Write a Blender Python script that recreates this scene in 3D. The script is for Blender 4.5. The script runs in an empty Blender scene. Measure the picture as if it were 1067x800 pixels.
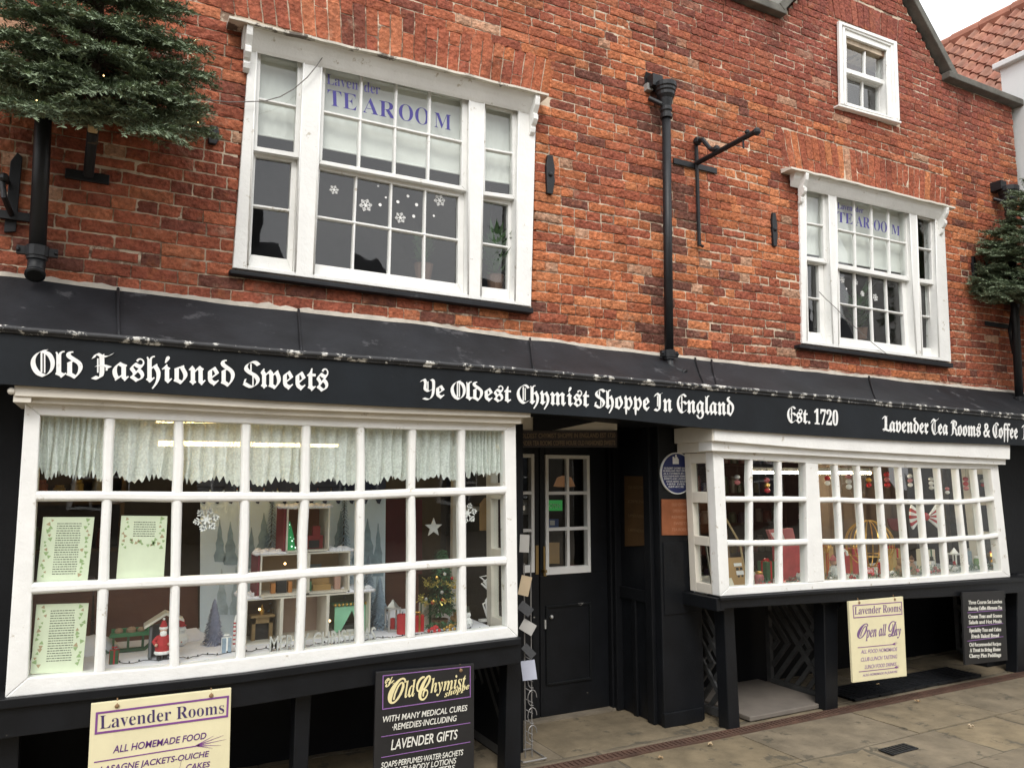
import bpy, bmesh, math, random
import numpy as np
from mathutils import Vector, Matrix, noise
random.seed(7); R = math.radians
S = bpy.context.scene; COL = S.collection

# ---------------------------------------------------------------- camera, sky, sun, exposure
F, CD, CH = 800.0, 4.2, 1.62            # focal length in photo pixels, metres to the brick wall, eye height
YAW, PIT = R(27.6), R(7.1)
FW = Vector((math.sin(YAW)*math.cos(PIT), math.cos(YAW)*math.cos(PIT), math.sin(PIT)))
RT = Vector((math.cos(YAW), -math.sin(YAW), 0)); UP = RT.cross(FW); CP = Vector((0, -CD, CH))
cd = bpy.data.cameras.new('camera'); cam = bpy.data.objects.new('camera', cd); COL.objects.link(cam); S.camera = cam
cd.sensor_fit = 'HORIZONTAL'; cd.sensor_width = 36.0; cd.lens = 36.0*F/1067.0; cd.clip_start = .05; cd.clip_end = 2000
cam.matrix_world = Matrix(((RT.x, UP.x, -FW.x, CP.x), (RT.y, UP.y, -FW.y, CP.y), (RT.z, UP.z, -FW.z, CP.z), (0, 0, 0, 1)))
SUN_EL, SUN_AZ = R(48), R(205)
W = bpy.data.worlds.new('World'); S.world = W; W.use_nodes = True
nt = W.node_tree; bg = nt.nodes['Background']; bg.inputs[1].default_value = .12
sk = nt.nodes.new('ShaderNodeTexSky'); sk.sky_type = 'NISHITA'; sk.sun_disc = False
sk.sun_elevation = SUN_EL; sk.sun_rotation = SUN_AZ; sk.air_density = 1.0; sk.dust_density = 3.0
tc = nt.nodes.new('ShaderNodeTexCoord'); nz = nt.nodes.new('ShaderNodeTexNoise')
nz.inputs['Scale'].default_value = 2.2; nz.inputs['Detail'].default_value = 6
cr = nt.nodes.new('ShaderNodeValToRGB'); cr.color_ramp.elements[0].position = .3; cr.color_ramp.elements[1].position = .75
cr.color_ramp.elements[0].color = (8.0, 8.4, 9.0, 1); cr.color_ramp.elements[1].color = (15.6, 15.4, 15.0, 1)
mx = nt.nodes.new('ShaderNodeMixRGB'); mx.inputs[0].default_value = .88
nt.links.new(tc.outputs['Generated'], nz.inputs['Vector']); nt.links.new(nz.outputs['Fac'], cr.inputs[0])
nt.links.new(sk.outputs[0], mx.inputs[1]); nt.links.new(cr.outputs[0], mx.inputs[2]); nt.links.new(mx.outputs[0], bg.inputs[0])
sl = bpy.data.lights.new('sun', 'SUN'); sl.energy = 1.2; sl.angle = R(22); sl.color = (1, .96, .9)
sun = bpy.data.objects.new('sun', sl); COL.objects.link(sun)
sd = Vector((math.sin(SUN_AZ)*math.cos(SUN_EL), math.cos(SUN_AZ)*math.cos(SUN_EL), math.sin(SUN_EL)))
sun.rotation_euler = sd.to_track_quat('Z', 'Y').to_euler(); sun.location = (0, -10, 15)
vs = S.view_settings; vs.view_transform = 'Standard'; vs.look = 'None'; vs.gamma = 1; vs.exposure = 0.64; vs.use_curve_mapping = False
S.cycles.max_bounces = 8; S.cycles.transparent_max_bounces = 16; S.cycles.caustics_reflective = False; S.cycles.caustics_refractive = False

# ---------------------------------------------------------------- survey of the facade
def ray(px, py): return FW + RT*((px-533.5)/F) + UP*((400-py)/F)
def P(px, py, Y=0.0):                    # point of the vertical plane y = Y
    r = ray(px, py); return CP + r*((Y-CP.y)/r.y)
def PX(px, py, X):
    r = ray(px, py); return CP + r*((X-CP.x)/r.x)
def G(px, py, Z=0.0):                    # point of the level z = Z
    r = ray(px, py); return CP + r*((Z-CP.z)/r.z)
def msize(p): return (p-CP).dot(FW)/F     # metres per photo pixel there
def lerp(a, b, t): return a+(b-a)*t
def ipl(tab, x):                          # polyline y(x)
    if x <= tab[0][0]: i = 0
    elif x >= tab[-1][0]: i = len(tab)-2
    else: i = max(k for k in range(len(tab)-1) if tab[k][0] <= x)
    (x0, y0), (x1, y1) = tab[i], tab[i+1]
    return y0+(y1-y0)*(x-x0)/(x1-x0)

# ---------------------------------------------------------------- materials
MATS = {}
def node(t, kind, **kw):
    n = t.nodes.new(kind)
    for k, v in kw.items():
        if k in n.inputs: n.inputs[k].default_value = v
        else: setattr(n, k, v)
    return n
def mat(name, col, rough=.6, metal=0., var=.12, scale=6., bump=0., bscale=60., attr=None, worn=None, worn_amt=.5, worn_scale=9., spec=.5, emit=0., coat=0.):
    if name in MATS: return MATS[name]
    m = bpy.data.materials.new(name); m.use_nodes = True; t = m.node_tree; b = t.nodes['Principled BSDF']; L = t.links.new
    b.inputs['Roughness'].default_value = rough; b.inputs['Metallic'].default_value = metal
    b.inputs['Specular IOR Level'].default_value = spec
    if coat: b.inputs['Coat Weight'].default_value = coat
    co = node(t, 'ShaderNodeTexCoord'); vec = co.outputs['Object']
    n1 = node(t, 'ShaderNodeTexNoise', Scale=scale, Detail=6., Roughness=.6); L(vec, n1.inputs['Vector'])
    if attr:
        a = node(t, 'ShaderNodeAttribute', attribute_name=attr); src = a.outputs['Color']
    else:
        rg = node(t, 'ShaderNodeRGB'); rg.outputs[0].default_value = (*col, 1); src = rg.outputs[0]
    mr = node(t, 'ShaderNodeMapRange'); L(n1.outputs['Fac'], mr.inputs[0])
    mr.inputs[1].default_value = .25; mr.inputs[2].default_value = .75; mr.inputs[3].default_value = 1-var; mr.inputs[4].default_value = 1+var
    mm = node(t, 'ShaderNodeMixRGB', blend_type='MULTIPLY'); mm.inputs[0].default_value = 1
    L(src, mm.inputs[1]); L(mr.outputs[0], mm.inputs[2]); out = mm.outputs[0]
    if worn:
        n2 = node(t, 'ShaderNodeTexNoise', Scale=worn_scale, Detail=9., Roughness=.7); L(vec, n2.inputs['Vector'])
        r2 = node(t, 'ShaderNodeValToRGB'); r2.color_ramp.elements[0].position = worn_amt; r2.color_ramp.elements[1].position = min(1, worn_amt+.05)
        L(n2.outputs['Fac'], r2.inputs[0]); m2 = node(t, 'ShaderNodeMixRGB'); L(r2.outputs[0], m2.inputs[0]); L(out, m2.inputs[1])
        m2.inputs[2].default_value = (*worn, 1); out = m2.outputs[0]
    L(out, b.inputs['Base Color'])
    if bump:
        n3 = node(t, 'ShaderNodeTexNoise', Scale=bscale, Detail=7., Roughness=.65); L(vec, n3.inputs['Vector'])
        bp = node(t, 'ShaderNodeBump', Strength=min(1., bump), Distance=.004); L(n3.outputs['Fac'], bp.inputs['Height']); L(bp.outputs[0], b.inputs['Normal'])
    if emit:
        b.inputs['Emission Color'].default_value = (*col, 1); b.inputs['Emission Strength'].default_value = emit
    MATS[name] = m; return m

def brick_mat():
    m = bpy.data.materials.new('old_brick'); m.use_nodes = True; t = m.node_tree; b = t.nodes['Principled BSDF']; L = t.links.new
    b.inputs['Roughness'].default_value = .93; b.inputs['Specular IOR Level'].default_value = .2
    co = node(t, 'ShaderNodeTexCoord'); v = co.outputs['Object']
    a = node(t, 'ShaderNodeAttribute', attribute_name='tint')
    n1 = node(t, 'ShaderNodeTexNoise', Scale=38., Detail=9., Roughness=.78); L(v, n1.inputs['Vector'])
    mr = node(t, 'ShaderNodeMapRange'); L(n1.outputs['Fac'], mr.inputs[0])
    for i, x in enumerate((.30, .70, .42, 1.75)): mr.inputs[i+1].default_value = x
    mm = node(t, 'ShaderNodeMixRGB', blend_type='MULTIPLY'); mm.inputs[0].default_value = 1; L(a.outputs['Color'], mm.inputs[1]); L(mr.outputs[0], mm.inputs[2])
    # bright spalled orange patches
    n4 = node(t, 'ShaderNodeTexNoise', Scale=11., Detail=7., Roughness=.65); L(v, n4.inputs['Vector'])
    r4 = node(t, 'ShaderNodeValToRGB'); r4.color_ramp.elements[0].position = .55; r4.color_ramp.elements[1].position = .72; r4.color_ramp.elements[1].color = (.55, .55, .55, 1)
    L(n4.outputs['Fac'], r4.inputs[0]); m4 = node(t, 'ShaderNodeMixRGB'); L(r4.outputs[0], m4.inputs[0]); L(mm.outputs[0], m4.inputs[1]); m4.inputs[2].default_value = (.47, .165, .075, 1)
    # soot and lime
    n2 = node(t, 'ShaderNodeTexNoise', Scale=2.6, Detail=9., Roughness=.72); L(v, n2.inputs['Vector'])
    r2 = node(t, 'ShaderNodeValToRGB'); r2.color_ramp.elements[0].position = .52; r2.color_ramp.elements[1].position = .72; r2.color_ramp.elements[1].color = (.7, .7, .7, 1)
    L(n2.outputs['Fac'], r2.inputs[0]); m2 = node(t, 'ShaderNodeMixRGB'); L(r2.outputs[0], m2.inputs[0]); L(m4.outputs[0], m2.inputs[1]); m2.inputs[2].default_value = (.07, .028, .02, 1)
    mp = node(t, 'ShaderNodeMapping'); mp.inputs['Location'].default_value = (3.7, 9.1, 2.2); L(v, mp.inputs[0])
    n3 = node(t, 'ShaderNodeTexNoise', Scale=5.5, Detail=10., Roughness=.75); L(mp.outputs[0], n3.inputs['Vector'])
    r3 = node(t, 'ShaderNodeValToRGB'); r3.color_ramp.elements[0].position = .585; r3.color_ramp.elements[1].position = .72; r3.color_ramp.elements[1].color = (.6, .6, .6, 1)
    L(n3.outputs['Fac'], r3.inputs[0]); m3 = node(t, 'ShaderNodeMixRGB'); L(r3.outputs[0], m3.inputs[0]); L(m2.outputs[0], m3.inputs[1]); m3.inputs[2].default_value = (.46, .31, .22, 1)
    L(m3.outputs[0], b.inputs['Base Color'])
    n5 = node(t, 'ShaderNodeTexNoise', Scale=70., Detail=8., Roughness=.7); L(v, n5.inputs['Vector'])
    n6 = node(t, 'ShaderNodeTexVoronoi', Scale=38.); L(v, n6.inputs['Vector'])
    ad = node(t, 'ShaderNodeMath', operation='ADD'); L(n5.outputs['Fac'], ad.inputs[0]); L(n6.outputs['Distance'], ad.inputs[1])
    bp = node(t, 'ShaderNodeBump', Strength=1., Distance=.0085); L(ad.outputs[0], bp.inputs['Height']); L(bp.outputs[0], b.inputs['Normal'])
    return m

def glass_mat(name='window_glass', tint=(.93, .96, .95), wav=.10, base=.045):
    if name in MATS: return MATS[name]
    m = bpy.data.materials.new(name); m.use_nodes = True; t = m.node_tree; L = t.links.new
    t.nodes.remove(t.nodes['Principled BSDF']); o = t.nodes['Material Output']
    tr = node(t, 'ShaderNodeBsdfTransparent'); tr.inputs[0].default_value = (*tint, 1)
    gl = node(t, 'ShaderNodeBsdfGlossy'); gl.inputs['Roughness'].default_value = .015; gl.inputs[0].default_value = (1, 1, 1, 1)
    fr = node(t, 'ShaderNodeFresnel', IOR=1.5); ml = node(t, 'ShaderNodeMath', operation='MULTIPLY'); ml.inputs[1].default_value = 1.45; ml.use_clamp = True
    ge = node(t, 'ShaderNodeNewGeometry'); ir = node(t, 'ShaderNodeMapRange'); L(ge.outputs['Backfacing'], ir.inputs[0]); ir.inputs[3].default_value = 1.5; ir.inputs[4].default_value = 1/1.5
    L(ir.outputs[0], fr.inputs['IOR']); L(fr.outputs[0], ml.inputs[0])
    co = node(t, 'ShaderNodeTexCoord'); n = node(t, 'ShaderNodeTexNoise', Scale=2.2, Detail=2.); L(co.outputs['Object'], n.inputs['Vector'])
    bp = node(t, 'ShaderNodeBump', Strength=wav, Distance=.02); L(n.outputs['Fac'], bp.inputs['Height']); L(bp.outputs[0], gl.inputs['Normal'])
    mx = node(t, 'ShaderNodeMixShader'); L(ml.outputs[0], mx.inputs[0]); L(tr.outputs[0], mx.inputs[1]); L(gl.outputs[0], mx.inputs[2]); L(mx.outputs[0], o.inputs[0])
    MATS[name] = m; return m

def lace_mat():
    m = bpy.data.materials.new('lace'); m.use_nodes = True; t = m.node_tree; L = t.links.new
    t.nodes.remove(t.nodes['Principled BSDF']); o = t.nodes['Material Output']
    d = node(t, 'ShaderNodeBsdfDiffuse'); d.inputs[0].default_value = (.90, .94, .90, 1)
    tl = node(t, 'ShaderNodeBsdfTranslucent'); tl.inputs[0].default_value = (.80, .85, .80, 1)
    mx = node(t, 'ShaderNodeMixShader'); mx.inputs[0].default_value = .2; L(d.outputs[0], mx.inputs[1]); L(tl.outputs[0], mx.inputs[2])
    tr = node(t, 'ShaderNodeBsdfTransparent'); co = node(t, 'ShaderNodeTexCoord')
    v = node(t, 'ShaderNodeTexVoronoi', Scale=85.); L(co.outputs['Object'], v.inputs['Vector'])
    n = node(t, 'ShaderNodeTexNoise', Scale=24., Detail=3.); L(co.outputs['Object'], n.inputs['Vector'])
    w = node(t, 'ShaderNodeMath', operation='MULTIPLY'); L(v.outputs['Distance'], w.inputs[0]); L(n.outputs['Fac'], w.inputs[1])
    r = node(t, 'ShaderNodeValToRGB'); r.color_ramp.elements[0].position = .08; r.color_ramp.elements[0].color = (.02, .02, .02, 1)
    r.color_ramp.elements[1].position = .42; r.color_ramp.elements[1].color = (.24, .24, .24, 1); L(w.outputs[0], r.inputs[0])
    m2 = node(t, 'ShaderNodeMixShader'); L(r.outputs[0], m2.inputs[0]); L(mx.outputs[0], m2.inputs[1]); L(tr.outputs[0], m2.inputs[2]); L(m2.outputs[0], o.inputs[0])
    return m

WHITE = mat('white_gloss_paint', (.80, .80, .775), .38, var=.07, scale=5, bump=.7, bscale=28, worn=(.50, .46, .38), worn_amt=.62, worn_scale=12)
CREAMY = mat('aged_white_paint', (.66, .62, .54), .5, var=.12, scale=4, bump=.3, bscale=40, worn=(.42, .37, .30), worn_amt=.64, worn_scale=9)
BLACK = mat('black_gloss_paint', (.006, .0068, .0085), .42, spec=.28, var=.4, scale=5, bump=.35, bscale=30, worn=(.34, .30, .24), worn_amt=.70, worn_scale=20)
MATTE = mat('black_wall_paint', (.005, .0056, .007), .55, spec=.22, var=.35, scale=3, bump=.5, bscale=25)
SIGNBLK = mat('signboard_black', (.0065, .009, .012), .55, spec=.26, var=.5, scale=3, bump=.35, bscale=14, worn=(.05, .05, .05), worn_amt=.69, worn_scale=8)
IRON = mat('black_iron', (.012, .013, .015), .45, spec=.35, var=.3, scale=12, bump=.3, bscale=80, worn=(.09, .045, .025), worn_amt=.70, worn_scale=20)
LEAD = mat('lead_sheet', (.013, .014, .017), .6, spec=.3, var=.55, scale=3.5, bump=.9, bscale=9, worn=(.055, .055, .06), worn_amt=.60, worn_scale=5)
STONE = mat('coping_stone', (.11, .105, .09), .9, var=.4, scale=8, bump=.7, bscale=40)
MORTAR = mat('lime_mortar', (.55, .45, .34), .95, var=.35, scale=9, bump=.8, bscale=60, worn=(.20, .13, .09), worn_amt=.52, worn_scale=5)
CEMENT = mat('cement_fillet', (.46, .42, .36), .95, var=.3, scale=9, bump=.9, bscale=40)
BRICK = brick_mat()
GLASS = glass_mat()
LACE = lace_mat()
LETTER = mat('white_lettering', (.82, .82, .80), .5, var=.08, scale=30, worn=(.42, .41, .38), worn_amt=.66, worn_scale=22)
PAPER = mat('pale_green_paper', (.74, .80, .60), .8, var=.06, scale=12)
INK = mat('dark_ink', (.06, .07, .05), .8)
SNOW = mat('snow_cloth', (.78, .78, .84), .9, var=.06, scale=15, bump=.8, bscale=50)
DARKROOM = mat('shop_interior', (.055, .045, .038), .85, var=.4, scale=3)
CREAM = mat('cream_board', (.72, .66, .43), .55, var=.07, scale=7, bump=.1, worn=(.45, .36, .20), worn_amt=.73, worn_scale=15)
PURPLE = mat('purple_paint', (.19, .06, .24), .5)
BLUELET = mat('blue_vinyl', (.045, .035, .24), .5)
PALEVIN = mat('faded_blue_vinyl', (.11, .10, .34), .5)
BLIND = mat('blind_cloth', (.74, .75, .71), .9, var=.05, scale=5, bump=.3, bscale=18)
RED = mat('red_felt', (.42, .025, .03), .8, var=.2); REDG = mat('red_glossy', (.45, .02, .025), .2)
GREEN = mat('fir_green_toy', (.03, .10, .04), .8, var=.3); MINT = mat('mint_cloth', (.25, .55, .36), .8)
GOLD = mat('gold_wire', (.62, .38, .10), .3, .9); SILVER = mat('silver_glitter', (.62, .62, .60), .32, .75, bump=.8, bscale=300)
WOOD = mat('light_wood', (.30, .17, .08), .7, var=.25, scale=14); DARKWOOD = mat('brown_board', (.10, .032, .018), .7, var=.2, scale=4)
PINK = mat('pink_card', (.50, .16, .16), .7); KRAFT = mat('kraft_card', (.42, .26, .11), .8, var=.1)
BLUEGREY = mat('frosted_blue', (.26, .34, .42), .85, var=.3, scale=25); FLESH = mat('painted_skin', (.55, .33, .24), .6)
WARM = mat('warm_lamp', (1, .70, .30), .5, emit=16.0); TUBE = mat('lit_tube', (1, .86, .60), .5, emit=48.0); BULB = mat('fairy_bulb', (1, .62, .25), .5, emit=4.0)

# ---------------------------------------------------------------- mesh building
class MB:
    def __init__(s): s.v = []; s.f = []
    def add(s, vs, fs):
        o = len(s.v); s.v += [Vector(v) for v in vs]; s.f += [[i+o for i in f] for f in fs]
    def box(s, x0, x1, y0, y1, z0, z1):
        s.add([(x, y, z) for z in (z0, z1) for y in (y0, y1) for x in (x0, x1)],
              [(0, 1, 3, 2), (4, 6, 7, 5), (0, 4, 5, 1), (2, 3, 7, 6), (0, 2, 6, 4), (1, 5, 7, 3)])
    def prism(s, poly, d):
        n = len(poly); d = Vector(d)
        s.add(list(poly)+[p+d for p in poly], [list(range(n)), list(range(2*n-1, n-1, -1))]+[(i, i+n, (i+1) % n+n, (i+1) % n) for i in range(n)])
    def pxprism(s, pts, Y, depth): s.prism([P(x, y, Y) for x, y in pts], (0, depth, 0))
    def pxstrip(s, xs, top, bot, Y, depth):    # one continuous board following two lines of the photo
        T = [P(x, top(x), Y) for x in xs]; Bt = [P(x, bot(x), Y) for x in xs]; d = Vector((0, depth, 0)); n = len(xs)
        s.add(T+Bt+[p+d for p in Bt]+[p+d for p in T], [(k*n+i, k*n+i+1, ((k+1) % 4)*n+i+1, ((k+1) % 4)*n+i) for k in range(4) for i in range(n-1)]+[(0, n, 2*n, 3*n), (n-1, 4*n-1, 3*n-1, 2*n-1)])
    def quad(s, a, b, c, d): s.add((a, b, c, d), [(0, 1, 2, 3)])
    def tube(s, pts, r, n=8, closed=False):
        pts = [Vector(p) for p in pts]; m = len(pts); rings = []; up = None
        for i, p in enumerate(pts):
            a = pts[i-1] if (i or closed) else p; b = pts[(i+1) % m] if (i < m-1 or closed) else p
            t = (b-a).normalized()
            if up is None: up = t.orthogonal().normalized()
            u = (up-t*up.dot(t)).normalized(); up = u; w = t.cross(u); rr = r[i] if isinstance(r, (list, tuple)) else r
            rings.append([p+(u*math.cos(2*math.pi*k/n)+w*math.sin(2*math.pi*k/n))*rr for k in range(n)])
        fs = []
        for i in range(m if closed else m-1):
            j = (i+1) % m
            fs += [(i*n+k, i*n+(k+1) % n, j*n+(k+1) % n, j*n+k) for k in range(n)]
        if not closed: fs += [list(range(n-1, -1, -1)), list(range((m-1)*n, m*n))]
        s.add([v for g in rings for v in g], fs)
    def lathe(s, prof, c, n=16):
        c = Vector(c); m = len(prof)
        vs = [c+Vector((r*math.cos(2*math.pi*k/n), r*math.sin(2*math.pi*k/n), z)) for r, z in prof for k in range(n)]
        fs = [(i*n+k, i*n+(k+1) % n, (i+1)*n+(k+1) % n, (i+1)*n+k) for i in range(m-1) for k in range(n)]
        s.add(vs, fs+[list(range(n-1, -1, -1)), list(range((m-1)*n, m*n))])
    def ball(s, c, r, n=10, sx=1, sy=1, sz=1, lump=0):
        c = Vector(c); vs = []; m = n//2+1
        for i in range(m+1):
            th = math.pi*i/m
            for k in range(n):
                d = Vector((math.sin(th)*math.cos(2*math.pi*k/n)*sx, math.sin(th)*math.sin(2*math.pi*k/n)*sy, math.cos(th)*sz))
                q = r*(1+(lump*noise.noise(d*3+c*20) if lump else 0)); vs.append(c+d*q)
        s.add(vs, [(i*n+k, i*n+(k+1) % n, (i+1)*n+(k+1) % n, (i+1)*n+k) for i in range(m) for k in range(n)])
    def bar(s, pts, w, y_front, depth, j=0.0):     # moulded glazing bar along points of the facade
        pts = [Vector((p.x+random.uniform(-j, j), y_front, p.z+random.uniform(-j, j))) for p in pts]
        prof = [(-.5, depth), (-.5, .014), (-.36, .004), (-.2, 0), (.2, 0), (.36, .004), (.5, .014), (.5, depth)]
        rings = []
        for i, p in enumerate(pts):
            t = (pts[min(i+1, len(pts)-1)]-pts[max(i-1, 0)]); t.y = 0; t.normalize(); q = Vector((-t.z, 0, t.x))
            ww = w*(1+random.uniform(-.06, .06)) if j else w
            rings.append([p+q*(a*ww)+Vector((0, y, 0)) for a, y in prof])
        k = len(prof); fs = [(i*k+a, i*k+(a+1) % k, (i+1)*k+(a+1) % k, (i+1)*k+a) for i in range(len(pts)-1) for a in range(k)]
        s.add([v for g in rings for v in g], fs+[list(range(k)), list(range((len(pts)-1)*k, len(pts)*k))[::-1]])

ROOT = {}
def build(name, mb, m, parent=None, loc=None, bevel=0., smooth=False, label=None, fix=True):
    org = Vector(loc) if loc is not None else (ROOT[parent.name] if parent else Vector((0, 0, 0)))
    me = bpy.data.meshes.new(name); me.from_pydata([v-org for v in mb.v], [], mb.f)
    if fix:
        bm = bmesh.new(); bm.from_mesh(me); bmesh.ops.recalc_face_normals(bm, faces=bm.faces[:]); bm.to_mesh(me); bm.free()
    me.materials.append(m)
    o = bpy.data.objects.new(name, me); COL.objects.link(o)
    if parent: o.parent = parent
    else: o.location = org
    ROOT[o.name] = org
    if smooth:
        for p in me.polygons: p.use_smooth = True
    if bevel:
        b = o.modifiers.new('edge', 'BEVEL'); b.width = bevel; b.segments = 2; b.limit_method = 'ANGLE'; b.angle_limit = R(40)
    if label: o['label'] = label
    return o
def tag(o, label, cat, group=None, kind=None):
    if label: o['label'] = label
    if cat: o['category'] = cat
    if group: o['group'] = group
    if kind: o['kind'] = kind
    return o
def thing(name, label, cat, loc, group=None):
    o = bpy.data.objects.new(name, None); o.empty_display_size = .1; COL.objects.link(o); o.location = loc; ROOT[o.name] = Vector(loc)
    return tag(o, label, cat, group)

# ---------------------------------------------------------------- lettering
STY = {'fraktur': (0x1D56C, 0x1D586, 0x1D7CE), 'script': (0x1D4D0, 0x1D4EA, None), 'serif': (0x1D400, 0x1D41A, 0x1D7CE), 'italic': (0x1D468, 0x1D482, None)}
def uni(s, style):
    if style not in STY: return s
    U, l, d = STY[style]; o = ''
    for ch in s:
        if 'A' <= ch <= 'Z': o += chr(U+ord(ch)-65)
        elif 'a' <= ch <= 'z': o += chr(l+ord(ch)-97)
        elif ch.isdigit() and d: o += chr(d+ord(ch)-48)
        else: o += ch
    return o
def glyphs(s, style, fat=0., shear=0., space=1.):
    cu = bpy.data.curves.new('lettering', 'FONT'); cu.body = uni(s, style); cu.size = 1; cu.offset = fat; cu.shear = shear; cu.space_character = space; cu.resolution_u = 4
    o = bpy.data.objects.new('lettering', cu); COL.objects.link(o); dg = bpy.context.evaluated_depsgraph_get(); dg.update()
    ev = o.evaluated_get(dg); me = ev.to_mesh(); V = [(v.co.x, v.co.y) for v in me.vertices]; Fc = [list(p.vertices) for p in me.polygons]
    ev.to_mesh_clear(); bpy.data.objects.remove(o); bpy.data.curves.remove(cu); return V, Fc
def letter_mb(mb, s, style, quad, thick=.003, fat=0., shear=0., space=1., back=None):
    """quad: BL, BR (baseline), TR, TL (tallest letter) as 3-D points; letters stand proud of it along back."""
    V, Fc = glyphs(s, style, fat, shear, space)
    if not V: return
    x0 = min(v[0] for v in V); x1 = max(v[0] for v in V); y1 = max(v[1] for v in V); BL, BR, TR, TL = quad; d = Vector(back or (0, -thick, 0))
    def m(x, y):
        u = (x-x0)/(x1-x0); w = y/y1; return lerp(lerp(BL, BR, u), lerp(TL, TR, u), w)
    pts = [m(*v)+d for v in V]; n = len(pts); mb.add(pts, Fc)
    cnt = {}
    for f in Fc:
        for i in range(len(f)):
            e = (f[i], f[(i+1) % len(f)]); k = (min(e), max(e)); cnt[k] = None if k in cnt else e
    ed = [e for e in cnt.values() if e]; o = len(mb.v)
    mb.v += [p-d*.9 for p in pts]; b = o-n
    mb.f += [[b+e[1], b+e[0], o+e[0], o+e[1]] for e in ed]
def _arc(*p): return list(p)
CAPS = {                                    # broad-nib strokes, cap height 1: (points, nib width)
 'O': (.86, [([(.55, 1.0), (.28, .92), (.08, .66), (.08, .36), (.25, .10), (.50, .0)], .22), ([(.40, .97), (.66, .86), (.80, .60), (.78, .30), (.62, .08), (.46, .0)], .20), ([(.38, .90), (.38, .14)], .07), ([(.50, .90), (.50, .12)], .05)]),
 'C': (.80, [([(.52, 1.0), (.28, .92), (.08, .66), (.08, .36), (.25, .10), (.50, .0), (.74, .14)], .22), ([(.34, .93), (.56, .99), (.76, .84)], .16), ([(.40, .90), (.40, .12)], .07), ([(.53, .84), (.53, .16)], .05)]),
 'E': (.78, [([(.50, 1.0), (.26, .92), (.08, .66), (.08, .36), (.24, .10), (.48, .0), (.72, .13)], .21), ([(.32, .94), (.52, 1.0), (.72, .88)], .16), ([(.38, .92), (.38, .10)], .08), ([(.28, .52), (.54, .60), (.76, .47)], .19)]),
 'F': (.74, [([(.36, .94), (.36, .20), (.24, .02), (.02, .06)], .25), ([(.02, .80), (.16, .98), (.36, .90), (.60, .90), (.80, 1.02)], .17), ([(.20, .80), (.20, .24)], .06), ([(.14, .50), (.40, .54), (.70, .47)], .17), ([(.56, .50), (.56, .34)], .09)]),
 'S': (.78, [([(.74, .88), (.52, 1.0), (.24, .93), (.12, .74), (.28, .58), (.55, .46), (.70, .27), (.58, .06), (.34, .0), (.04, .12)], .21), ([(.36, .92), (.36, .56)], .06), ([(.46, .46), (.46, .06)], .06), ([(.04, .12), (.10, .30)], .10)]),
 'Y': (.82, [([(.0, .86), (.14, .98), (.24, .82), (.22, .46), (.44, .34), (.66, .48)], .19), ([(.58, 1.0), (.72, .86), (.68, .20), (.46, -.10), (.12, -.06)], .19), ([(.38, .88), (.38, .38)], .06)]),
 'I': (.64, [([(.04, .82), (.18, .98), (.36, .90), (.62, 1.0)], .17), ([(.40, .92), (.40, .20), (.26, .02), (.02, .10)], .21), ([(.24, .84), (.24, .26)], .06)]),
 'L': (.76, [([(.02, .84), (.18, .99), (.30, .86), (.30, .18), (.14, .04)], .19), ([(.04, .15), (.40, .12), (.80, .05)], .22), ([(.78, .05), (.86, .26)], .12), ([(.44, .96), (.44, .12)], .07), ([(.30, .94), (.50, 1.0)], .12)]),
 'T': (.80, [([(.0, .78), (.16, .99), (.40, .90), (.58, .90), (.82, 1.02)], .24), ([(.34, .86), (.10, .64), (.10, .30), (.28, .04), (.50, .0), (.74, .16)], .20), ([(.42, .88), (.42, .14)], .07)]),
 'R': (.82, [([(.24, .92), (.24, .14), (.06, .02)], .20), ([(.02, .80), (.16, .98), (.40, .97), (.66, .86), (.62, .62), (.32, .50)], .16), ([(.36, .50), (.60, .38), (.64, .12), (.82, .0)], .19), ([(.39, .90), (.39, .54)], .06)]),
 'H': (.82, [([(.02, .82), (.16, .98), (.26, .86), (.24, .14), (.06, .02)], .20), ([(.26, .46), (.48, .60), (.68, .48), (.66, .10), (.44, -.10)], .19), ([(.26, .94), (.56, 1.0), (.70, .90)], .12), ([(.40, .90), (.40, .54)], .06)])}
def blackletter(text, fat):
    V, Fc, x, capH = [], [], 0., .715; nib = Vector((math.cos(R(38)), math.sin(R(38)), 0))
    for word in text.split(' '):
        rest = word
        if word[0] in CAPS:
            w, st = CAPS[word[0]]; lay = 0
            for pts, wd in st:
                q = []
                for i, p in enumerate(pts):       # smooth the pen path
                    a, b = Vector((*p, 0)), Vector((*pts[min(i+1, len(pts)-1)], 0)); pr = Vector((*pts[max(i-1, 0)], 0)); nx = Vector((*pts[min(i+2, len(pts)-1)], 0))
                    if i < len(pts)-1:
                        for t in (0, .25, .5, .75): q.append(.5*((2*a)+(b-pr)*t+(2*pr-5*a+4*b-nx)*t*t+(3*a-pr-3*b+nx)*t**3))
                    else: q.append(a)
                h = nib*wd*.46; hair = nib.cross(Vector((0, 0, 1)))*.016; sc = capH
                for a, b in zip(q[:-1], q[1:]):
                    quad = [a-h-hair, b-h-hair, b+h+hair, a+h+hair]; o = len(V); V += [(x+v.x*sc*.92, v.y*sc, lay) for v in quad]; Fc.append([o, o+1, o+2, o+3]); lay += 1
            x += w*sc*.92+.035; rest = word[1:]
        if rest:
            v, f = glyphs(rest, 'fraktur', fat); mn = min(p[0] for p in v); k = .74 if rest[0].isdigit() else 1.; o = len(V)
            V += [(x+(p[0]-mn)*k, p[1], 0) for p in v]; Fc += [[i+o for i in g] for g in f]; x = max(p[0] for p in V[o:])
        x += .27
    return V, Fc
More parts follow.
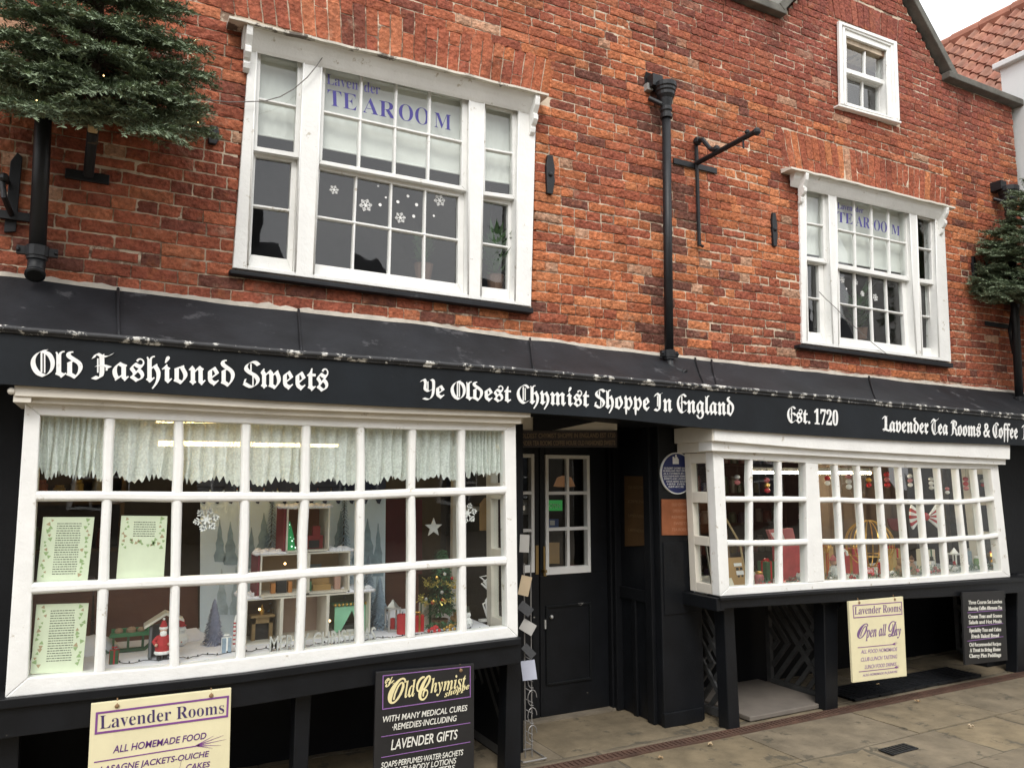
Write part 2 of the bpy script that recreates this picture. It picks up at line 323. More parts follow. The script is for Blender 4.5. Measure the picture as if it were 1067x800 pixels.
def pxblack(mb, text, q, Y, thick=.004, fat=.004):
    V, Fc = blackletter(text, fat); x0 = min(v[0] for v in V); x1 = max(v[0] for v in V); BL, BR, TR, TL = [P(x, y, Y) for x, y in q]; o = len(mb.v)
    for x, y, l in V: u = (x-x0)/(x1-x0); w = y/.74; mb.v.append(lerp(lerp(BL, BR, u), lerp(TL, TR, u), w)+Vector((0, -thick-l*.00003, 0)))
    mb.f += [[i+o for i in f] for f in Fc]
    n = len(V); cnt = {}
    for f in Fc:
        for i in range(len(f)): e = (f[i], f[(i+1) % len(f)]); k = (min(e), max(e)); cnt[k] = None if k in cnt else e
    mb.v += [mb.v[o+i]+Vector((0, thick, 0)) for i in range(n)]
    mb.f += [[o+e[1], o+e[0], o+n+e[0], o+n+e[1]] for e in cnt.values() if e]
def pxtext(mb, s, style, q, Y, **kw): letter_mb(mb, s, style, [P(x, y, Y) for x, y in q], **kw)
# ================================================================ THE SETTING
def tinted(me, cols):                     # one colour per vertex: each brick or flag its own clay or stone
    a = me.color_attributes.new('tint', 'FLOAT_COLOR', 'POINT'); a.data.foreach_set('color', np.array(cols, dtype=np.float32).ravel())
g = MB(); g.box(-150, 150, -150, 150, -.4, -.03)
tag(build('ground', g, mat('ground_soil', (.12, .10, .08), .95), loc=(0, 0, 0)), None, None, kind='structure')

FLAG = mat('york_stone', (.2, .16, .11), .72, var=.4, scale=5, bump=1., bscale=45, attr='tint', worn=(.085, .072, .050), worn_amt=.57, worn_scale=6)
def flags(name, x0, x1, y0, y1, seed, row=(.45, .75), ln=(.55, 1.15)):
    rd = random.Random(seed); mb = MB(); cols = []; y = y1
    while y > y0+.05:
        h = min(rd.uniform(*row), y-y0); x = x0-rd.random()*.6
        while x < x1:
            l = rd.uniform(*ln); a, b = max(x, x0), min(x+l, x1)
            if b-a > .05:
                gp = .006; dz = rd.uniform(-.003, .003); nx, ny = max(2, int((b-a)/.09)), max(2, int(h/.09)); vs = []
                base = rd.choice([(.168, .134, .086), (.158, .128, .086), (.178, .140, .086), (.152, .124, .084), (.170, .138, .094)]); k = rd.uniform(.88, 1.1)
                for j in range(ny+1):
                    for i in range(nx+1):
                        px = a+gp+(b-a-2*gp)*i/nx; py = y-h+gp+(h-2*gp)*j/ny; e = i in (0, nx) or j in (0, ny)
                        q = noise.noise((px*2.1, py*2.1, seed))*.004+noise.noise((px*7, py*7, seed+3))*.0025
                        if e: px += noise.noise((px*9, py*9, 1))*.004; py += noise.noise((px*9, py*9, 5))*.004
                        vs.append((px, py, dz+q-(.006 if e else 0)))
                fs = [(j*(nx+1)+i, j*(nx+1)+i+1, (j+1)*(nx+1)+i+1, (j+1)*(nx+1)+i) for j in range(ny) for i in range(nx)]
                rim = [i for i in range(nx+1)]+[j*(nx+1)+nx for j in range(1, ny+1)]+[ny*(nx+1)+i for i in range(nx-1, -1, -1)]+[j*(nx+1) for j in range(ny-1, 0, -1)]
                n = len(vs); vs += [(vs[r][0], vs[r][1], -.035) for r in rim]
                fs += [(rim[k2], n+k2, n+(k2+1) % len(rim), rim[(k2+1) % len(rim)]) for k2 in range(len(rim))]
                mb.add(vs, fs); cols += [(base[0]*k, base[1]*k, base[2]*k, 1)]*len(vs)
            x += l
        y -= h
    o = build(name, mb, FLAG, loc=(0, 0, 0), fix=False); tinted(o.data, cols); return tag(o, None, None, kind='structure')
flags('pavement', -5, 13, -9, -.292, 3)
flags('forecourt', -1.5, 9.5, -.198, 1.1, 8, (.5, .7), (.7, 1.3))
jt = MB(); jt.box(-5, 13, -9, 1.1, -.028, -.008)
tag(build('joint_bedding', jt, mat('joint_sand', (.10, .085, .06), .95, var=.3, scale=20, bump=.6), loc=(0, 0, 0)), None, None, kind='structure')
sq = MB(); sq.box(-60, 60, -60, -9, -.03, -.004)
tag(build('square', sq, mat('square_paving', (.20, .17, .13), .9, var=.3, scale=2), loc=(0, 0, 0)), None, None, kind='structure')
# iron drain channel along the pavement
ch = thing('drain_channel', 'rusty brown iron drainage channel running along the pavement edge', 'drain', (4, -.245, 0))
c = MB(); c.box(-2, 10, -.288, -.202, -.03, -.002); build('channel_bed', c, mat('rusty_iron', (.085, .045, .03), .8, var=.45, scale=7, bump=.7, bscale=50), ch)
c = MB(); x = -2
while x < 10: c.box(x, x+.018, -.280, -.210, -.004, .004); x += .034
c.box(-2, 10, -.289, -.281, -.02, .005); c.box(-2, 10, -.209, -.201, -.02, .005)
build('grating', c, MATS['rusty_iron'], ch)
# small iron cover in the paving
p = G(935, 781); u = thing('utility_cover', 'small dark iron cover set in the pavement near the right corner', 'cover', (p.x, p.y, 0))
c = MB(); c.box(p.x-.11, p.x+.13, p.y-.05, p.y+.05, .001, .008); build('plate', c, IRON, u, bevel=.002)
c = MB()
for i in range(7): c.box(p.x-.095+i*.032, p.x-.08+i*.032, p.y-.04, p.y+.04, .006, .011)
build('tread', c, IRON, u)
# fallen leaves
rl = random.Random(4)
for k, (x, y, cl) in enumerate([(956, 731, (.45, .30, .16)), (740, 776, (.4, .3, .18)), (688, 790, (.35, .24, .13)), (1012, 757, (.5, .4, .28)), (915, 714, (.42, .3, .16))]):
    p = G(x, y, .009); c = MB(); s = .022; a = rl.random()*6
    pts = [p+Vector((math.cos(a+t)*r*s, math.sin(a+t)*r*s, .004+.012*abs(math.sin(t*2+1)))) for t, r in ((0, 1.4), (.7, .7), (1.3, 1), (2, .5), (2.7, 1), (3.4, .55), (4.2, 1.1), (5.2, .5), (5.8, .8))]
    ctr = p+Vector((0, 0, .004)); c.add([ctr]+pts, [(0, i+1, (i+1) % len(pts)+1) for i in range(len(pts))])
    tag(build('fallen_leaf', c, mat('dry_leaf_%s' % 'abcde'[k], cl, .8), loc=p), ['curled tan leaf lying against the drain channel below the cream sign', 'small dry leaf on the pavement left of the lattice', 'brown leaf by the drain channel in front of the door recess', 'pale scrap of leaf on the flags near the right edge', 'tan leaf beside the drain channel under the cream sign'][k], 'leaf', 'fallen leaves on the pavement')

# ================================================================ THE SHOP BUILDING
B = thing('shop_building', 'old red brick shop with a gable, black painted ground floor and two white bay windows', 'building', (3.4, .3, 0))
WIN_L = [(260.5, 40), (559, 104), (553.5, 319.5), (242.5, 279)]      # outer frame corners in the photo: TL TR BR BL
WIN_R = [(832.8, 190), (983.5, 219), (991.3, 377), (836.4, 357.6)]
WIN_S = [(874.4, 21.6), (934.8, 43.7), (938, 125.4), (876, 108.2)]
def world_quad(q, Y=0): return [P(x, y, Y) for x, y in q]
ZB = 2.42; XL, XR, ZP = -1.6, 7.93, 5.365
GABLE = [(4.70, 5.40), (5.775, 6.62), (6.85, 5.38)]
def ztop(x):
    if x <= GABLE[0][0] or x >= GABLE[2][0]: return ZP
    if x < GABLE[1][0]: return lerp(GABLE[0][1], GABLE[1][1], (x-GABLE[0][0])/(GABLE[1][0]-GABLE[0][0]))
    return lerp(GABLE[1][1], GABLE[2][1], (x-GABLE[1][0])/(GABLE[2][0]-GABLE[1][0]))
holes = []
for q, ex in ((WIN_L, (.0, .0)), (WIN_R, (.0, .0)), (WIN_S, (0, 0))):
    w = world_quad(q); holes.append((min(w[0].x, w[3].x), max(w[1].x, w[2].x), min(w[2].z, w[3].z), max(w[0].z, w[1].z)))
def hole_span(i, z):                      # left and right edge of window i at height z
    w = world_quad((WIN_L, WIN_R, WIN_S)[i]); t0 = (z-w[3].z)/(w[0].z-w[3].z); t1 = (z-w[2].z)/(w[1].z-w[2].z)
    return lerp(w[3].x, w[0].x, t0), lerp(w[2].x, w[1].x, t1)
ARCH = [(holes[0][0]-.12, holes[0][1]+.10, holes[0][3]+.035, holes[0][3]+.335), (holes[1][0]-.12, holes[1][1]+.10, holes[1][3]+.03, holes[1][3]+.34), (holes[2][0]-.08, holes[2][1]+.08, holes[2][3]+.0, holes[2][3]+.23)]
PAL_O = [((.40, .135, .060), 5), ((.44, .165, .075), 4), ((.34, .105, .052), 4), ((.27, .08, .045), 2), ((.15, .058, .042), 1)]
PAL_R = [((.29, .088, .050), 6), ((.25, .074, .045), 5), ((.33, .105, .056), 4), ((.19, .062, .042), 2), ((.38, .135, .07), 1.5)]
rb = random.Random(21); bv = []; bf = []; bc = []
def brick_tint(x, z):                      # clay varies from zone to zone of the wall, and from brick to brick
    w = noise.noise((x*.9, z*.9, 12.3))+.55*math.exp(-((x-2.7)/1.2)**2)-.15; P_ = PAL_O if w+rb.uniform(-.35, .35) > .05 else PAL_R
    c = rb.choices([p[0] for p in P_], [p[1] for p in P_])[0]; k = rb.uniform(.86, 1.14)
    if rb.random() < .03: c = (.40, .23, .15)
    if abs(x-3.38) < .15+.25*abs(noise.noise((z*1.3, 3, 3))) and rb.random() < .42: c = (.14, .058, .042)
    if z < 2.75 and rb.random() < .18: c = (.14, .055, .04)
    if z > 4.5:                            # the upper wall is of a darker, plummier clay
        t = min(1, (z-4.5)/.7)*.7; c = tuple(lerp(a, b, t) for a, b in zip(c, (.22, .068, .052)))
    return (c[0]*k, c[1]*k, c[2]*k, 1)
def sag(x, z): return .014*noise.noise((x*.55, z*.35, 2.2))+.006*noise.noise((x*1.7, z*.9, 8))
def brick(quad2, tint, nx, nz, proud):     # one real brick, worn edges, in the wall plane
    (ax, az), (bx, bz), (cx, cz), (dx, dz) = quad2; o = len(bv)
    for j in range(nz+1):
        for i in range(nx+1):
            u, v = i/nx, j/nz; x = lerp(lerp(ax, bx, u), lerp(dx, cx, u), v); z = lerp(lerp(az, bz, u), lerp(dz, cz, u), v); z += sag(x, z)
            e = (i in (0, nx)) or (j in (0, nz)); cn = (i in (0, nx)) and (j in (0, nz))
            n1 = noise.noise((x*24, z*30, 1.3)); n2 = noise.noise((x*9, z*9, 5.1))
            n3 = noise.noise((x*60, z*60, 3)); y = -proud+n1*.004+n2*.003+n3*.0018+(.0026 if e else 0)+(.0014 if cn else 0)
            if e: x += noise.noise((x*55, z*55, 9))*.0045; z += noise.noise((x*52, z*58, 4))*.0042
            bv.append((x, y, z)); bc.append(tint)
    bf.extend((o+j*(nx+1)+i, o+j*(nx+1)+i+1, o+(j+1)*(nx+1)+i+1, o+(j+1)*(nx+1)+i) for j in range(nz) for i in range(nx))
    rim = [i for i in range(nx+1)]+[j*(nx+1)+nx for j in range(1, nz+1)]+[nz*(nx+1)+i for i in range(nx-1, -1, -1)]+[j*(nx+1) for j in range(nz-1, 0, -1)]
    n = len(bv)
    for r in rim: v = bv[o+r]; bv.append((v[0], .03, v[2])); bc.append(tint)
    m = len(rim); bf.extend((o+rim[k], n+k, n+(k+1) % m, o+rim[(k+1) % m]) for k in range(m))
row = 0; z = ZB
while z < 6.62:
    h = .067+rb.uniform(-.003, .003); j = rb.uniform(.0075, .0115); zc = z+h/2; iv = [[XL, XR]]
    if zc > ZP:
        t = (zc-5.39)/(6.62-5.39)
        if zc < 5.40: iv = [[4.70, 6.85]]
        else: iv = [[lerp(4.70, 5.775, t)+.01, lerp(6.85, 5.775, t)-.01]]
    cuts = [hole_span(i, zc) for i in range(3) if holes[i][2] < zc+.02 and zc-.02 < holes[i][3]]
    cuts += [(a, b) for a, b, lo, hi in ARCH if lo-.045 < zc < hi+.01]
    for a, b in cuts:
        nv = []
        for s0, s1 in iv:
            if b <= s0 or a >= s1: nv.append([s0, s1]); continue
            if a > s0: nv.append([s0, a])
            if b < s1: nv.append([b, s1])
        iv = nv
    for s0, s1 in iv:
        x = s0 - (rb.random()*.2 if s0 == XL else 0); mode = row % 2
        while x < s1-.012:
            l = (.215 if rb.random() < (.78 if mode else .42) else .105)+rb.uniform(-.012, .012)
            if s1-(x+l) < .05: l = s1-x
            if l > .27: l = l/2
            j0 = j; j = j*2.3 if rb.random() < .05 else j
            a, b = max(x, s0)+j*.35, min(x+l, s1)-j*.35
            if b-a > .012:
                brick([(a, z+j*.45), (b, z+j*.45), (b, z+h-j*.45), (a, z+h-j*.45)], brick_tint(x, z), max(3, int((b-a)/.02)), 5, rb.uniform(-.003, .004))
            x += l; j = j0
    z += h; row += 1
for i, (a, b, lo, hi) in enumerate(ARCH):  # flat arches of upright bricks
    n = int((b-a)/.072); mid = (a+b)/2
    for k in range(n):
        x0, x1 = lerp(a, b, k/n), lerp(a, b, (k+1)/n); f = .055 if i < 2 else .10
        sp = lambda x: x+(x-mid)*f
        q = [(x0+.004, lo), (x1-.004, lo), (sp(x1)-.004, hi), (sp(x0)+.004, hi)]; tn = brick_tint(x0, hi)
        if i < 2 and rb.random() < .55:
            m_ = rb.choice((.36, .64)); s0 = [lerp(q[0][0], q[3][0], m_), lerp(q[1][0], q[2][0], m_)]; zz = lerp(lo, hi, m_)
            brick([q[0], q[1], (s0[1], zz-.004), (s0[0], zz-.004)], tn, 2, 4, rb.uniform(-.003, .004)); brick([(s0[0], zz+.004), (s0[1], zz+.004), q[2], q[3]], brick_tint(x0, hi), 2, 4, rb.uniform(-.003, .004))
        else: brick(q, tn, 2, 7, rb.uniform(-.003, .004))
o_ = MB(); o_.v = [Vector(v) for v in bv]; o_.f = [list(f) for f in bf]
bw = build('brick_wall', o_, BRICK, B, fix=False); tinted(bw.data, bc)
# mortar bed and the wall body behind, with the window openings left open
m_ = MB(); xs = sorted({XL, XR, *[h[k] for h in holes for k in (0, 1)], GABLE[0][0], GABLE[2][0]})
def wall_cell(x0, x1, z0, z1): m_.prism([Vector((x0, .0070, z0)), Vector((x1, .0070, z0)), Vector((x1, .0070, z1)), Vector((x0, .0070, z1))], (0, .22, 0))
for x0, x1 in zip(xs[:-1], xs[1:]):
    hs = [h for h in holes if h[0] < (x0+x1)/2 < h[1]]; zz = ZB-.02
    for h in sorted(hs, key=lambda q: q[2]):
        wall_cell(x0, x1, zz, h[2]+.012); zz = h[3]-.012
    wall_cell(x0, x1, zz, ZP+.03)
tr_ = 0
m_.prism([Vector((4.72, .010, ZP+.03)), Vector((6.83, .010, ZP+.03)), Vector((5.775, .010, 6.60))], (0, .2, 0)) if False else None
hs = holes[2]
if True:                                   # gable cells, cut to the slope, round the little window
    for x0, x1, zl in ((4.71, hs[0], ZP+.03), (hs[0], hs[1], hs[3]-.012), (hs[1], 6.84, ZP+.03)):
        pts = [Vector((x0, .009, zl)), Vector((x1, .009, zl)), Vector((x1, .009, ztop(x1)-.01))]
        if x0 < 5.775 < x1: pts.append(Vector((5.775, .009, 6.60)))
        pts.append(Vector((x0, .009, ztop(x0)-.01))); m_.prism(pts, (0, .22, 0))
build('mortar_bed', m_, MORTAR, B)
# copings
c = MB()
def coping(a, b, w=.07, y0=-.07, y1=.28):
    a, b = Vector(a), Vector(b); d = (b-a).normalized(); n = Vector((-d.z, 0, d.x))
    if n.z < 0: n = -n
    c.prism([Vector((a.x, y0, a.z)), Vector((b.x, y0, b.z)), Vector((b.x, y0, b.z))+n*w, Vector((a.x, y0, a.z))+n*w], (0, y1-y0, 0))
coping((XL, 0, ZP+.012), (4.69, 0, ZP+.012)); coping((4.66, 0, 5.40), (5.775, 0, 6.665), .075, -.075); coping((5.775, 0, 6.665), (6.90, 0, 5.375), .075, -.075)
coping((6.80, 0, ZP+.01), (8.0, 0, ZP+.01), .065, -.08)
build('coping', c, STONE, B, bevel=.008)
# pitched roofs behind the parapet
c = MB(); c.prism([Vector((4.6, .26, 5.35)), Vector((6.95, .26, 5.35)), Vector((5.775, .26, 6.58))], (0, 4.5, 0)); c.prism([Vector((XL, .26, 5.25)), Vector((XL, 4.8, 5.25)), Vector((XL, 2.6, 6.1))], (9.3, 0, 0))
TILE = mat('clay_tile', (.27, .10, .06), .85, var=.35, scale=6, bump=.5)
build('roof', c, TILE, B)

# upper storey rooms: dim plaster box behind the sash windows
c = MB(); c.box(XL, 7.9, 3.2, 3.25, 2.45, 5.5); c.box(XL, 7.9, .24, 3.2, 5.2, 5.24); c.box(XL, XL+.04, .24, 3.2, 2.45, 5.2); c.box(7.86, 7.9, .24, 3.2, 2.45, 5.2)
c.box(3.6, 3.66, .24, 3.2, 2.45, 5.2); c.box(XL, 7.9, .24, 3.2, 2.38, 2.43)
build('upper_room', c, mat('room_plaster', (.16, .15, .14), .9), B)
c = MB(); c.box(4.75, 6.75, 2.2, 2.25, 5.28, 6.2); build('attic_wall', c, MATS['room_plaster'], B)

# ---------------------------------------------------------------- sash windows
def qpt(q, u, v): return lerp(lerp(q[0], q[1], u), lerp(q[3], q[2], u), v)
def sash(name, opening, glass_px, Y, cols, rows, barw, parent, gname='glass'):
    op = [Vector((p.x, Y, p.z)) for p in opening]; gq = [P(x, y, Y) for x, y in glass_px]; s = MB(); d = (0, .036, 0)
    for a in range(4): b = (a+1) % 4; s.prism([op[a], op[b], gq[b], gq[a]], d)
    o = build(name, s, WHITE, parent, bevel=.004)
    b = MB()
    for i in range(1, cols): b.bar([qpt(gq, i/cols, v) for v in (-.01, .33, .66, 1.01)], barw, Y+.004, .026, .001)
    for j in range(1, rows): b.bar([qpt(gq, u, j/rows) for u in (-.01, .33, .66, 1.01)], barw, Y+.001, .026, .001)
    if b.v: build('glazing_bars', b, WHITE, o)
    g_ = MB(); gg = [Vector((p.x, Y+.022, p.z)) for p in gq]
    for i in range(cols):
        for j in range(rows): g_.quad(*[qpt(gg, (i+a)/cols, (j+c_)/rows)+Vector((0, random.uniform(-.0022, .0022), 0)) for a, c_ in ((0, 0), (1, 0), (1, 1), (0, 1))])
    build('glass_panes', g_, GLASS, o)
    return o, gq
def shifted(q, dl, dt, dr, db): return [(q[0][0]-dl, q[0][1]-dt), (q[1][0]+dr, q[1][1]-dt+1), (q[2][0]+dr, q[2][1]+db), (q[3][0]-dl, q[3][1]+db-1)]
def sash_window(label, outer, lights, top_gap, bot_gap, sill_px, YF=-.016):
    W_ = bpy.data.objects.new('sash_window', None); COL.objects.link(W_); W_.parent = B; ROOT[W_.name] = ROOT[B.name]; W_['label'] = label
    fr = MB(); oq = outer
    def top(x): t = (x-oq[0][0])/(oq[1][0]-oq[0][0]); return lerp(oq[0][1], oq[1][1], t)
    def bot(x): t = (x-oq[3][0])/(oq[2][0]-oq[3][0]); return lerp(oq[3][1], oq[2][1], t)
    xl = (oq[0][0], oq[3][0]); prev = xl
    for (xa, xb), (xc, xd), *_ in lights:      # opening: left edge (top, bottom), right edge (top, bottom)
        fr.pxprism([(prev[0], top(prev[0])), (xa, top(xa)), (xb, bot(xb)), (prev[1], bot(prev[1]))], YF, .118)
        fr.pxprism([(xa, top(xa)), (xc, top(xc)), (xc, top(xc)+top_gap), (xa, top(xa)+top_gap)], YF, .118)
        fr.pxprism([(xb, bot(xb)-bot_gap), (xd, bot(xd)-bot_gap), (xd, bot(xd)), (xb, bot(xb))], YF, .118)
        prev = (xc, xd)
    fr.pxprism([(prev[0], top(prev[0])), (oq[1][0], oq[1][1]), (oq[2][0], oq[2][1]), (prev[1], bot(prev[1]))], YF, .118)
    build('frame', fr, WHITE, W_, bevel=.004)
    bead = MB()                                 # staff bead round each opening
    out = []
    for (xa, xb), (xc, xd), ug, lg, cols in lights:
        t0, t1 = P(xa, top(xa)+top_gap, YF), P(xc, top(xc)+top_gap, YF); b0, b1 = P(xb, bot(xb)-bot_gap, YF), P(xd, bot(xd)-bot_gap, YF)
        YU, YL = YF+.032, YF+.072
        mu = P(ug[3][0], ug[3][1]+4.5, YU).z; mu2 = P(ug[2][0], ug[2][1]+4.5, YU).z
        def onl(a, b, z): t = (a.z-z)/(a.z-b.z); return lerp(a, b, t)
        up_op = [t0, t1, onl(t1, b1, mu2), onl(t0, b0, mu)]; ml, ml2 = mu+.008, mu2+.008
        lo_op = [onl(t0, b0, ml), onl(t1, b1, ml2), b1, b0]
        us, uq = sash('upper_sash', up_op, ug, YU, cols, 2 if len(lights) > 1 else 1, .021, W_)
        ls, lq = sash('lower_sash', lo_op, lg, YL, cols, 2 if len(lights) > 1 else 1, .019, W_)
        for a, b in ((t0, b0), (t1, b1)): bead.tube([a+Vector((0, .001, 0)), b+Vector((0, .001, 0))], .006, 6)
        bead.tube([t0, t1], .006, 6); out.append((us, uq, ls, lq))
    build('staff_bead', bead, WHITE, W_, smooth=True)
    return W_, out
L1 = [((267.5, 258), (317, 307.5), [(272, 53), (310.8, 63.3), (306.5, 159), (267.8, 152.7)], [(266.5, 163), (303.8, 169), (299.3, 270), (261.5, 265)], 1),
      ((335.3, 326.8), (489.5, 487.8), [(339.8, 66), (481.9, 102), (480.7, 193.8), (335.8, 166.9)], [(333.5, 176.5), (477.6, 205), (477, 295.4), (328.3, 274.9)], 4),
      ((504.5, 501), (541, 536.5), [(506.7, 110.8), (533.8, 117), (534.3, 203), (505.6, 199.3)], [(503.5, 208.9), (529.6, 213.6), (529, 301.7), (502.4, 298.6)], 1)]
winL, wl = sash_window('large white three-light sash window with purple tearoom lettering over the left bay', WIN_L, L1, 9.5, 4.5, None)
L2 = [((839, 841), (863.5, 868), [(841, 198), (857.4, 201), (858.6, 269.5), (840.8, 266.8)], [(841.5, 274.3), (853, 276.6), (855, 347), (843, 345.5)], 1),
      ((870.8, 874), (947.8, 955), [(872.4, 203), (943.6, 219.7), (945.5, 287.8), (873.8, 274.8)], [(874.9, 281), (939.6, 293.5), (943.6, 360.3), (876, 351.4)], 4),
      ((954.8, 960.6), (974.5, 978.5), [(956.2, 226.2), (969.6, 229.4), (971.7, 291.7), (958.3, 290)], [(959.6, 296.2), (967.8, 297.6), (971.3, 363), (962, 362)], 1)]
winR, wr = sash_window('white three-light sash window with tearoom lettering below the gable', WIN_R, L2, 6, 3.5, None)
L3 = [((881, 881.7), (924, 924), [(882.3, 39.2), (921.4, 52.6), (921, 83.5), (882.3, 71)], [(882.7, 79.4), (916.3, 90.7), (916.3, 117), (883, 106.8)], 2)]
winS, ws = sash_window('small white sash window high in the gable', WIN_S, L3, 13, 1.2, None)
arch = MB()                                   # moulded architrave round the gable window
for ins, yo, wd in ((0, -.040, 3.2), (4.2, -.030, 2.0)):
    q = WIN_S; i_ = [(q[0][0]+ins, q[0][1]+ins*1.25), (q[1][0]-ins, q[1][1]+ins*.7), (q[2][0]-ins, q[2][1]), (q[3][0]+ins, q[3][1])]
    n_ = [(i_[0][0]+wd, i_[0][1]+wd*1.25), (i_[1][0]-wd, i_[1][1]+wd*.7), (i_[2][0]-wd, i_[2][1]), (i_[3][0]+wd, i_[3][1])]
    for a, b in ((0, 1), (1, 2), (3, 0)): arch.prism([P(*i_[a], yo), P(*i_[b], yo), P(*n_[b], yo), P(*n_[a], yo)], (0, .026, 0))
build('architrave', arch, WHITE, winS, bevel=.003)
# sills
def sill(w, a, b, th, m, y0=-.055, ex=0):
    c = MB(); c.prism([P(a[0], a[1], y0), P(b[0], b[1], y0), P(b[0], b[1]+th, y0), P(a[0], a[1]+th*.8, y0)], (0, .075, 0)); build('sill', c, m, w, bevel=.004)
sill(winL, (239.5, 280.3), (556, 320.8), 5.5, LEAD); sill(winR, (833.5, 358.5), (993.5, 378.5), 4.5, LEAD); sill(winS, (874, 108.6), (939.5, 126.5), 2.2, WHITE, -.05)
# cornice shelves with scrolled brackets
def shelf(w, a, b, th, proj, m, soff_px):
    c = MB(); n = 24; A, Bp = P(*a, -proj), P(*b, -proj); wob = [random.uniform(-.004, .004) for _ in range(n+1)]
    for i in range(n):
        p, q = lerp(A, Bp, i/n)+Vector((0, 0, wob[i])), lerp(A, Bp, (i+1)/n)+Vector((0, 0, wob[i+1]))
        c.add([p, q, q-Vector((0, 0, th)), p-Vector((0, 0, th)), p+Vector((0, proj-.004, .02)), q+Vector((0, proj-.004, .02)), q+Vector((0, proj-.004, -th)), p+Vector((0, proj-.004, -th))],
              [(0, 1, 2, 3), (4, 5, 1, 0), (3, 2, 6, 7), (7, 6, 5, 4)]+([(0, 3, 7, 4)] if i == 0 else [])+([(1, 5, 6, 2)] if i == n-1 else []))
    build('cornice_shelf', c, m, w, smooth=False)
    c = MB(); z1, z2 = th, .075                  # cove between shelf and frame
    prof = [(-proj+.03, -th), (-proj+.045, -th-.02), (-.055, -th-.045), (-.03, -th-.085), (-.018, -th-.10), (-.0165, -th)]
    A2, B2 = A+(Bp-A)*.04, A+(Bp-A)*.965
    c.add([Vector((e.x, y, e.z+zz)) for e in (A2, B2) for y, zz in prof], [(i, i+1, 7+i, 6+i) for i in range(5)]+[(0, 1, 2, 3, 4, 5), (11, 10, 9, 8, 7, 6)])
    build('cornice_cove', c, WHITE, w)
OLDSHELF = mat('weathered_shelf', (.62, .58, .50), .8, var=.25, scale=10, bump=.7, worn=(.13, .11, .09), worn_amt=.55, worn_scale=7)
shelf(winL, (239, 17), (572, 97.5), .014, .12, OLDSHELF, None); shelf(winR, (824.5, 173.5), (995.5, 215.5), .016, .11, CREAMY, None)
def bracket(w, x, ztop_, h, proj, wd):
    prof = [(0, 0), (-proj, 0), (-proj*1.04, -.1*h), (-proj*.95, -.27*h), (-proj*.7, -.40*h), (-proj*.58, -.46*h), (-proj*.74, -.50*h), (-proj*.72, -.62*h), (-proj*.5, -.72*h), (-proj*.30, -.76*h), (-proj*.36, -.82*h), (-proj*.28, -.92*h), (0, -h)]
    c = MB(); c.prism([Vector((x-wd/2, -.016+y, ztop_+zz)) for y, zz in prof], (wd, 0, 0)); build('scroll_bracket', c, WHITE, w, bevel=.003)
for w, pts in ((winL, ((259.5, 27), (557, 101))), (winR, ((836.5, 180), (982.5, 216)))):
    for x, y in pts:
        p = P(x, y, -.06); bracket(w, p.x, p.z-.004, .25, .088, .034)
# vinyl lettering and snow stickers on the glass
def vinyl(sash_o, Y, items, m):
    for s, q in items: c = MB(); pxtext(c, s, 'serif', q, Y, thick=.0012, fat=-.010); build('lettering', c, m, sash_o)
yv = -.016+.032+.0205
vinyl(wl[1][0], yv, [('TE', [(342.3, 109.7), (371.5, 115.8), (371.5, 99.2), (341.3, 93.3)]), ('AR', [(377.8, 117.2), (412, 124.5), (412, 107.7), (377.8, 101)]), ('OO', [(415.6, 124.5), (447, 131.5), (447, 114), (415.6, 107.6)]), ('M', [(452.5, 132.5), (470, 136.3), (470, 120.5), (452.5, 117.2)])], BLUELET)
vinyl(wl[1][0], yv, [('Laven', [(340.5, 87.5), (373, 94.3), (373, 83.8), (340.5, 77.2)]), ('der', [(379.5, 95.7), (396, 99), (396, 88.6), (379.5, 85.2)])], PALEVIN)
vinyl(wr[1][0], yv, [('TE', [(872.6, 231.3), (888.4, 234), (888.4, 223.4), (872.6, 220.6)]), ('AR', [(891.8, 235.3), (906.4, 238.6), (906.4, 227.4), (891.8, 224.4)]), ('OO', [(910.6, 239.8), (924, 243), (924, 231.5), (910.6, 228.8)]), ('M', [(929, 243.8), (937.4, 246), (937.4, 236), (929, 234)])], BLUELET)
vinyl(wr[1][0], yv, [('Laven', [(872.8, 217.2), (888, 220.3), (888, 214), (872.8, 211)]), ('der', [(891.5, 220.8), (899.5, 222.5), (899.5, 216.8), (891.5, 215.2)])], PALEVIN)
def flake(c, p, r, t=.0012):
    for k in range(6):
        a = math.pi/3*k+.2; d = Vector((math.cos(a), 0, math.sin(a))); e = Vector((-d.z, 0, d.x))
        def rod(a_, b_, w): m = (b_-a_).normalized(); n = Vector((-m.z, 0, m.x))*w; c.prism([a_-n, b_-n, b_+n, a_+n], (0, -t*(1+.4*k), 0))
        rod(p, p+d*r, r*.075)
        for f, l in ((.45, .42), (.7, .28)):
            for sg in (-1, 1): rod(p+d*r*f, p+d*(r*(f+l*.6))+e*(sg*r*l*.7), r*.055)
def stickers(sash_o, Y, lst, label):
    for x, y, r in lst:
        p = P(x, y, Y); c = MB()
        if r > 3: flake(c, p, r*msize(p))
        else: c.prism([p+Vector((math.cos(i*.785), 0, math.sin(i*.785)))*r*msize(p) for i in range(8)], (0, -.001, 0))
        build('snow_sticker', c, LETTER, sash_o)
yl = -.016+.072+.0205
stickers(wl[1][2], yl, [(348, 198, 5), (381, 214, 7), (394, 194, 1.2), (402, 206, 1.2), (396, 213.5, 1.8), (417, 227, 6), (414.5, 210.5, 1.8), (425, 204.5, 1.6), (434, 213.5, 1.8), (431, 225.5, 1.8), (458, 209, 6.5), (452, 225, 1.3)], None)
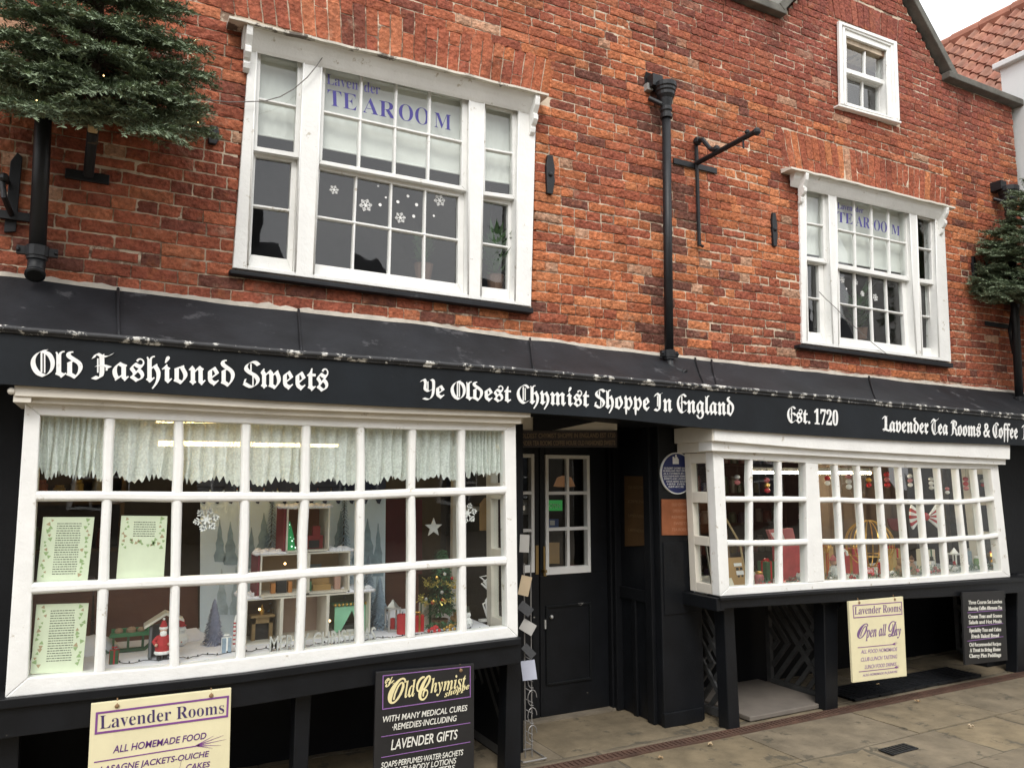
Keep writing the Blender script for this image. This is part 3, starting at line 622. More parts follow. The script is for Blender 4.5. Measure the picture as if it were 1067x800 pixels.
stickers(wr[1][2], yl, [(877.5, 291.5, 3.6), (891.5, 294, 3.4), (898.5, 306, 3.2), (912, 310, 4), (882, 301, 1), (906, 301, 1)], None)
# roller blinds hanging behind the upper sashes
def blind(q, label, drop, cols=None):
    a, b = P(*q[0], .10), P(*q[1], .10); d0, d1 = P(*q[3], .10), P(*q[2], .10); c = MB(); n = 14; r = 10; vs = []
    for j in range(r+1):
        for i in range(n+1):
            p = qpt([a, b, d1, d0], i/n, j/r*drop); vs.append(p+Vector((0, .006*math.sin(i*1.9+j*.4)*(j/r)+.002*math.sin(j*2.6), 0)))
    c.add(vs, [(j*(n+1)+i, j*(n+1)+i+1, (j+1)*(n+1)+i+1, (j+1)*(n+1)+i) for j in range(r) for i in range(n)]); o = (a+b)/2
    t = thing('window_blind', label, 'blind', o, 'pale blinds in the upper windows'); build('cloth', c, BLIND, t, smooth=True)
    c = MB(); c.tube([a+Vector((-.02, 0, .012)), b+Vector((.02, 0, .012))], .012, 8); build('roller', c, WHITE, t)
    c = MB(); c.tube([qpt([a, b, d1, d0], 0, drop), qpt([a, b, d1, d0], 1, drop)], .006, 6); build('hem', c, BLIND, t)
for nm, lts, dr in (('left', L1, .88), ('right', L2, .97)):
    for k, l in enumerate(lts):
        q = l[2]; q = [(q[0][0]-4, q[0][1]-4), (q[1][0]+1, q[1][1]-3), (q[2][0]+1, q[2][1]), (q[3][0]-4, q[3][1]-1)]
        if nm == 'right' and k == 2: continue
        blind(q, 'off white blind half drawn in the %s of the %s upper window' % (('left-hand narrow light', 'wide centre light', 'right-hand narrow light')[k], ('larger left', 'right')[nm == 'right']), dr)
# ---------------------------------------------------------------- lead flashing over the shopfront
FT = [(-80, 279), (0, 286), (124, 302), (220, 314), (432, 336.5), (540, 352), (671, 368), (780, 380), (840, 386), (1063, 409.5), (1120, 415)]
FB = [(-80, 333), (0, 340), (300, 365.5), (540, 384), (840, 410), (1067, 432), (1120, 437)]
FBOT = [(-80, 394), (0, 400), (140, 408), (280, 417), (420, 424), (530, 428.5), (642, 436), (746, 447), (855, 454), (950, 459.6), (1067, 464), (1120, 467)]
YFA = -.40
c = MB(); xs = list(range(-80, 1121, 15)); nr = 5; vs = []
for j in range(nr+1):
    for i, x in enumerate(xs):
        a = P(x, ipl(FT, x), -.012); b = P(a.x*0+x, ipl(FB, x)+1, YFA+.015); b.x = a.x + (b.x-a.x)*1.0
        p = lerp(a, b, j/nr); p.z += noise.noise((p.x*2.2, p.y*5, 3))*.012-.018*math.sin(math.pi*j/nr); p.y += noise.noise((p.x*3, p.z*3, 7))*.006; vs.append(p)
n = len(xs); c.add(vs, [(j*n+i, j*n+i+1, (j+1)*n+i+1, (j+1)*n+i) for j in range(nr) for i in range(n-1)])
for x, lean in ((123, 1), (311, 3), (552, 4), (724, 10), (741, 6), (905, 8)):   # lapped joints in the lead
    pts = []
    for j in range(7):
        t = j/6; a = P(x, ipl(FT, x), -.016); b = P(x+lean, ipl(FB, x+lean)+1, YFA+.01); p = lerp(a, b, t); p.z += -.018*math.sin(math.pi*t)+.006; p.y -= .004; pts.append(p)
    c.tube(pts, .007, 6)
build('lead_flashing', c, LEAD, B, smooth=True)
c = MB(); vs = []
for x in range(-80, 1121, 6):                 # ragged cement fillet
    p = P(x, ipl(FT, x), -.004); w = .018+.016*max(0, noise.noise((p.x*5, 1, 1)))+.012*noise.noise((p.x*19, 2, 1))
    vs += [p+Vector((0, -.018, -.012)), p+Vector((0, -.010, max(.004, w)*.7)), p+Vector((0, .006, max(.006, w)))]
m = len(vs)//3; c.add(vs, [(i*3+k, i*3+k+3, i*3+k+4, i*3+k+1) for i in range(m-1) for k in range(2)])
build('cement_fillet', c, CEMENT, B)

# ---------------------------------------------------------------- fascia signboard
p = P(533, 440, YFA); SG = thing('shop_sign', 'long black signboard with white blackletter shop names above the bay windows', 'sign', (p.x, p.y, p.z))
c = MB(); xs = list(range(-80, 1121, 40))
c.pxstrip(xs, lambda x: ipl(FB, x)+5, lambda x: ipl(FBOT, x), YFA, .045)
build('signboard', c, SIGNBLK, SG)
FLAKY = mat('flaking_moulding', (.03, .031, .034), .6, var=.3, scale=9, bump=.7, bscale=40, worn=(.60, .59, .55), worn_amt=.535, worn_scale=15)
c = MB()
for k, (dy, yy, r) in enumerate(((1.2, -.012, .013), (4.2, -.004, .010))):
    pts = [P(x, ipl(FB, x)+dy, YFA+yy)+Vector((0, 0, .003*noise.noise((x*.05, k, 0)))) for x in range(-80, 1121, 12)]; c.tube(pts, r, 8)
build('moulding', c, FLAKY, SG, smooth=True)
for s, q, sp in (('Old Fashioned Sweets', [(32, 391), (342, 407.3), (342, 380.5), (32, 363.5)], 1.0),
             ('Ye Oldest Chymist Shoppe In England', [(437.5, 413.5), (764.5, 433), (764.5, 413.5), (437.5, 394)], 1.0),
             ('Est. 1720', [(820, 439.8), (872.8, 443.3), (872.8, 427), (820, 422.8)], 1.0),
             ('Lavender Tea Rooms & Coffee', [(919, 449.3), (1060, 457), (1060, 441.5), (919, 432.8)], 1.0),
             ('House', [(1064.5, 457.3), (1096, 459), (1096, 443.5), (1064.5, 441.8)], 1.0)):
    c = MB(); pxblack(c, s, q, YFA-.0005); build('lettering', c, LETTER, SG)
# soffit under the signboard, and lintel boards over the doorway
c = MB()
for x0, x1 in zip(xs[:-1], xs[1:]):
    a, b = P(x0, ipl(FBOT, x0)-4, YFA+.045), P(x1, ipl(FBOT, x1)-4, YFA+.045); c.prism([a, b, b+Vector((0, .62, 0)), a+Vector((0, .62, 0))], (0, 0, .02))
build('soffit', c, MATTE, B)
c = MB(); c.pxprism([(520, 428), (643, 434), (643, 448), (520, 448)], .10, .06); build('lintel', c, CREAMY, B)
c = MB(); c.pxprism([(556, 424), (650, 430), (636, 436.2), (572, 449.2), (556, 449.2)], .09, .008); build('soffit_board', c, MATTE, B)

# ---------------------------------------------------------------- bay windows
def isect(col, row, gt, gb):
    x = sum(col)/2
    yt, yb = ipl(gt, col[0]), ipl(gb, col[1])
    for _ in range(8): x = lerp(col[0], col[1], (ipl(row, x)-yt)/(yb-yt))
    return (x, ipl(row, x))
class Bay: pass
def bay(label, Y0, cols, gt, gb, ot, ob, el, er, rows, wide, barw):
    b = Bay(); b.root = bpy.data.objects.new('bay_window', None); COL.objects.link(b.root); b.root.parent = B; ROOT[b.root.name] = ROOT[B.name]; b.root['label'] = label
    lines = [gt]+rows+[gb]; N = [[isect(cl, ln, gt, gb) for ln in lines] for cl in cols]; b.N = N; f = MB(); D = .075
    def rail(k, outer, e0, e1):                # head and bottom rail
        I_ = [P(*N[i][k], Y0) for i in range(len(cols))]; xo = [e0]+[N[i][k][0] for i in range(1, len(cols)-1)]+[e1]; O_ = [P(x, ipl(outer, x), Y0) for x in xo]; d = Vector((0, D, 0)); n = len(I_)
        f.add(O_+I_+[p+d for p in I_]+[p+d for p in O_], [(q*n+i, q*n+i+1, ((q+1) % 4)*n+i+1, ((q+1) % 4)*n+i) for q in range(4) for i in range(n-1)]+[(0, n, 2*n, 3*n), (n-1, 4*n-1, 3*n-1, 2*n-1)])
    rail(0, ot, el[0], er[0]); rail(3, ob, el[1], er[1])
    f.pxprism([(el[0], ipl(ot, el[0])), N[0][0], N[0][1], N[0][2], N[0][3], (el[1], ipl(ob, el[1]))], Y0, D)
    f.pxprism([N[-1][0], (er[0], ipl(ot, er[0])), (er[1], ipl(ob, er[1])), N[-1][3], N[-1][2], N[-1][1]], Y0, D)
    if wide:
        a, c_ = wide; f.pxprism([N[a][0], N[c_][0], N[c_][1], N[c_][2], N[c_][3], N[a][3], N[a][2], N[a][1]], Y0, D)
    build('frame', f, WHITE, b.root, bevel=.005)
    g = MB(); skip = {0, len(cols)-1} | (set(wide) if wide else set())
    for i in range(len(cols)):
        if i in skip: continue
        pts = []
        for k in range(3):
            for t in (0, .5): pts.append(P(*lerp(Vector((*N[i][k], 0)), Vector((*N[i][k+1], 0)), t).xy, Y0))
        pts.append(P(*N[i][3], Y0)); g.bar(pts, barw, Y0+.002, .05, .0034)
    spans = [(0, wide[0]), (wide[1], len(cols)-1)] if wide else [(0, len(cols)-1)]
    for r in (1, 2):
        for s0, s1 in spans: g.bar([P(*N[i][r], Y0) for i in range(s0, s1+1)], barw*1.08, Y0-.002, .05, .0032)
    build('glazing_bars', g, WHITE, b.root, smooth=False)
    gl = MB()
    for i in range(len(cols)-1):
        if wide and i == wide[0]: continue
        for r in range(3):
            q = [P(*N[i][r], Y0+.03), P(*N[i+1][r], Y0+.03), P(*N[i+1][r+1], Y0+.03), P(*N[i][r+1], Y0+.03)]; gl.quad(*[v+Vector((0, random.uniform(-.0012, .0012), 0)) for v in q])
    build('glass_panes', gl, GLASS, b.root)
    return b
def steps(name, tabs, parent, m, ends):        # stepped cornice: list of (top poly, bottom poly, y front)
    c = MB()
    for (tp, bt, y), (x0, x1) in zip(tabs, ends):
        xs = [x0+(x1-x0)*i/12 for i in range(13)]
        c.pxstrip(xs, lambda x: ipl(tp, x), lambda x: ipl(bt, x), y, .09-(y+.30) if y < -.31 else .07)
    return build(name, c, m, parent, bevel=.003)
YB = -.30
colsL = [(42, 29), (114.6, 103), (186.9, 181.5), (257.5, 252), (320.5, 313.7), (376.8, 376.4), (431, 430), (482.3, 483.5), (526, 529)]
gtL = [(42, 432.5), (133, 436.5), (257, 441), (322, 443.5), (430, 447.5), (526, 448.5)]
gbL = [(29, 706), (96, 701), (177, 695), (255, 685.5), (369, 671.8), (426, 665), (528, 653)]
otL = [(26, 419.5), (100, 422.5), (280, 432), (410, 437), (543, 441.5)]; obL = [(5, 727), (240, 702.5), (390, 682), (540, 663.5)]
r1L = [(20, 516.5), (150, 517.3), (320, 517), (415, 514.5), (528, 511)]; r2L = [(20, 613), (66, 612), (136, 608), (266, 602), (356, 595.5), (430, 590), (534, 583.7)]
BL_ = bay('left white bay window of small panes with lace curtains and a winter display', YB, colsL, gtL, gbL, otL, obL, (26, 5), (537.6, 540), [r1L, r2L], None, .042)
colsR = [(754.4, 760.3), (783.5, 784.5), (814, 815.4), (840, 842.3), (852.5, 859.5), (872.6, 881), (895.7, 903.6), (917.6, 926.6), (939, 948.5), (959, 969), (979.5, 988.8), (998.4, 1009.6), (1017, 1029.3), (1032.5, 1044.5)]
gtR = [(754, 477.5), (817, 480.5), (853.5, 483), (942, 487), (1032, 488.7)]; gbR = [(760, 611.5), (843, 606.8), (861, 605.4), (952, 602), (1044, 594.7)]
otR = [(743, 469.5), (855, 474.8), (960, 481), (1046, 484)]; obR = [(750.4, 621), (850, 614), (950, 608), (1053, 601)]
r1R = [(754, 519.5), (850, 520.4), (960, 523.2), (1000, 523), (1017, 521.4), (1040, 519)]; r2R = [(760, 566), (850, 564.7), (968, 563.8), (1028, 559.6), (1046, 557.6)]
BR_ = bay('right white bay window of narrow panes over the black lattice', YB, colsR, gtR, gbR, otR, obR, (743, 750.4), (1040, 1053), [r1R, r2R], (3, 4), .036)
# cornices
topL = [(0, 396), (140, 405), (280, 413.5), (420, 421), (560, 427)]
midL = [(15, 412.5), (100, 416), (280, 425.5), (410, 430.5), (556, 435)]
steps('cornice', [(topL, midL, -.375), (midL, [(x, y) for x, y in otL], -.342)], BL_.root, CREAMY, [(15, 553), (25, 543)])
topR = [(744, 444), (855, 451), (950, 456.5), (1055, 461)]; midR = [(744, 459), (855, 468), (960, 473.6), (1053, 478.5)]
steps('cornice', [(topR, midR, -.375), (midR, otR, -.342)], BR_.root, WHITE, [(744.5, 1052.5), (742, 1048)])
# returns of the bays back to the wall
def side_return(bayo, x_front, z0f, z1f, sgn, name='side_frame'):
    """side of a bay, perpendicular to the wall, with three small panes"""
    (xt, zt), (xb, zb) = z1f, z0f; q = [Vector((xt, -.005, zt-.004)), Vector((xt, YB+.005, zt-.004)), Vector((xb, YB+.005, zb)), Vector((xb, -.005, zb))]
    d = (-.05*sgn, 0, 0); f = MB(); us = (0, .22, .72, 1.0); vsr = (0, .075, .28, .36, .60, .665, .93, 1)
    for k in range(3): f.prism([qpt(q, us[0] if k != 1 else us[1], 0), qpt(q, us[1] if k == 0 else (us[2] if k == 1 else 1), 0), qpt(q, us[1] if k == 0 else (us[2] if k == 1 else 1), .075), qpt(q, us[0] if k != 1 else us[1], .075)], d) if k == 1 else None
    f.prism([qpt(q, 0, 0), qpt(q, us[1], 0), qpt(q, us[1], 1), qpt(q, 0, 1)], d); f.prism([qpt(q, us[2], 0), qpt(q, .985, 0), qpt(q, .985, 1), qpt(q, us[2], 1)], d)
    for a, b in ((.28, .36), (.60, .665), (.93, 1)): f.prism([qpt(q, us[1], a), qpt(q, us[2], a), qpt(q, us[2], b), qpt(q, us[1], b)], d)
    build(name, f, CREAMY, bayo.root, bevel=.004)
    g = MB(); h = Vector((-.03*sgn, 0, 0)); g.quad(*[qpt(q, u, v)+h for u, v in ((us[1], .075), (us[2], .075), (us[2], .93), (us[1], .93))]); build('side_glass', g, GLASS, bayo.root)
a, b = P(743.2, 470.5, YB), P(750.6, 621, YB); side_return(BR_, 0, (b.x+.002, b.z), (a.x+.004, a.z), -1)
a, b = P(1040, 485, YB), P(1053, 601, YB); side_return(BR_, 0, (b.x-.002, b.z), (a.x-.002, a.z), 1)
a, b = P(537.6, 442, YB), P(540, 663.5, YB); side_return(BL_, 0, (b.x-.002, b.z), (a.x-.002, a.z), 1)
a, b = P(26, 420.5, YB), P(5, 727, YB); side_return(BL_, 0, (b.x+.002, b.z), (a.x+.002, a.z), -1)
c = MB(); p = P(744, 446, -.37); z2 = P(744, 459.5, -.37).z; z3 = P(742, 470, -.34).z
c.box(p.x-.012, p.x+.06, -.366, .02, z2, p.z+.02); c.box(p.x+.012, p.x+.06, -.335, .02, z3-.002, z2-.001); build('cornice_return', c, CREAMY, BR_.root, bevel=.004)
c = MB(); p = P(553, 429, -.37); c.box(p.x-.03, p.x+.002, -.28, .02, P(543, 441, -.34).z+.004, p.z+.01); build('cornice_return', c, CREAMY, BL_.root, bevel=.004)
p = P(15.5, 407.5, -.37); c = MB(); c.ball(p+Vector((-.012, .0, .0)), .016, 8); c.box(p.x-.004, p.x+.06, -.366, .02, P(26, 419, -.37).z, p.z+.015); build('cornice_return', c, CREAMY, BL_.root)
# bay tops and display floors
FLZ_L, FLZ_R = .785, .865
c = MB(); c.box(-.33, 2.03, -.235, .0, 1.95, 1.98); build('bay_ceiling', c, CREAMY, BL_.root)
c = MB(); c.box(3.60, 6.78, -.235, .0, 1.90, 1.93); build('bay_ceiling', c, CREAMY, BR_.root)
c = MB(); c.box(-.27, 2.0, -.228, .62, FLZ_L-.05, FLZ_L); build('display_floor', c, SNOW, BL_.root)
c = MB(); c.box(3.62, 6.75, -.228, .62, FLZ_R-.05, FLZ_R); build('display_floor', c, mat('display_cloth', (.60, .62, .64), .8, var=.1), BR_.root)
# black beams below the glass
def beam(bayo, tops, drop, x0, x1, YF):
    c = MB(); xs = [lerp(x0, x1, i/10) for i in range(11)]; dr_ = lambda x: lerp(drop[0], drop[1], (x-x0)/(x1-x0))
    c.pxstrip(xs, lambda x: ipl(tops, x)+.4, lambda x: ipl(tops, x)+dr_(x), YF, .13); c.pxstrip(xs, lambda x: ipl(tops, x)+1.5, lambda x: ipl(tops, x)+1.5+dr_(x)*.24, YF-.022, .02)
    return build('bottom_beam', c, BLACK, bayo.root, bevel=.003)
beam(BL_, [(-30, 730.5)]+obL+[(550, 662.3)], (43, 27), -30, 543, YB-.012)
beam(BR_, [(740, 620.5)]+obR+[(1072, 599.7)], (13, 17), 751, 1072, YB-.012)
c = MB(); p = P(751, 622, YB); c.box(p.x-.045, p.x+.02, YB-.01, .04, p.z-.085, p.z-.004); build('bottom_beam', c, BLACK, BR_.root, bevel=.004)
# posts and lattice
def post(px0, px1, bayo, y0=-.205, dp=.10):
    (t0, t1), (b0, b1) = px0, px1; c = MB(); Y = y0
    q = [P(*t0, Y), P(*t1, Y), P(*b1, Y), P(*b0, Y)]
    for v in q[2:]: v.z = -.004
    q[2].x = lerp(q[1].x, P(*b1, Y).x, 1); c.prism(q, (0, dp, 0)); return build('post', c, BLACK, bayo.root, bevel=.006)
post(((754, 625), (764.5, 624)), ((760, 762), (771.5, 760)), BR_)
post(((858.5, 618), (873, 617)), ((861, 742), (873.5, 740)), BR_); post(((1060, 598), (1071, 597)), ((1060, 697.5), (1071, 695)), BR_)
post(((308, 720), (325, 717)), ((305, 815), (320, 813)), BL_); post(((528.5, 684), (543, 682)), ((526, 806), (543, 801)), BL_); post(((-25, 760), (21, 755)), ((-30, 870), (18, 860)), BL_)
c = MB(); p = P(864, 627, -.21)
for x, y, w, h in ((856, 625, 22, 5), (874, 627, 3.5, 7)): c.pxprism([(x, y), (x+w, y-1), (x+w, y+h-1), (x, y+h)], -.225, .03)
build('bracket_block', c, BLACK, BR_.root)
def lattice(X, Ya, Yb, z0, z1, bayo):
    c = MB(); w = .017
    def seg(y0, za, y1, zb, t):
        a, b = Vector((X+t, y0, za)), Vector((X+t, y1, zb)); d = (b-a)
        if d.length < .05: return
        d.normalize(); n = Vector((0, -d.z, d.y))*w; c.prism([a-n, b-n, b+n, a+n], (.018, 0, 0))
    def clip(k, off, zlo, zhi, t):            # z = k*(y-Ya)+off inside the half panel
        ys = sorted(((zlo-off)/k+Ya, (zhi-off)/k+Ya)); y0, y1 = max(Ya, ys[0]), min(Yb, ys[1])
        if y1 > y0: seg(y0, k*(y0-Ya)+off, y1, k*(y1-Ya)+off, t)
    k = (z1-z0)/(Yb-Ya); zm = (z0+z1)/2
    clip(k, z0, z0, z1, 0); clip(-k, z1, z0, z1, .0195)
    for i in (1, 2, 3):
        o = i*.19*(z1-z0)
        clip(-k, z1-o, z0, zm-.0, .0195); clip(-k, z1+o, z0, zm, .0195); clip(k, z0+o, zm, z1, 0); clip(k, z0-o, zm, z1, 0)
    c.box(X, X+.035, Ya, Yb, z0-.02, z0+.03); c.box(X, X+.035, Yb, Yb+.04, z0, z1)
    build('lattice_panel', c, mat('lifted_black', (.055, .055, .054), .5, var=.4, scale=8, spec=.5, bump=.4, worn=(.12, .11, .09), worn_amt=.66, worn_scale=14), bayo.root)  # black paint with its base colour lightened so the lattice shows in the under-bay dark
for px, bayo in (((761, 690), BR_), ((864, 680), BR_), ((1064, 650), BR_), ((536, 740), BL_)):
    lattice(P(*px, -.1).x-.02, -.105, .46, .03, .70, bayo)
c = MB(); c.box(-1.6, 2.2, .60, .64, -.01, FLZ_L-.05); build('back_panel', c, MATTE, BL_.root)
c = MB(); c.box(3.62, 8.0, .60, .64, -.01, FLZ_R-.05); build('back_panel', c, MATTE, BR_.root)
# raised stone under the right bay, iron grating beside it
a, b = P(772, 700, -.1).x+.03, P(861, 700, -.1).x
c = MB(); c.box(a, b, -.14, .58, 0.0, .032); build('plinth_slab', c, mat('pale_stone', (.15, .13, .11), .9, var=.2, scale=5, bump=.4), BR_.root, bevel=.006)
a, b = G(878, 728).x, G(1010, 702).x; c = MB()
for i in range(9): c.box(a+.02, b, .0+i*.035-.14, .0+i*.035-.118, .0, .02)
for i in range(12): x = lerp(a+.02, b-.02, i/11); c.box(x, x+.015, -.14, .165, .0, .016)
gr = thing('cellar_grating', 'black iron cellar grating lying on the ground under the right bay', 'grating', ((a+b)/2, 0, 0)); build('bars', c, IRON, gr)
# black painted front wall left of the bay, right of the bay
for b_ in ((-1.6, -.352, .0, .2, 0, 2.42), (6.88, 8.0, .03, .2, 0, 2.42), (2.14, 2.3, .05, .62, 0, 2.42)):
    c = MB(); c.box(*b_); build('painted_wall', c, MATTE, B)

# ---------------------------------------------------------------- doorway
YD = .56
xa, xb = P(690, 650, .03).x, P(722, 650, .03).x+.035
c = MB(); c.box(xa, xb+.05, .03, YD+.3, 0, 2.42); build('pillar', c, BLACK, B, bevel=.008)
c = MB(); c.box(xa-.006, xb+.02, .018, .05, 0, .09); build('pillar_plinth', c, BLACK, B, bevel=.003); c = MB()
p0, p1 = P(690, 560, .03), P(722, 560, .03)
c.box(xa+.02, xb, .022, .028, P(700, 640, .03).z, P(700, 565, .03).z); build('pillar_panel', c, BLACK, B, bevel=.003)
c = MB(); c.box(xa-.03, xa, .10, .17, 0, 2.3); c.box(xa-.022, xa, .17, YD, .78, .86); c.box(xa-.022, xa, .17, YD, 1.98, 2.06); c.box(xa-.055, xa, YD-.08, YD, 0, 2.3)
c.box(xa-.02, xa, .30, .34, 0, .78); build('recess_panelling', c, MATTE, B, bevel=.004)
dl, dr = P(529, 600, YD).x, P(634, 650, YD).x; ztp = P(590, 466, YD).z
c = MB(); c.box(dr, dr+.075, YD-.04, YD+.08, 0, ztp+.06); c.box(2.0, dr+.075, YD-.04, YD+.08, ztp+.004, ztp+.07); c.box(2.0, xa, YD+.0, YD+.06, ztp+.07, 2.42); c.box(xa-.2, xa+.1, YD+.01, YD+.06, 0, 2.42)
build('door_frame', c, MATTE, B, bevel=.004)
def door_leaf(x0, x1, gq, rows, label):
    """black leaf with a white glazed upper half; gq: outer corners of the white frame in the photo"""
    D = MB(); w = [P(x, y, YD) for x, y in gq]; zb = max(w[2].z, w[3].z); zt = min(w[0].z, w[1].z); gx0, gx1 = w[0].x, w[1].x
    D.box(x0, x1, YD, YD+.045, .012, zb-.004); D.box(x0, gx0, YD, YD+.045, zb-.004, ztp); D.box(gx1, x1, YD, YD+.045, zb-.004, ztp); D.box(gx0, gx1, YD, YD+.045, zt, ztp)
    d = build('shop_door', D, BLACK, B, bevel=.004); d['label'] = label
    f = MB(); t = .026; tb = .05; y0 = YD-.012
    f.box(gx0, gx0+t, y0, y0+.05, zb, zt); f.box(gx1-t, gx1, y0, y0+.05, zb, zt); f.box(gx0+t, gx1-t, y0, y0+.05, zt-t, zt); f.box(gx0+t, gx1-t, y0, y0+.05, zb, zb+tb)
    build('glazed_frame', f, WHITE, d, bevel=.003)
    b_ = MB(); xm = (gx0+gx1)/2
    b_.box(xm-.011, xm+.011, y0+.004, y0+.03, zb+tb, zt-t)
    for y in rows:
        z = P(590, y, YD).z; b_.box(gx0+t, gx1-t, y0+.002, y0+.028, z-.011, z+.011)
    build('glazing_bars', b_, WHITE, d); g_ = MB(); g_.quad(Vector((gx0, YD+.02, zt)), Vector((gx1, YD+.02, zt)), Vector((gx1, YD+.02, zb)), Vector((gx0, YD+.02, zb))); build('glass_panes', g_, GLASS, d)
    m = MB(); pz = P(590, 629, YD).z, P(590, 711, YD).z; a, b = gx0, gx1
    for q in ((a, a+.016, pz[1], pz[0]), (b-.016, b, pz[1], pz[0]), (a+.016, b-.016, pz[0]-.016, pz[0]), (a+.016, b-.016, pz[1], pz[1]+.016)): m.box(q[0], q[1], YD-.012, YD+.002, q[2], q[3])
    build('panel_moulding', m, mat('chipped_black', (.006, .007, .008), .5, spec=.25, var=.3, bump=.4, worn=(.55, .53, .48), worn_amt=.64, worn_scale=6), d, bevel=.003)
    return d
xmid = P(562.5, 600, YD).x
dR = door_leaf(xmid+.003, dr-.003, [(567.5, 473.6), (613.5, 474), (616.5, 598.8), (569, 598.8)], (513.5, 550.6), 'right black door leaf with white framed panes')
dL = door_leaf(xmid*2-dr, xmid-.003, [(510, 472), (556, 472), (557, 598.8), (511, 598.8)], (513, 551), 'left black door leaf half hidden by the bay')
c = MB(); c.pxprism([(566.3, 569), (569.2, 569), (569.6, 600), (566.6, 600)], YD-.006, .005); c.box(xmid+.012, xmid+.03, YD-.05, YD-.004, .98, 1.0); build('push_plate', c, mat('brass', (.35, .25, .11), .35, .9, var=.2), dR)
c = MB(); c.box(xmid-.035, xmid-.012, YD-.006, YD, P(560, 598, YD).z, P(560, 568, YD).z); build('push_plate', c, MATS['brass'], dL)
c = MB(); p = P(574, 642, YD); c.ball(p+Vector((-.005, -.02, 0)), .014, 8); p = P(567.5, 650, YD); c.box(p.x-.006, p.x+.006, YD-.012, YD, p.z-.03, p.z+.03); build('letter_knob', c, SILVER, dR)
c = MB(); c.box(2.0, xa+.1, YD-.06, YD+.3, -.02, .012); build('door_sill', c, mat('worn_sill', (.16, .135, .10), .85, var=.3, bump=.5), B)
# licence board over the door
p = P(590, 455, .085); t = thing('licence_board', 'dark brown lettered board above the shop door', 'sign', p)
c = MB(); c.pxprism([(520, 448.8), (643, 448.8), (643, 466), (520, 466)], .085, .02); build('board', c, mat('brown_licence', (.022, .014, .010), .5), t)
for s, y in (('YE OLDEST CHYMIST SHOPPE IN ENGLAND EST 1720', 456.3), ('LAVENDER TEA ROOMS COFFEE HOUSE OLD FASHIONED SWEETS', 464)): c = MB(); pxtext(c, s, 'plain', [(536, y), (641, y-.6), (641, y-5.4), (536, y-4.8)], .0845, thick=.001, fat=.012); build('lettering', c, mat('tarnished_gilt', (.20, .14, .08), .6), t)
# plaques
PY = .03
p = P(704.5, 493, PY-.012); t = thing('round_plaque', 'round dark blue plaque with a white rim on the black pillar', 'plaque', p)
ctr = P(704.5, 493, PY); rr = 21.5*msize(ctr)
def disc(c, r0, r1, y0, y1, n=40):
    for k in range(n):
        a, b = 2*math.pi*k/n, 2*math.pi*(k+1)/n
        q = [ctr+Vector((math.cos(t_)*r_, 0, math.sin(t_)*r_)) for t_, r_ in ((a, r0), (b, r0), (b, r1), (a, r1))]
        if r0 == 0: q = q[1:]
        c.prism([Vector((v.x, y0, v.z)) for v in q], (0, y1-y0, 0))
c = MB(); disc(c, 0, rr*.95, PY-.012, PY-.001); build('disc', c, mat('plaque_blue', (.022, .032, .13), .35), t)
c = MB(); disc(c, rr*.95, rr, PY-.016, PY-.001); build('rim', c, LETTER, t)
c = MB(); tw = P(704, 480, PY-.0125)
c.prism([tw+Vector((x*.01, 0, z*.01)) for x, z in ((-2.6, -2.2), (2.6, -2.2), (2.6, 1.4), (1.8, 1.4), (1.8, 2.6), (.9, 2.6), (.9, 4.2), (-.2, 4.2), (-.2, 2.0), (-1.2, 2.0), (-1.2, 2.8), (-2.6, 2.8))], (0, -.002, 0))
for k, s in enumerate(('YE OLDEST CHYMIST SHOPPE', 'IN ENGLAND FIRST OPENED', 'AS A CHYMISTS IN 1720', 'OLD FASHIONED REMEDIES', 'SWEETS AND LAVENDER', 'HAVE BEEN SOLD', 'HERE EVER', 'SINCE')):
    y = 488.6+k*2.75; hw = math.sqrt(max(0, 1-((y-493)/21.5)**2))*14*(.95 if k < 5 else .8); pxtext(c, s, 'plain', [(704.5-hw, y), (704.5+hw, y), (704.5+hw, y-1.9), (704.5-hw, y-1.9)], PY-.0125, thick=.001, fat=.012)
build('lettering', c, LETTER, t)
p = P(705, 539, PY-.01); t = thing('copper_plate', 'square copper coloured plate below the round plaque', 'plaque', p)
c = MB(); c.pxprism([(689.5, 520), (722.5, 520), (722.5, 557.5), (690, 557.5)], PY-.011, .009); build('plate', c, mat('copper', (.36, .13, .06), .45, .55, var=.25, scale=10, bump=.2), t, bevel=.002)
c = MB()
for k, (s, w) in enumerate((('OLD CHYMIST', 9), ('OPEN DAILY', 8), ('REMEDIES', 9), ('SWEETS', 7), ('TEA ROOMS', 9))): pxtext(c, s, 'plain', [(709-w, 527+k*6.5), (709+w, 527+k*6.5), (709+w, 524+k*6.5), (709-w, 524+k*6.5)], PY-.0115, thick=.0008)
build('lettering', c, mat('copper_pale', (.50, .24, .14), .5, .3), t)
q = [PX(652, 495.6, xa-.004), PX(675.5, 496.5, xa-.004), PX(675.5, 568, xa-.004), PX(652.5, 569, xa-.004)]
t = thing('notice_board', 'tall brown notice panel on the side of the door recess', 'sign', (q[0]+q[2])/2)
c = MB(); c.prism(q, (-.014, 0, 0)); build('panel', c, mat('bronze_panel', (.085, .045, .016), .5, .3, var=.25, scale=8), t, bevel=.002)
c = MB()
for k in range(4):
    z = lerp(q[0].z, q[3].z, .18+k*.2); ym = (q[0].y+q[1].y)/2; letter_mb(c, ('TEA ROOMS', 'OPEN', 'UPSTAIRS', 'LAVENDER')[k], 'plain', [Vector((xa-.0185, ym+.09, z)), Vector((xa-.0185, ym-.09, z)), Vector((xa-.0185, ym-.09, z+.02)), Vector((xa-.0185, ym+.09, z+.02))], back=(-.001, 0, 0))
build('lettering', c, mat('bronze_letters', (.14, .09, .04), .5, .3), t)
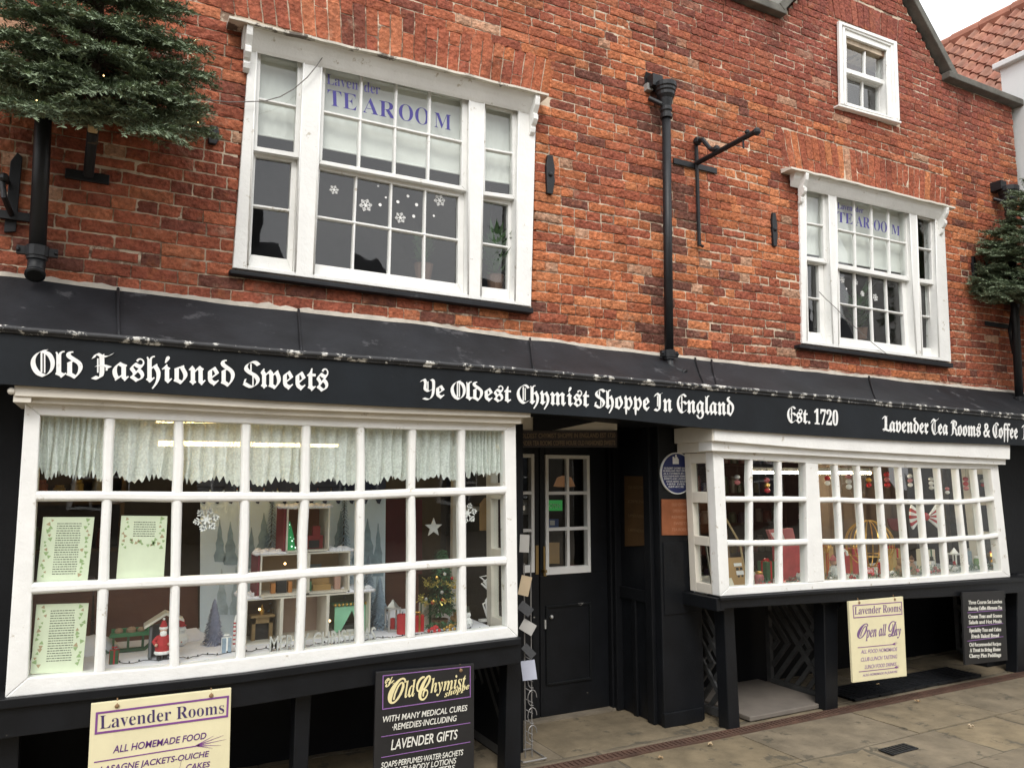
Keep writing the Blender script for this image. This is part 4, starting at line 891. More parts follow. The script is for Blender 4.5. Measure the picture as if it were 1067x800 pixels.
# ================================================================ HANGING BOARDS
def vhatch(c, px, py, Y, s):                  # painted lavender sprig
    for a, l in ((-.05, 1), (.12, .9), (-.25, .85), (.3, .6), (-.4, .6)):
        p = P(px, py, Y); d = Vector((math.cos(a), 0, math.sin(a)+.12))*s*l; n = Vector((-d.z, 0, d.x)).normalized()*.0022; c.prism([p-n, p+d, p+n], (0, -.001, 0))
def pline(c, a, b, w, Y):
    p, q = P(*a, Y), P(*b, Y); n = Vector((0, 0, w)); c.prism([p-n, q-n, q+n, p+n], (0, -.0012, 0))
def frame_line(c, q, w, Y):
    for i in range(4):
        a, b = P(*q[i], Y), P(*q[(i+1) % 4], Y); d = (b-a).normalized(); n = Vector((-d.z, 0, d.x))*w; c.prism([a-n-d*w, b-n+d*w, b+n+d*w, a+n-d*w], (0, -.0012-.0003*i, 0))
def board(label, q, Y, m, rows, lines, frame, sprigs=(), gold=(), hooks=()):
    p = (P(*q[2], Y)+P(*q[3], Y))/2; t = thing('hanging_board', label, 'sign', p, 'painted boards hung under the bay windows')
    c = MB(); c.pxprism(q, Y, .018); build('board', c, m, t, bevel=.002)
    for col, items in rows:
        for s, st, qq, kw in items: c = MB(); pxtext(c, s, st, qq, Y-.0004, thick=.0012, **kw); build('lettering', c, col, t)
    c = MB(); 
    if frame: frame_line(c, frame[0], frame[1], Y-.0004)
    for a, b, w in lines: pline(c, a, b, w, Y-.0004)
    for x, y, s in sprigs: vhatch(c, x, y, Y-.0004, s)
    build('ruled_lines', c, PURPLE if m is CREAM else mat('lilac_paint', (.27, .13, .36), .5), t)
    c = MB()
    for x, y in hooks: a = P(x, y, Y); c.ball(a+Vector((0, -.004, 0)), .009, 8, 1.1, .6, 1); c.tube([a+Vector((0, -.002, 0)), a+Vector((0, .01, .03))], .003, 6)
    build('screw_hook', c, mat('rusty_screw', (.22, .13, .06), .7, var=.3), t)
VIO = mat('violet_ink', (.10, .03, .17), .5); CHALK = mat('cream_chalk', (.70, .69, .62), .7); GILT = mat('gilt_cream', (.75, .66, .36), .6); FADEV = mat('faded_violet', (.30, .20, .33), .6); BOARDK = mat('board_black', (.013, .0125, .013), .5, var=.3, bump=.15)
HY = -.345; hw = dict(shear=.22, fat=.010)
board('cream hanging board lettered Lavender Rooms and All Homemade Food under the left bay', [(95, 733), (241, 716.5), (238, 845), (88, 870)], HY, CREAM,
      [(mat('deep_navy_ink', (.05, .03, .11), .5), [('Lavender Rooms', 'serif', [(104, 759.2), (233.5, 742.5), (233.5, 730.5), (104, 745.5)], {'fat': -.010})]),
       (VIO, [('ALL HOMEMADE FOOD', 'plain', [(117.5, 784.2), (215, 768.8), (215, 762.3), (117.5, 776.7)], hw), ('LASAGNE JACKETS-QUICHE', 'plain', [(104, 804.8), (218, 787.3), (218, 781.5), (104, 798.3)], hw), ('CAKES', 'plain', [(194, 801.8), (219, 798), (219, 792.5), (194, 795.8)], hw), ('SANDWICHES', 'plain', [(106, 818), (170, 807.5), (170, 801), (106, 811)], hw)])],
      [((98, 793.8), (206, 776.5), .0022)], ([(101, 742.7), (237.6, 725.2), (236.6, 745.6), (99.8, 763.6)], .0042), [(204, 776.5, .13)], hooks=[(122, 735), (220, 724)])
board('black hanging board lettered Old Chymist and Lavender Gifts beside the left bay corner post', [(392, 700), (494, 691), (494, 843), (388, 865)], HY, BOARDK,
      [(GILT, [('O', 'script', [(404, 733), (423, 729.5), (423, 705), (404, 708.5)], {'fat': .012}), ('ld', 'italic', [(421.5, 726.5), (433, 724.5), (433, 707), (421.5, 709)], {}), ('C', 'script', [(433.5, 730), (449, 727), (449, 702.5), (433.5, 705.5)], {'fat': .012}), ('hymist', 'italic', [(448.5, 721.5), (485.5, 715.3), (485.5, 701), (448.5, 706.3)], {}), ('Ye', 'script', [(401, 716), (411, 712), (411, 704), (401, 707)], {'fat': .02}), ('shoppe', 'italic', [(463, 726), (489, 716.8), (489, 710.5), (463, 720)], {'fat': .006})]),
       (CHALK, [('WITH MANY MEDICAL CURES', 'plain', [(399, 752.3), (487, 739.6), (487, 733.8), (399, 746)], hw), ('·REMEDIES·INCLUDING', 'plain', [(408.7, 760.5), (476, 750.4), (476, 744.6), (408.7, 753.9)], hw), ('LAVENDER GIFTS', 'plain', [(407.3, 781), (477, 769), (477, 759.3), (407.3, 770.3)], hw), ('SOAPS·PERFUMES·WATER·SACHETS', 'plain', [(397, 800), (482.7, 785.8), (482.7, 780.2), (397, 794)], hw), ('BATH·BODY LOTIONS', 'plain', [(411, 805.5), (475.5, 794.4), (475.5, 788.6), (411, 799.4)], hw), ('LAVENDER PLANTERS', 'plain', [(400, 814.5), (474, 801.5), (474, 796), (400, 808.5)], hw)])],
      [((397.2, 767.2), (490, 752.5), .0016), ((397.2, 788.8), (490, 772.4), .0016)], ([(399.1, 703.7), (489.9, 693.9), (489.9, 725.5), (398.7, 738.5)], .0020), hooks=[(480, 698)])
board('cream hanging board lettered Lavender Rooms and Open all Day under the right bay', [(884.5, 626.5), (941, 621.3), (945, 704), (889, 711)], HY, CREAM,
      [(mat('mauve_ink', (.17, .09, .22), .6), [('Lavender Rooms', 'serif', [(890.5, 640), (938.6, 636.7), (938.6, 628.8), (890.5, 632)], {'fat': -.008}), ('O', 'script', [(893, 664.8), (904.5, 664), (904.5, 649), (893, 649.8)], {'fat': .006}), ('pen all', 'italic', [(902, 664), (923.5, 661.6), (923.5, 649.5), (902, 652)], {}), ('D', 'script', [(925.5, 663), (934, 661.8), (934, 646), (925.5, 647.5)], {'fat': .006}), ('ay', 'italic', [(931.5, 661.8), (938.8, 661.4), (938.8, 654.4), (931.5, 655)], {})]),
       (FADEV, [('ALL FOOD HOMEMADE', 'plain', [(897, 680.6), (935, 677.5), (935, 673.8), (897, 676.8)], hw), ('CLUB LUNCH TASTING', 'plain', [(897, 688.8), (935, 685.2), (935, 681.4), (897, 684.8)], hw), ('LUNCH FOOD DRINKS', 'plain', [(901, 696.5), (934, 693), (934, 689.4), (901, 692.6)], hw), ('ALSO HOMEMADE IN JUNIORS', 'plain', [(898.8, 704.4), (935, 700.2), (935, 698), (898.8, 702)], hw)])],
      [((893.8, 674.4), (932.5, 670.8), .0022), ((895, 699.6), (936, 695), .0022)], ([(888.7, 630.7), (939.2, 626.9), (939.8, 639.4), (889.6, 643.3)], .0028), [(930, 671, .06), (932, 695.3, .06)], hooks=[(895, 627.5), (932, 624)])
hk = dict(fat=.016)
board('black hanging board of small white lettering at the right end of the right bay', [(1003, 616.8), (1046.6, 615), (1050, 687.6), (1006, 692.7)], HY, BOARDK,
      [(CHALK, [(s, 'serif' if k % 3 else 'plain', [(1009+dx, 629.3+k*0+yy), (1044-dx, 628+yy), (1044-dx, 624.3+yy), (1009+dx, 625.3+yy)], hk) for k, (s, yy, dx) in enumerate((('Three Course Set Lunches', 0, 0), ('Morning Coffee Afternoon Tea', 6.3, 0), ('Cream Teas and Scones', 14.7, 0), ('Salads and Hot Meals', 20.6, .5), ('Speciality Teas and Cakes', 29, 1), ('Fresh Baked Bread', 35.3, 3), ('Old Recommended Recipes', 44, 1), ('A Treat to Bring Home', 49.7, 1.5), ('Cherry Pies Puddings', 55.6, 1)))])],
      [((1008, 638), (1044.5, 635), .0022), ((1008, 653), (1045, 649), .0022), ((1008, 667.6), (1045.4, 662.8), .0022)], None, hooks=[])
# pale leaflet wire rack beside the door
q0 = P(545, 640, -.06); t = thing('leaflet_rack', 'thin wire leaflet rack with a few cards standing in the doorway by the left bay', 'rack', (q0.x, -.06, .03))
c = MB(); xr = P(548, 700, -.06).x
for dx in (0, .045): c.tube([(xr+dx, -.05, .01), (xr+dx, -.04, 1.12)], .004, 6)
for k in range(4):
    z = .14+k*.10; c.tube([(xr+.045+.03*math.cos(a), -.055-.0*a, z+.045*math.sin(a)) for a in [i*.45 for i in range(0, 12)]], .003, 5)
for k in range(9): c.tube([(xr, -.052, .1+k*.06), (xr+.05, -.052, .07+k*.06)], .0025, 5)
c.tube([(xr-.05, -.12, .012), (xr+.10, -.12, .012), (xr+.1, .06, .012), (xr-.05, .06, .012)], .005, 6, True)
build('wire_frame', c, mat('wire_grey', (.28, .27, .26), .5, .6), t)
for x, y, w, h, tl, mm in ((546.5, 566, 8, 18, .05, mat('grey_card', (.36, .35, .33), .8)), (547, 610, 9, 20, .25, mat('buff_card', (.42, .33, .22), .8)), (547.5, 634, 12, 10, .75, IRON), (550, 653, 12, 12, .6, mat('grey_card', (.36, .35, .33))), (551, 698, 12, 20, -.15, mat('pale_blue_card', (.55, .58, .70), .7)), (551, 678, 12, 8, .9, IRON)):
    p = P(x, y, -.08); s = msize(p); c = MB(); R_ = Matrix.Rotation(tl, 3, 'Y')@Matrix.Rotation(-.5, 3, 'Z')
    c.prism([p+R_@Vector((a*w*s*.62, 0, b*h*s/2)) for a, b in ((-1, -1), (1, -1), (1, 1), (-1, 1))], R_@Vector((0, .004, 0))); build('card', c, mm, t)

# ================================================================ IRONWORK ON THE WALL
def ring_collar(c, x, y, z, r, h): c.lathe([(r*.9, -h/2), (r, -h/2), (r, h/2), (r*.9, h/2)], (x, y, z), 14)
def downpipe(label, top, bot, r, Y, hopper, shoe):
    a, b = P(*top, Y), P(*bot, Y); t = thing('downpipe', label, 'downpipe', b)
    c = MB(); c.tube([a, b], r, 16); build('pipe', c, IRON, t, smooth=True)
    c = MB()
    ring_collar(c, b.x, b.y, b.z+.035, r*1.35, .05); ring_collar(c, b.x, b.y, b.z+.005, r*1.22, .02)
    c.box(b.x-r*2.3, b.x+r*2.3, b.y-.012, b.y+.012, b.z+.015, b.z+.055)
    for s_ in (-1, 1): c.ball((b.x+s_*r*2.1, b.y-.014, b.z+.035), .010, 8)
    c.box(b.x-.012, b.x+.012, b.y, 0, b.z+.02, b.z+.05); build('collar', c, IRON, t, bevel=.002)
    c = MB()
    if shoe == 'kick':
        pts = [b, b+Vector((0, -.005, -.05)), b+Vector((.012, -.03, -.085)), b+Vector((.05, -.10, -.115))]; c.tube(pts, r, 14)
        d = (pts[-1]-pts[-2]).normalized(); c.tube([pts[-1]-d*.012, pts[-1]+d*.001], r*1.15, 14)
        k = MB(); k.tube([pts[-1]+d*.0015, pts[-1]+d*.0025], r*.86, 14); build('shoe', c, IRON, t, smooth=True); build('outlet', k, mat('pipe_void', (.003, .003, .003), 1.), t)
    else:
        pts = [b, b+Vector((0, -.004, -.04)), b+Vector((0, -.035, -.085))]; c.tube(pts, r*1.05, 14); d = (pts[-1]-pts[-2]).normalized(); c.tube([pts[-1]-d*.012, pts[-1]+d*.001], r*1.2, 14)
        k = MB(); k.tube([pts[-1]+d*.0015, pts[-1]+d*.0025], r*.9, 14); build('shoe', c, IRON, t, smooth=True); build('outlet', k, mat('pipe_void', (.003, .003, .003), 1.), t)
    if hopper:
        c = MB(); zt = P(hopper[0], hopper[1], Y).z; s = msize(a)
        prof = [(r*1.05, -38), (r*1.4, -38), (r*1.4, -34), (r*1.15, -33), (r*1.15, -31), (r*1.4, -30), (r*1.4, -27), (r*1.2, -26), (r*1.6, -17), (r*2.1, -13.5), (r*2.1, -10), (r*2.35, -9), (r*2.35, -6), (r*2.6, -5), (r*2.6, 0), (r*2.3, 0), (r*1.9, -8)]
        c.lathe([(q, z*s) for q, z in prof], (a.x, a.y, zt), 18); c.box(a.x-.11, a.x-.02, a.y, -.002, zt-.03, zt+.06); c.tube([(a.x-.10, -.02, zt-.10), (a.x-.04, a.y, zt-.16), (a.x, a.y, zt-.2)], .018, 8); build('hopper_head', c, IRON, t, bevel=.003)
    return t
downpipe('black downpipe with a moulded hopper head beside the large sash window', (694.3, 124), (697.3, 374), .031, -.085, (697, 89), 'kick')
a = P(38.5, 270, -.10); downpipe('black downpipe with an open end below the large fir tree', (49, 40), (38.5, 270), .036, -.10, None, 'open')
downpipe('black downpipe with a hopper partly hidden by the smaller fir tree', (1052, 214), (1062.5, 420), .035, -.11, (1052, 196), 'open')
c = MB(); p = P(677, 86, -.004); c.prism([p+Vector((x, 0, z)) for x, z in ((-.045, -.075), (.03, -.055), (.045, .02), (.05, .07), (-.03, .075), (-.045, .02))], (0, .012, 0)); build('drain_hole', c, mat('pipe_void', (.003, .003, .003), 1.), B)
c = MB(); c.box(p.x-.05, p.x+.0, -.04, .02, p.z-.08, p.z-.03); build('lead_spout', c, mat('lead_spout', (.28, .28, .27), .6), B)
# sign bracket
w0 = P(723.5, 171, -.004); t = thing('sign_bracket', 'empty black iron sign bracket projecting from the brick wall right of the downpipe', 'bracket', w0)
c = MB(); a, b = P(702, 167.5, -.012), P(747, 178.5, -.012); c.box(a.x, b.x, -.016, -.003, (a.z+b.z)/2-.022, (a.z+b.z)/2+.022); build('wall_strap', c, IRON, t, bevel=.003)
c = MB(); a, b = P(724.5, 148, -.03), P(727, 256, -.03); c.tube([(w0.x, -.03, a.z), (w0.x, -.03, b.z)], .014, 8); c.tube([(w0.x-.0, -.03, b.z+.01), (w0.x+.03, -.04, b.z-.005)], .01, 6); build('upright', c, IRON, t)
c = MB(); zt = P(723.5, 172, 0).z; c.tube([(w0.x, -.02, zt), (w0.x+.005, -.63, zt+.004)], .019, 8); c.ball((w0.x+.005, -.62, zt), .028, 8); c.tube([(w0.x, -.50, zt-.0), (w0.x, -.50, zt-.07)], .008, 6); c.ball((w0.x, -.54, zt+.03), .018, 8); build('arm', c, IRON, t, bevel=.002)
c = MB(); c.tube([(w0.x, -.03, a.z+.01), (w0.x+.0, -.10, a.z-.01), (w0.x, -.18, zt+.05), (w0.x, -.24, zt+.02)], [.022, .018, .016, .022], 8)
c.ball((w0.x, -.045, a.z), .034, 8); c.ball((w0.x, -.24, zt+.03), .026, 8); build('scroll_stay', c, IRON, t)
# wall anchor plates
for x, y, h, w, lb in ((572, 183, 21, 5, 'long iron anchor plate beside the right edge of the large sash window'), (805.5, 240, 18, 3.5, 'narrow iron anchor plate left of the right sash window'), (1014, 283, 16, 3.0, 'iron anchor plate beside the smaller fir tree'), (222, 142, 10, 5.5, 'short dark iron plate on the wall between the large fir and the window')):
    p = P(x, y, 0); s = msize(p); c = MB(); H_, W_ = h*s, w*s
    c.prism([p+Vector((dx*W_, -.022-.0*dz, dz*H_)) for dx, dz in ((-.8, -1), (.5, -1), (1.1, -.3), (.9, 0), (1.1, .3), (.6, 1), (-.6, 1), (-1, .4), (-.9, -.3))], (0, .026, 0))
    o = build('plate', c, IRON, thing('wall_anchor', lb, 'wall anchor', p), bevel=.004)
    k = MB(); k.ball(p+Vector((0, -.026, 0)), .016, 8, 1, .7, 1); build('bolt', k, IRON, o.parent)
# strap bracket at the left edge
p = P(14, 200, 0); t = thing('strap_bracket', 'black iron strap bracket at the left edge beside the downpipe', 'bracket', p)
c = MB(); a, b = P(13.5, 158, -.02), P(13.5, 243, -.02); c.prism([Vector((p.x-.022, -.02, b.z)), Vector((p.x+.024, -.02, b.z+.01)), Vector((p.x+.026, -.02, a.z-.02)), Vector((p.x+.005, -.02, a.z)), Vector((p.x-.02, -.02, a.z-.05))], (0, .018, 0)); zc = P(14, 226, -.02).z
c.box(p.x-.5, P(35, 226, -.03).x, -.045, -.022, zc-.02, zc+.02); build('straps', c, IRON, t, bevel=.002)
c = MB(); c.tube([P(8, 190, -.03), P(2, 186, -.14), P(4, 205, -.16), P(12, 224, -.04)], .013, 8); c.ball(P(4, 185, -.15), .022, 8); build('stay', c, IRON, t)
# cables
def cable(pts, r, label):
    c = MB(); c.tube(pts, r, 6); t = build('cable', c, mat('grey_cable', (.16, .15, .14), .6), loc=pts[0]); tag(t, label, 'cable')
cable([P(214, 104, -.09)]+[P(x, y, -.045) for x, y in ((238, 106.5), (254, 106.3), (276, 105.5), (292, 101), (306, 93), (320, 81), (330, 69), (336, 60))], .0028, 'thin grey cable looping from the large fir tree across the big sash window')
cable([P(x, y, -.03) for x, y in ((853.5, 304), (860, 311), (872, 322), (884, 335), (898, 347), (910, 358), (921, 366.5), (927, 371))], .0028, 'thin cable slanting down across the right sash window')

# ================================================================ FIR TREES ON THE WALL
FIR = mat('fir_needles', (.03, .07, .03), .7, var=.25, scale=5, attr='tint', spec=.35)
BARK = mat('fir_bark', (.07, .05, .035), .9, var=.3, scale=20, bump=.6); CUT = mat('cut_wood', (.55, .40, .22), .8, var=.15, scale=20)
def fir(label, base, axis, height, radius, seed, bulbs, detail=1.0, nlev=11):
    rd = np.random.RandomState(seed); base = np.array(base); ax = np.array(axis, float); ax /= np.linalg.norm(ax)
    t = thing('fir_tree', label, 'tree', Vector(base), 'small fir trees mounted on the wall')
    c = MB(); b0 = Vector(base); av = Vector(ax); c.tube([b0-av*.10, b0+av*height*.5, b0+av*height], [.026, .018, .005], 8); build('trunk', c, BARK, t)
    e1 = np.cross(ax, [0, 1, 0]); e1 /= np.linalg.norm(e1); e2 = np.cross(ax, e1); tw = []; br = MB(); tips = []
    def needles(p0, p1, up, dens, ln):         # rows of flat needles along a twig
        d = p1-p0; L_ = np.linalg.norm(d); d = d/L_; s_ = np.cross(d, up); s_ /= np.linalg.norm(s_)+1e-9; u_ = np.cross(s_, d); n = int(L_*dens)
        if n < 3: return
        tt = (np.arange(n)+rd.rand(n))/n; sg = rd.choice([-1., 1.], n); el = rd.uniform(-.7, 1.0, n); fw = rd.uniform(.45, .95, n)
        dr = d[None]*fw[:, None]+s_[None]*(sg*np.cos(el))[:, None]+u_[None]*np.sin(el)[:, None]; dr /= np.linalg.norm(dr, axis=1)[:, None]
        o = p0[None]+d[None]*(tt*L_)[:, None]; w = np.cross(dr, u_[None]+rd.randn(n, 3)*.35); w /= np.linalg.norm(w, axis=1)[:, None]+1e-9; ll = ln*rd.uniform(.75, 1.2, n)*(1-.35*tt)
        tw.append((o, dr*ll[:, None], w*.0024, tt))
    for lv in range(nlev):
        f = lv/nlev; nb = 8 if lv % 2 else 7; L0 = radius*(1-f)**.8*1.0+.05
        for k in range(nb):
            ph = 2*math.pi*(k+rd.rand()*.5)/nb+lv*.7; Lb = L0*rd.uniform(.78, 1.08); out = e1*math.cos(ph)+e2*math.sin(ph); p = base+ax*height*(f*.92+.01*rd.randn()); pts = [p]
            m = max(6, int(Lb/.036)); drp = rd.uniform(.05, .24)*(1-f*.8)
            for i in range(m):
                s = (i+1)/m; d = out+ax*(.25*(1-s)+.10*f)+np.array([0, 0, -drp*s*1.1]); d /= np.linalg.norm(d); q = pts[-1]+d*Lb/m
                if q[1] > -.035: q[1] = -.035-.01*rd.rand()
                pts.append(q)
            br.tube([Vector(q) for q in pts], [.006*(1-i/len(pts))+.0015 for i in range(len(pts))], 5)
            up = np.array([0, -.25, .95])
            for i in range(1, len(pts)):
                s = i/(len(pts)-1); a, b = pts[i-1], pts[i]; needles(a, b, up, 280*detail, .034); d = (b-a)/np.linalg.norm(b-a); sd = np.cross(d, up); sd /= np.linalg.norm(sd)
                for sg in (-1, 1):
                    if s < .12: continue
                    ls = Lb*.46*(1-s)**.7*rd.uniform(.7, 1.2)+.06; q = b+(d*.75+sd*sg*.8+np.array([0, 0, rd.uniform(-.45, .30)]))*ls
                    if q[1] > -.03: q[1] = -.03
                    needles(b, q, up, 280*detail, .032)
                    if ls > .11:
                        for ss in (.3, .5, .72):
                            for g2 in (-1, 1):
                                m0 = b+(q-b)*ss; d2 = (q-b)/np.linalg.norm(q-b); s2 = np.cross(d2, up); s2 /= np.linalg.norm(s2); q2 = m0+(d2*.8+s2*g2*.7)*ls*.34*(1.2-ss)
                                if q2[1] > -.03: q2[1] = -.03
                                needles(m0, q2, up, 280*detail, .029)
            tips.append((pts[-1], pts[len(pts)//2]))
    build('boughs', br, BARK, t, fix=False)
    O = np.concatenate([x[0] for x in tw]); D = np.concatenate([x[1] for x in tw]); Wd = np.concatenate([x[2] for x in tw]); T = np.concatenate([x[3] for x in tw]); n = len(O)
    V = np.stack([O-Wd, O+D*.55-Wd*1.1, O+D, O+D*.55+Wd*1.1, O+Wd], 1).reshape(-1, 3)-base
    me = bpy.data.meshes.new('crown'); me.vertices.add(n*5); me.vertices.foreach_set('co', V.ravel()); me.loops.add(n*5); me.loops.foreach_set('vertex_index', np.arange(n*5)); me.polygons.add(n); me.polygons.foreach_set('loop_start', np.arange(n)*5); me.polygons.foreach_set('loop_total', np.full(n, 5)); me.update(); me.validate()
    g = np.clip(rd.normal(1, .28, n), .45, 1.8)[:, None]*(np.array([.112, .152, .092])[None]+T[:, None]*np.array([.105, .120, .080])[None])
    a = me.color_attributes.new('tint', 'FLOAT_COLOR', 'POINT'); a.data.foreach_set('color', np.repeat(np.concatenate([g, np.ones((n, 1))], 1), 5, 0).astype(np.float32).ravel())
    me.materials.append(FIR); o = bpy.data.objects.new('crown', me); COL.objects.link(o); o.parent = t; ROOT[o.name] = ROOT[t.name]
    if bulbs:
        c = MB(); rr = random.Random(seed); 
        for k in range(bulbs): q = tips[rr.randrange(len(tips))]; q = q[0]*.6+q[1]*.4; c.ball(Vector(q)+Vector((rr.uniform(-.05, .05), -.02, rr.uniform(.0, .05))), .003, 6)
        build('fairy_lights', c, BULB, t)
    return t
h0 = P(92, 183, -.03); h1 = P(96.5, 138, -.20)
fir('large green fir tree with tiny fairy lights fixed to the wall at upper left', (h1.x, h1.y, h1.z+.05), (0, -.40, .92), 1.25, .56, 5, 20, nlev=9)
t = thing('tree_holder', 'black iron tube and cross plate holding the large fir tree', 'bracket', h0)
c = MB(); c.tube([h0, h1], .024, 12); build('tube', c, IRON, t); c = MB(); a, b = P(68, 178, -.012), P(114, 186, -.012); c.box(a.x, b.x, -.018, -.002, h0.z-.025, h0.z+.025); build('cross_plate', c, IRON, t, bevel=.003)
c = MB(); c.tube([h1+Vector((0, .002, -.002)), h1+Vector((0, -.012, .028))], .021, 10); build('cut_stub', c, CUT, t)
h2 = P(1058, 330, -.03); h3 = P(1062, 306, -.24)
fir('smaller green fir tree fixed to the wall at the right edge', (h3.x+.05, h3.y, h3.z-.10), (0, -.22, .97), 1.35, .62, 11, 4, nlev=10)
t = thing('tree_holder', 'black iron bracket holding the smaller fir tree at the right edge', 'bracket', h2)
c = MB(); c.tube([h2, h3], .022, 10); build('tube', c, IRON, t); c = MB(); a, b = P(1027, 337, -.012), P(1062, 341, -.012); c.box(a.x, b.x, -.02, -.002, a.z-.02, a.z+.02); c.tube([P(1056, 315, -.02), P(1052, 345, -.10), P(1056, 368, -.03)], .015, 8); build('cross_plate', c, IRON, t)

# ================================================================ NEIGHBOURS
N = thing('neighbour_house', 'white rendered neighbouring house with a red pantile roof behind the gable', 'house', (8.1, -.5, 0))
REND = mat('white_render', (.62, .63, .63), .9, var=.06, scale=2, bump=.4, bscale=50)
zc = PX(1046, 66, 8.0).z
c = MB(); c.box(8.0, 12, -2.0, .12, 0, zc-.05); build('wall', c, REND, N)
c = MB(); c.box(7.94, 8.25, -2.05, .17, zc-.05, zc+.012); build('wall_coping', c, REND, N, bevel=.01)
rx0, rz0, rx1, rz1, ry0, ry1 = 7.55, 4.93, 10.0, 7.60, .16, PX(980, 47, 10.0).y+.05
sl_ = Vector((rx1-rx0, 0, rz1-rz0)); Ls = sl_.length; sl_.normalize(); nn = Vector((-sl_.z, 0, sl_.x)); c = MB(); cols_ = []; nrow = int(Ls/.22); tw_ = .175
TILES = mat('pantile', (.3, .11, .06), .85, var=.35, scale=7, bump=.5, attr='tint'); rt_ = random.Random(3)
for r in range(nrow):
    y = ry0
    while y < ry1:
        base = rt_.choice([(.25, .10, .065), (.21, .085, .055), (.28, .125, .08), (.18, .075, .05), (.23, .11, .075)]); nu, vs = 8, []
        for v in (0, 1):
            for u in range(nu+1):
                s = u/nu; h = .030*math.sin(s*2*math.pi*.5) if s < .55 else .030*math.sin(.55*math.pi)-.035*math.sin((s-.55)/.45*math.pi*.5)
                h = .045*max(0, math.sin(s*2*math.pi))**.8-.012*max(0, -math.sin(s*2*math.pi))
                p = Vector((rx0, y+s*tw_, rz0))+sl_*(r*.22+v*.26)+nn*(h+(.028 if v == 0 else .0)); vs.append(p)
        m = len(vs); lo = [v-nn*.016 for v in vs[:nu+1]]; c.add(vs+lo, [(u, u+1, nu+2+u, nu+1+u) for u in range(nu)]+[(m+u, m+u+1, u+1, u) for u in range(nu)]); cols_ += [(*base, 1)]*(m+len(lo)); y += tw_
o = build('pantile_roof', c, TILES, N, fix=False); tinted(o.data, cols_)
c = MB(); c.prism([Vector((rx0, ry0, rz0-.03)), Vector((rx1, ry0, rz1-.03)), Vector((rx1+2.4, ry0, rz0-.03))], (0, ry1-ry0-.02, 0)); build('roof_body', c, MATS['clay_tile'], N)
c = MB(); y = ry0
while y < ry1: c.tube([(rx1, y, rz1+.0), (rx1, y+.40, rz1+.012)], .10, 10); y += .405
build('ridge_tiles', c, mat('ridge_tile', (.27, .11, .07), .85, var=.3), N)
# houses across the street, mirrored in the panes
def house(x0, x1, y, z1, zr, m, label):
    t = thing('terraced_house', label, 'house', ((x0+x1)/2, y, 0), 'houses across the street'); c = MB(); c.box(x0, x1, y-6, y, 0, z1); build('wall', c, m, t)
    c = MB(); c.prism([Vector((x0-.05, y+.3, z1)), Vector((x0-.05, y-6.3, z1)), Vector((x0-.05, y-3, zr))], (x1-x0+.1, 0, 0)); c.box(x1-1.4, x1-.6, y-3.4, y-2.6, zr-.6, zr+.9); build('roof', c, mat('slate', (.035, .037, .042), .7, var=.3), t)
    for fl in (1.0, 3.6):
        for k in range(3):
            xm = lerp(x0, x1, (k+.5)/3); f = MB(); f.box(xm-.5, xm+.5, y-.02, y+.05, fl, fl+1.45); w = build('window', f, WHITE, t)
            g = MB()
            for a in (0, 1):
                for b in (0, 1): g.box(xm-.44+a*.46, xm-.02+a*.46, y+.05, y+.056, fl+.07+b*.68, fl+.68+b*.68)
            build('pane', g, mat('dark_pane', (.01, .012, .014), .1), w)
house(-13, -4.5, -17, 6.3, 8.9, mat('far_brick', (.10, .045, .03), .9, var=.3), 'brown brick house across the street, mirrored at the left of the panes')
house(-4.4, 4.2, -17.6, 6.8, 9.3, mat('far_stone', (.11, .095, .075), .9, var=.2), 'grey stone house across the street behind the viewer')
house(4.3, 14, -17, 6.0, 8.5, mat('far_render', (.13, .115, .09), .9, var=.1), 'buff house across the street, mirrored in the right panes')
house(14.1, 28, -17, 6.2, 8.8, MATS['far_brick'], 'brown brick house across the street, mirrored at the far right')
# ================================================================ INSIDE THE SHOP
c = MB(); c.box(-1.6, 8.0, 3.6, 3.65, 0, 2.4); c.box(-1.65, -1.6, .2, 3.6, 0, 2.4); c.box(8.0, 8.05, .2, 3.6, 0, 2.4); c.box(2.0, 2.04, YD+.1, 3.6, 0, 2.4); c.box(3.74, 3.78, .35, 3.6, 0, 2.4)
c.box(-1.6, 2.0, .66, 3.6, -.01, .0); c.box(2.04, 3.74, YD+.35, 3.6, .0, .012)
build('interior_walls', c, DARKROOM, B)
c = MB(); c.box(-1.6, 8.0, .2, 3.6, 2.28, 2.31); build('interior_ceiling', c, mat('interior_plaster', (.42, .37, .27), .9, var=.1), B)
def shelf_unit(label, x0, x1, y, seed):
    t = thing('display_shelf', label, 'shelf', ((x0+x1)/2, y+.3, 0)); c = MB(); c.box(x0, x1, y+.28, y+.3, 0, 2.0)
    for k in range(5): c.box(x0, x1, y, y+.28, .35+k*.36, .375+k*.36)
    c.box(x0-.03, x0, y, y+.3, 0, 2.05); c.box(x1, x1+.03, y, y+.3, 0, 2.05); build('shelf_boards', c, mat('dark_shelf', (.09, .055, .035), .7, var=.3), t)
    rr = random.Random(seed); js = [(mat('jar_%d' % i, cl, .3, var=.2), MB()) for i, cl in enumerate(((.30, .08, .05), (.35, .25, .08), (.08, .16, .08), (.35, .33, .30), (.12, .09, .16)))]
    for k in range(5):
        x = x0+.06
        while x < x1-.06:
            r = rr.uniform(.035, .055); h = rr.uniform(.12, .22); z = .376+k*.36; rr.choice(js)[1].lathe([(r*.95, 0), (r, .01), (r, h*.8), (r*.7, h*.88), (r*.75, h*.9), (r*.75, h), (.001, h)], (x, y+.12, z), 10); x += r*2+rr.uniform(.01, .06)
    for m, mb in js:
        if mb.v: build('sweet_jars', mb, m, t)['kind'] = 'stuff'
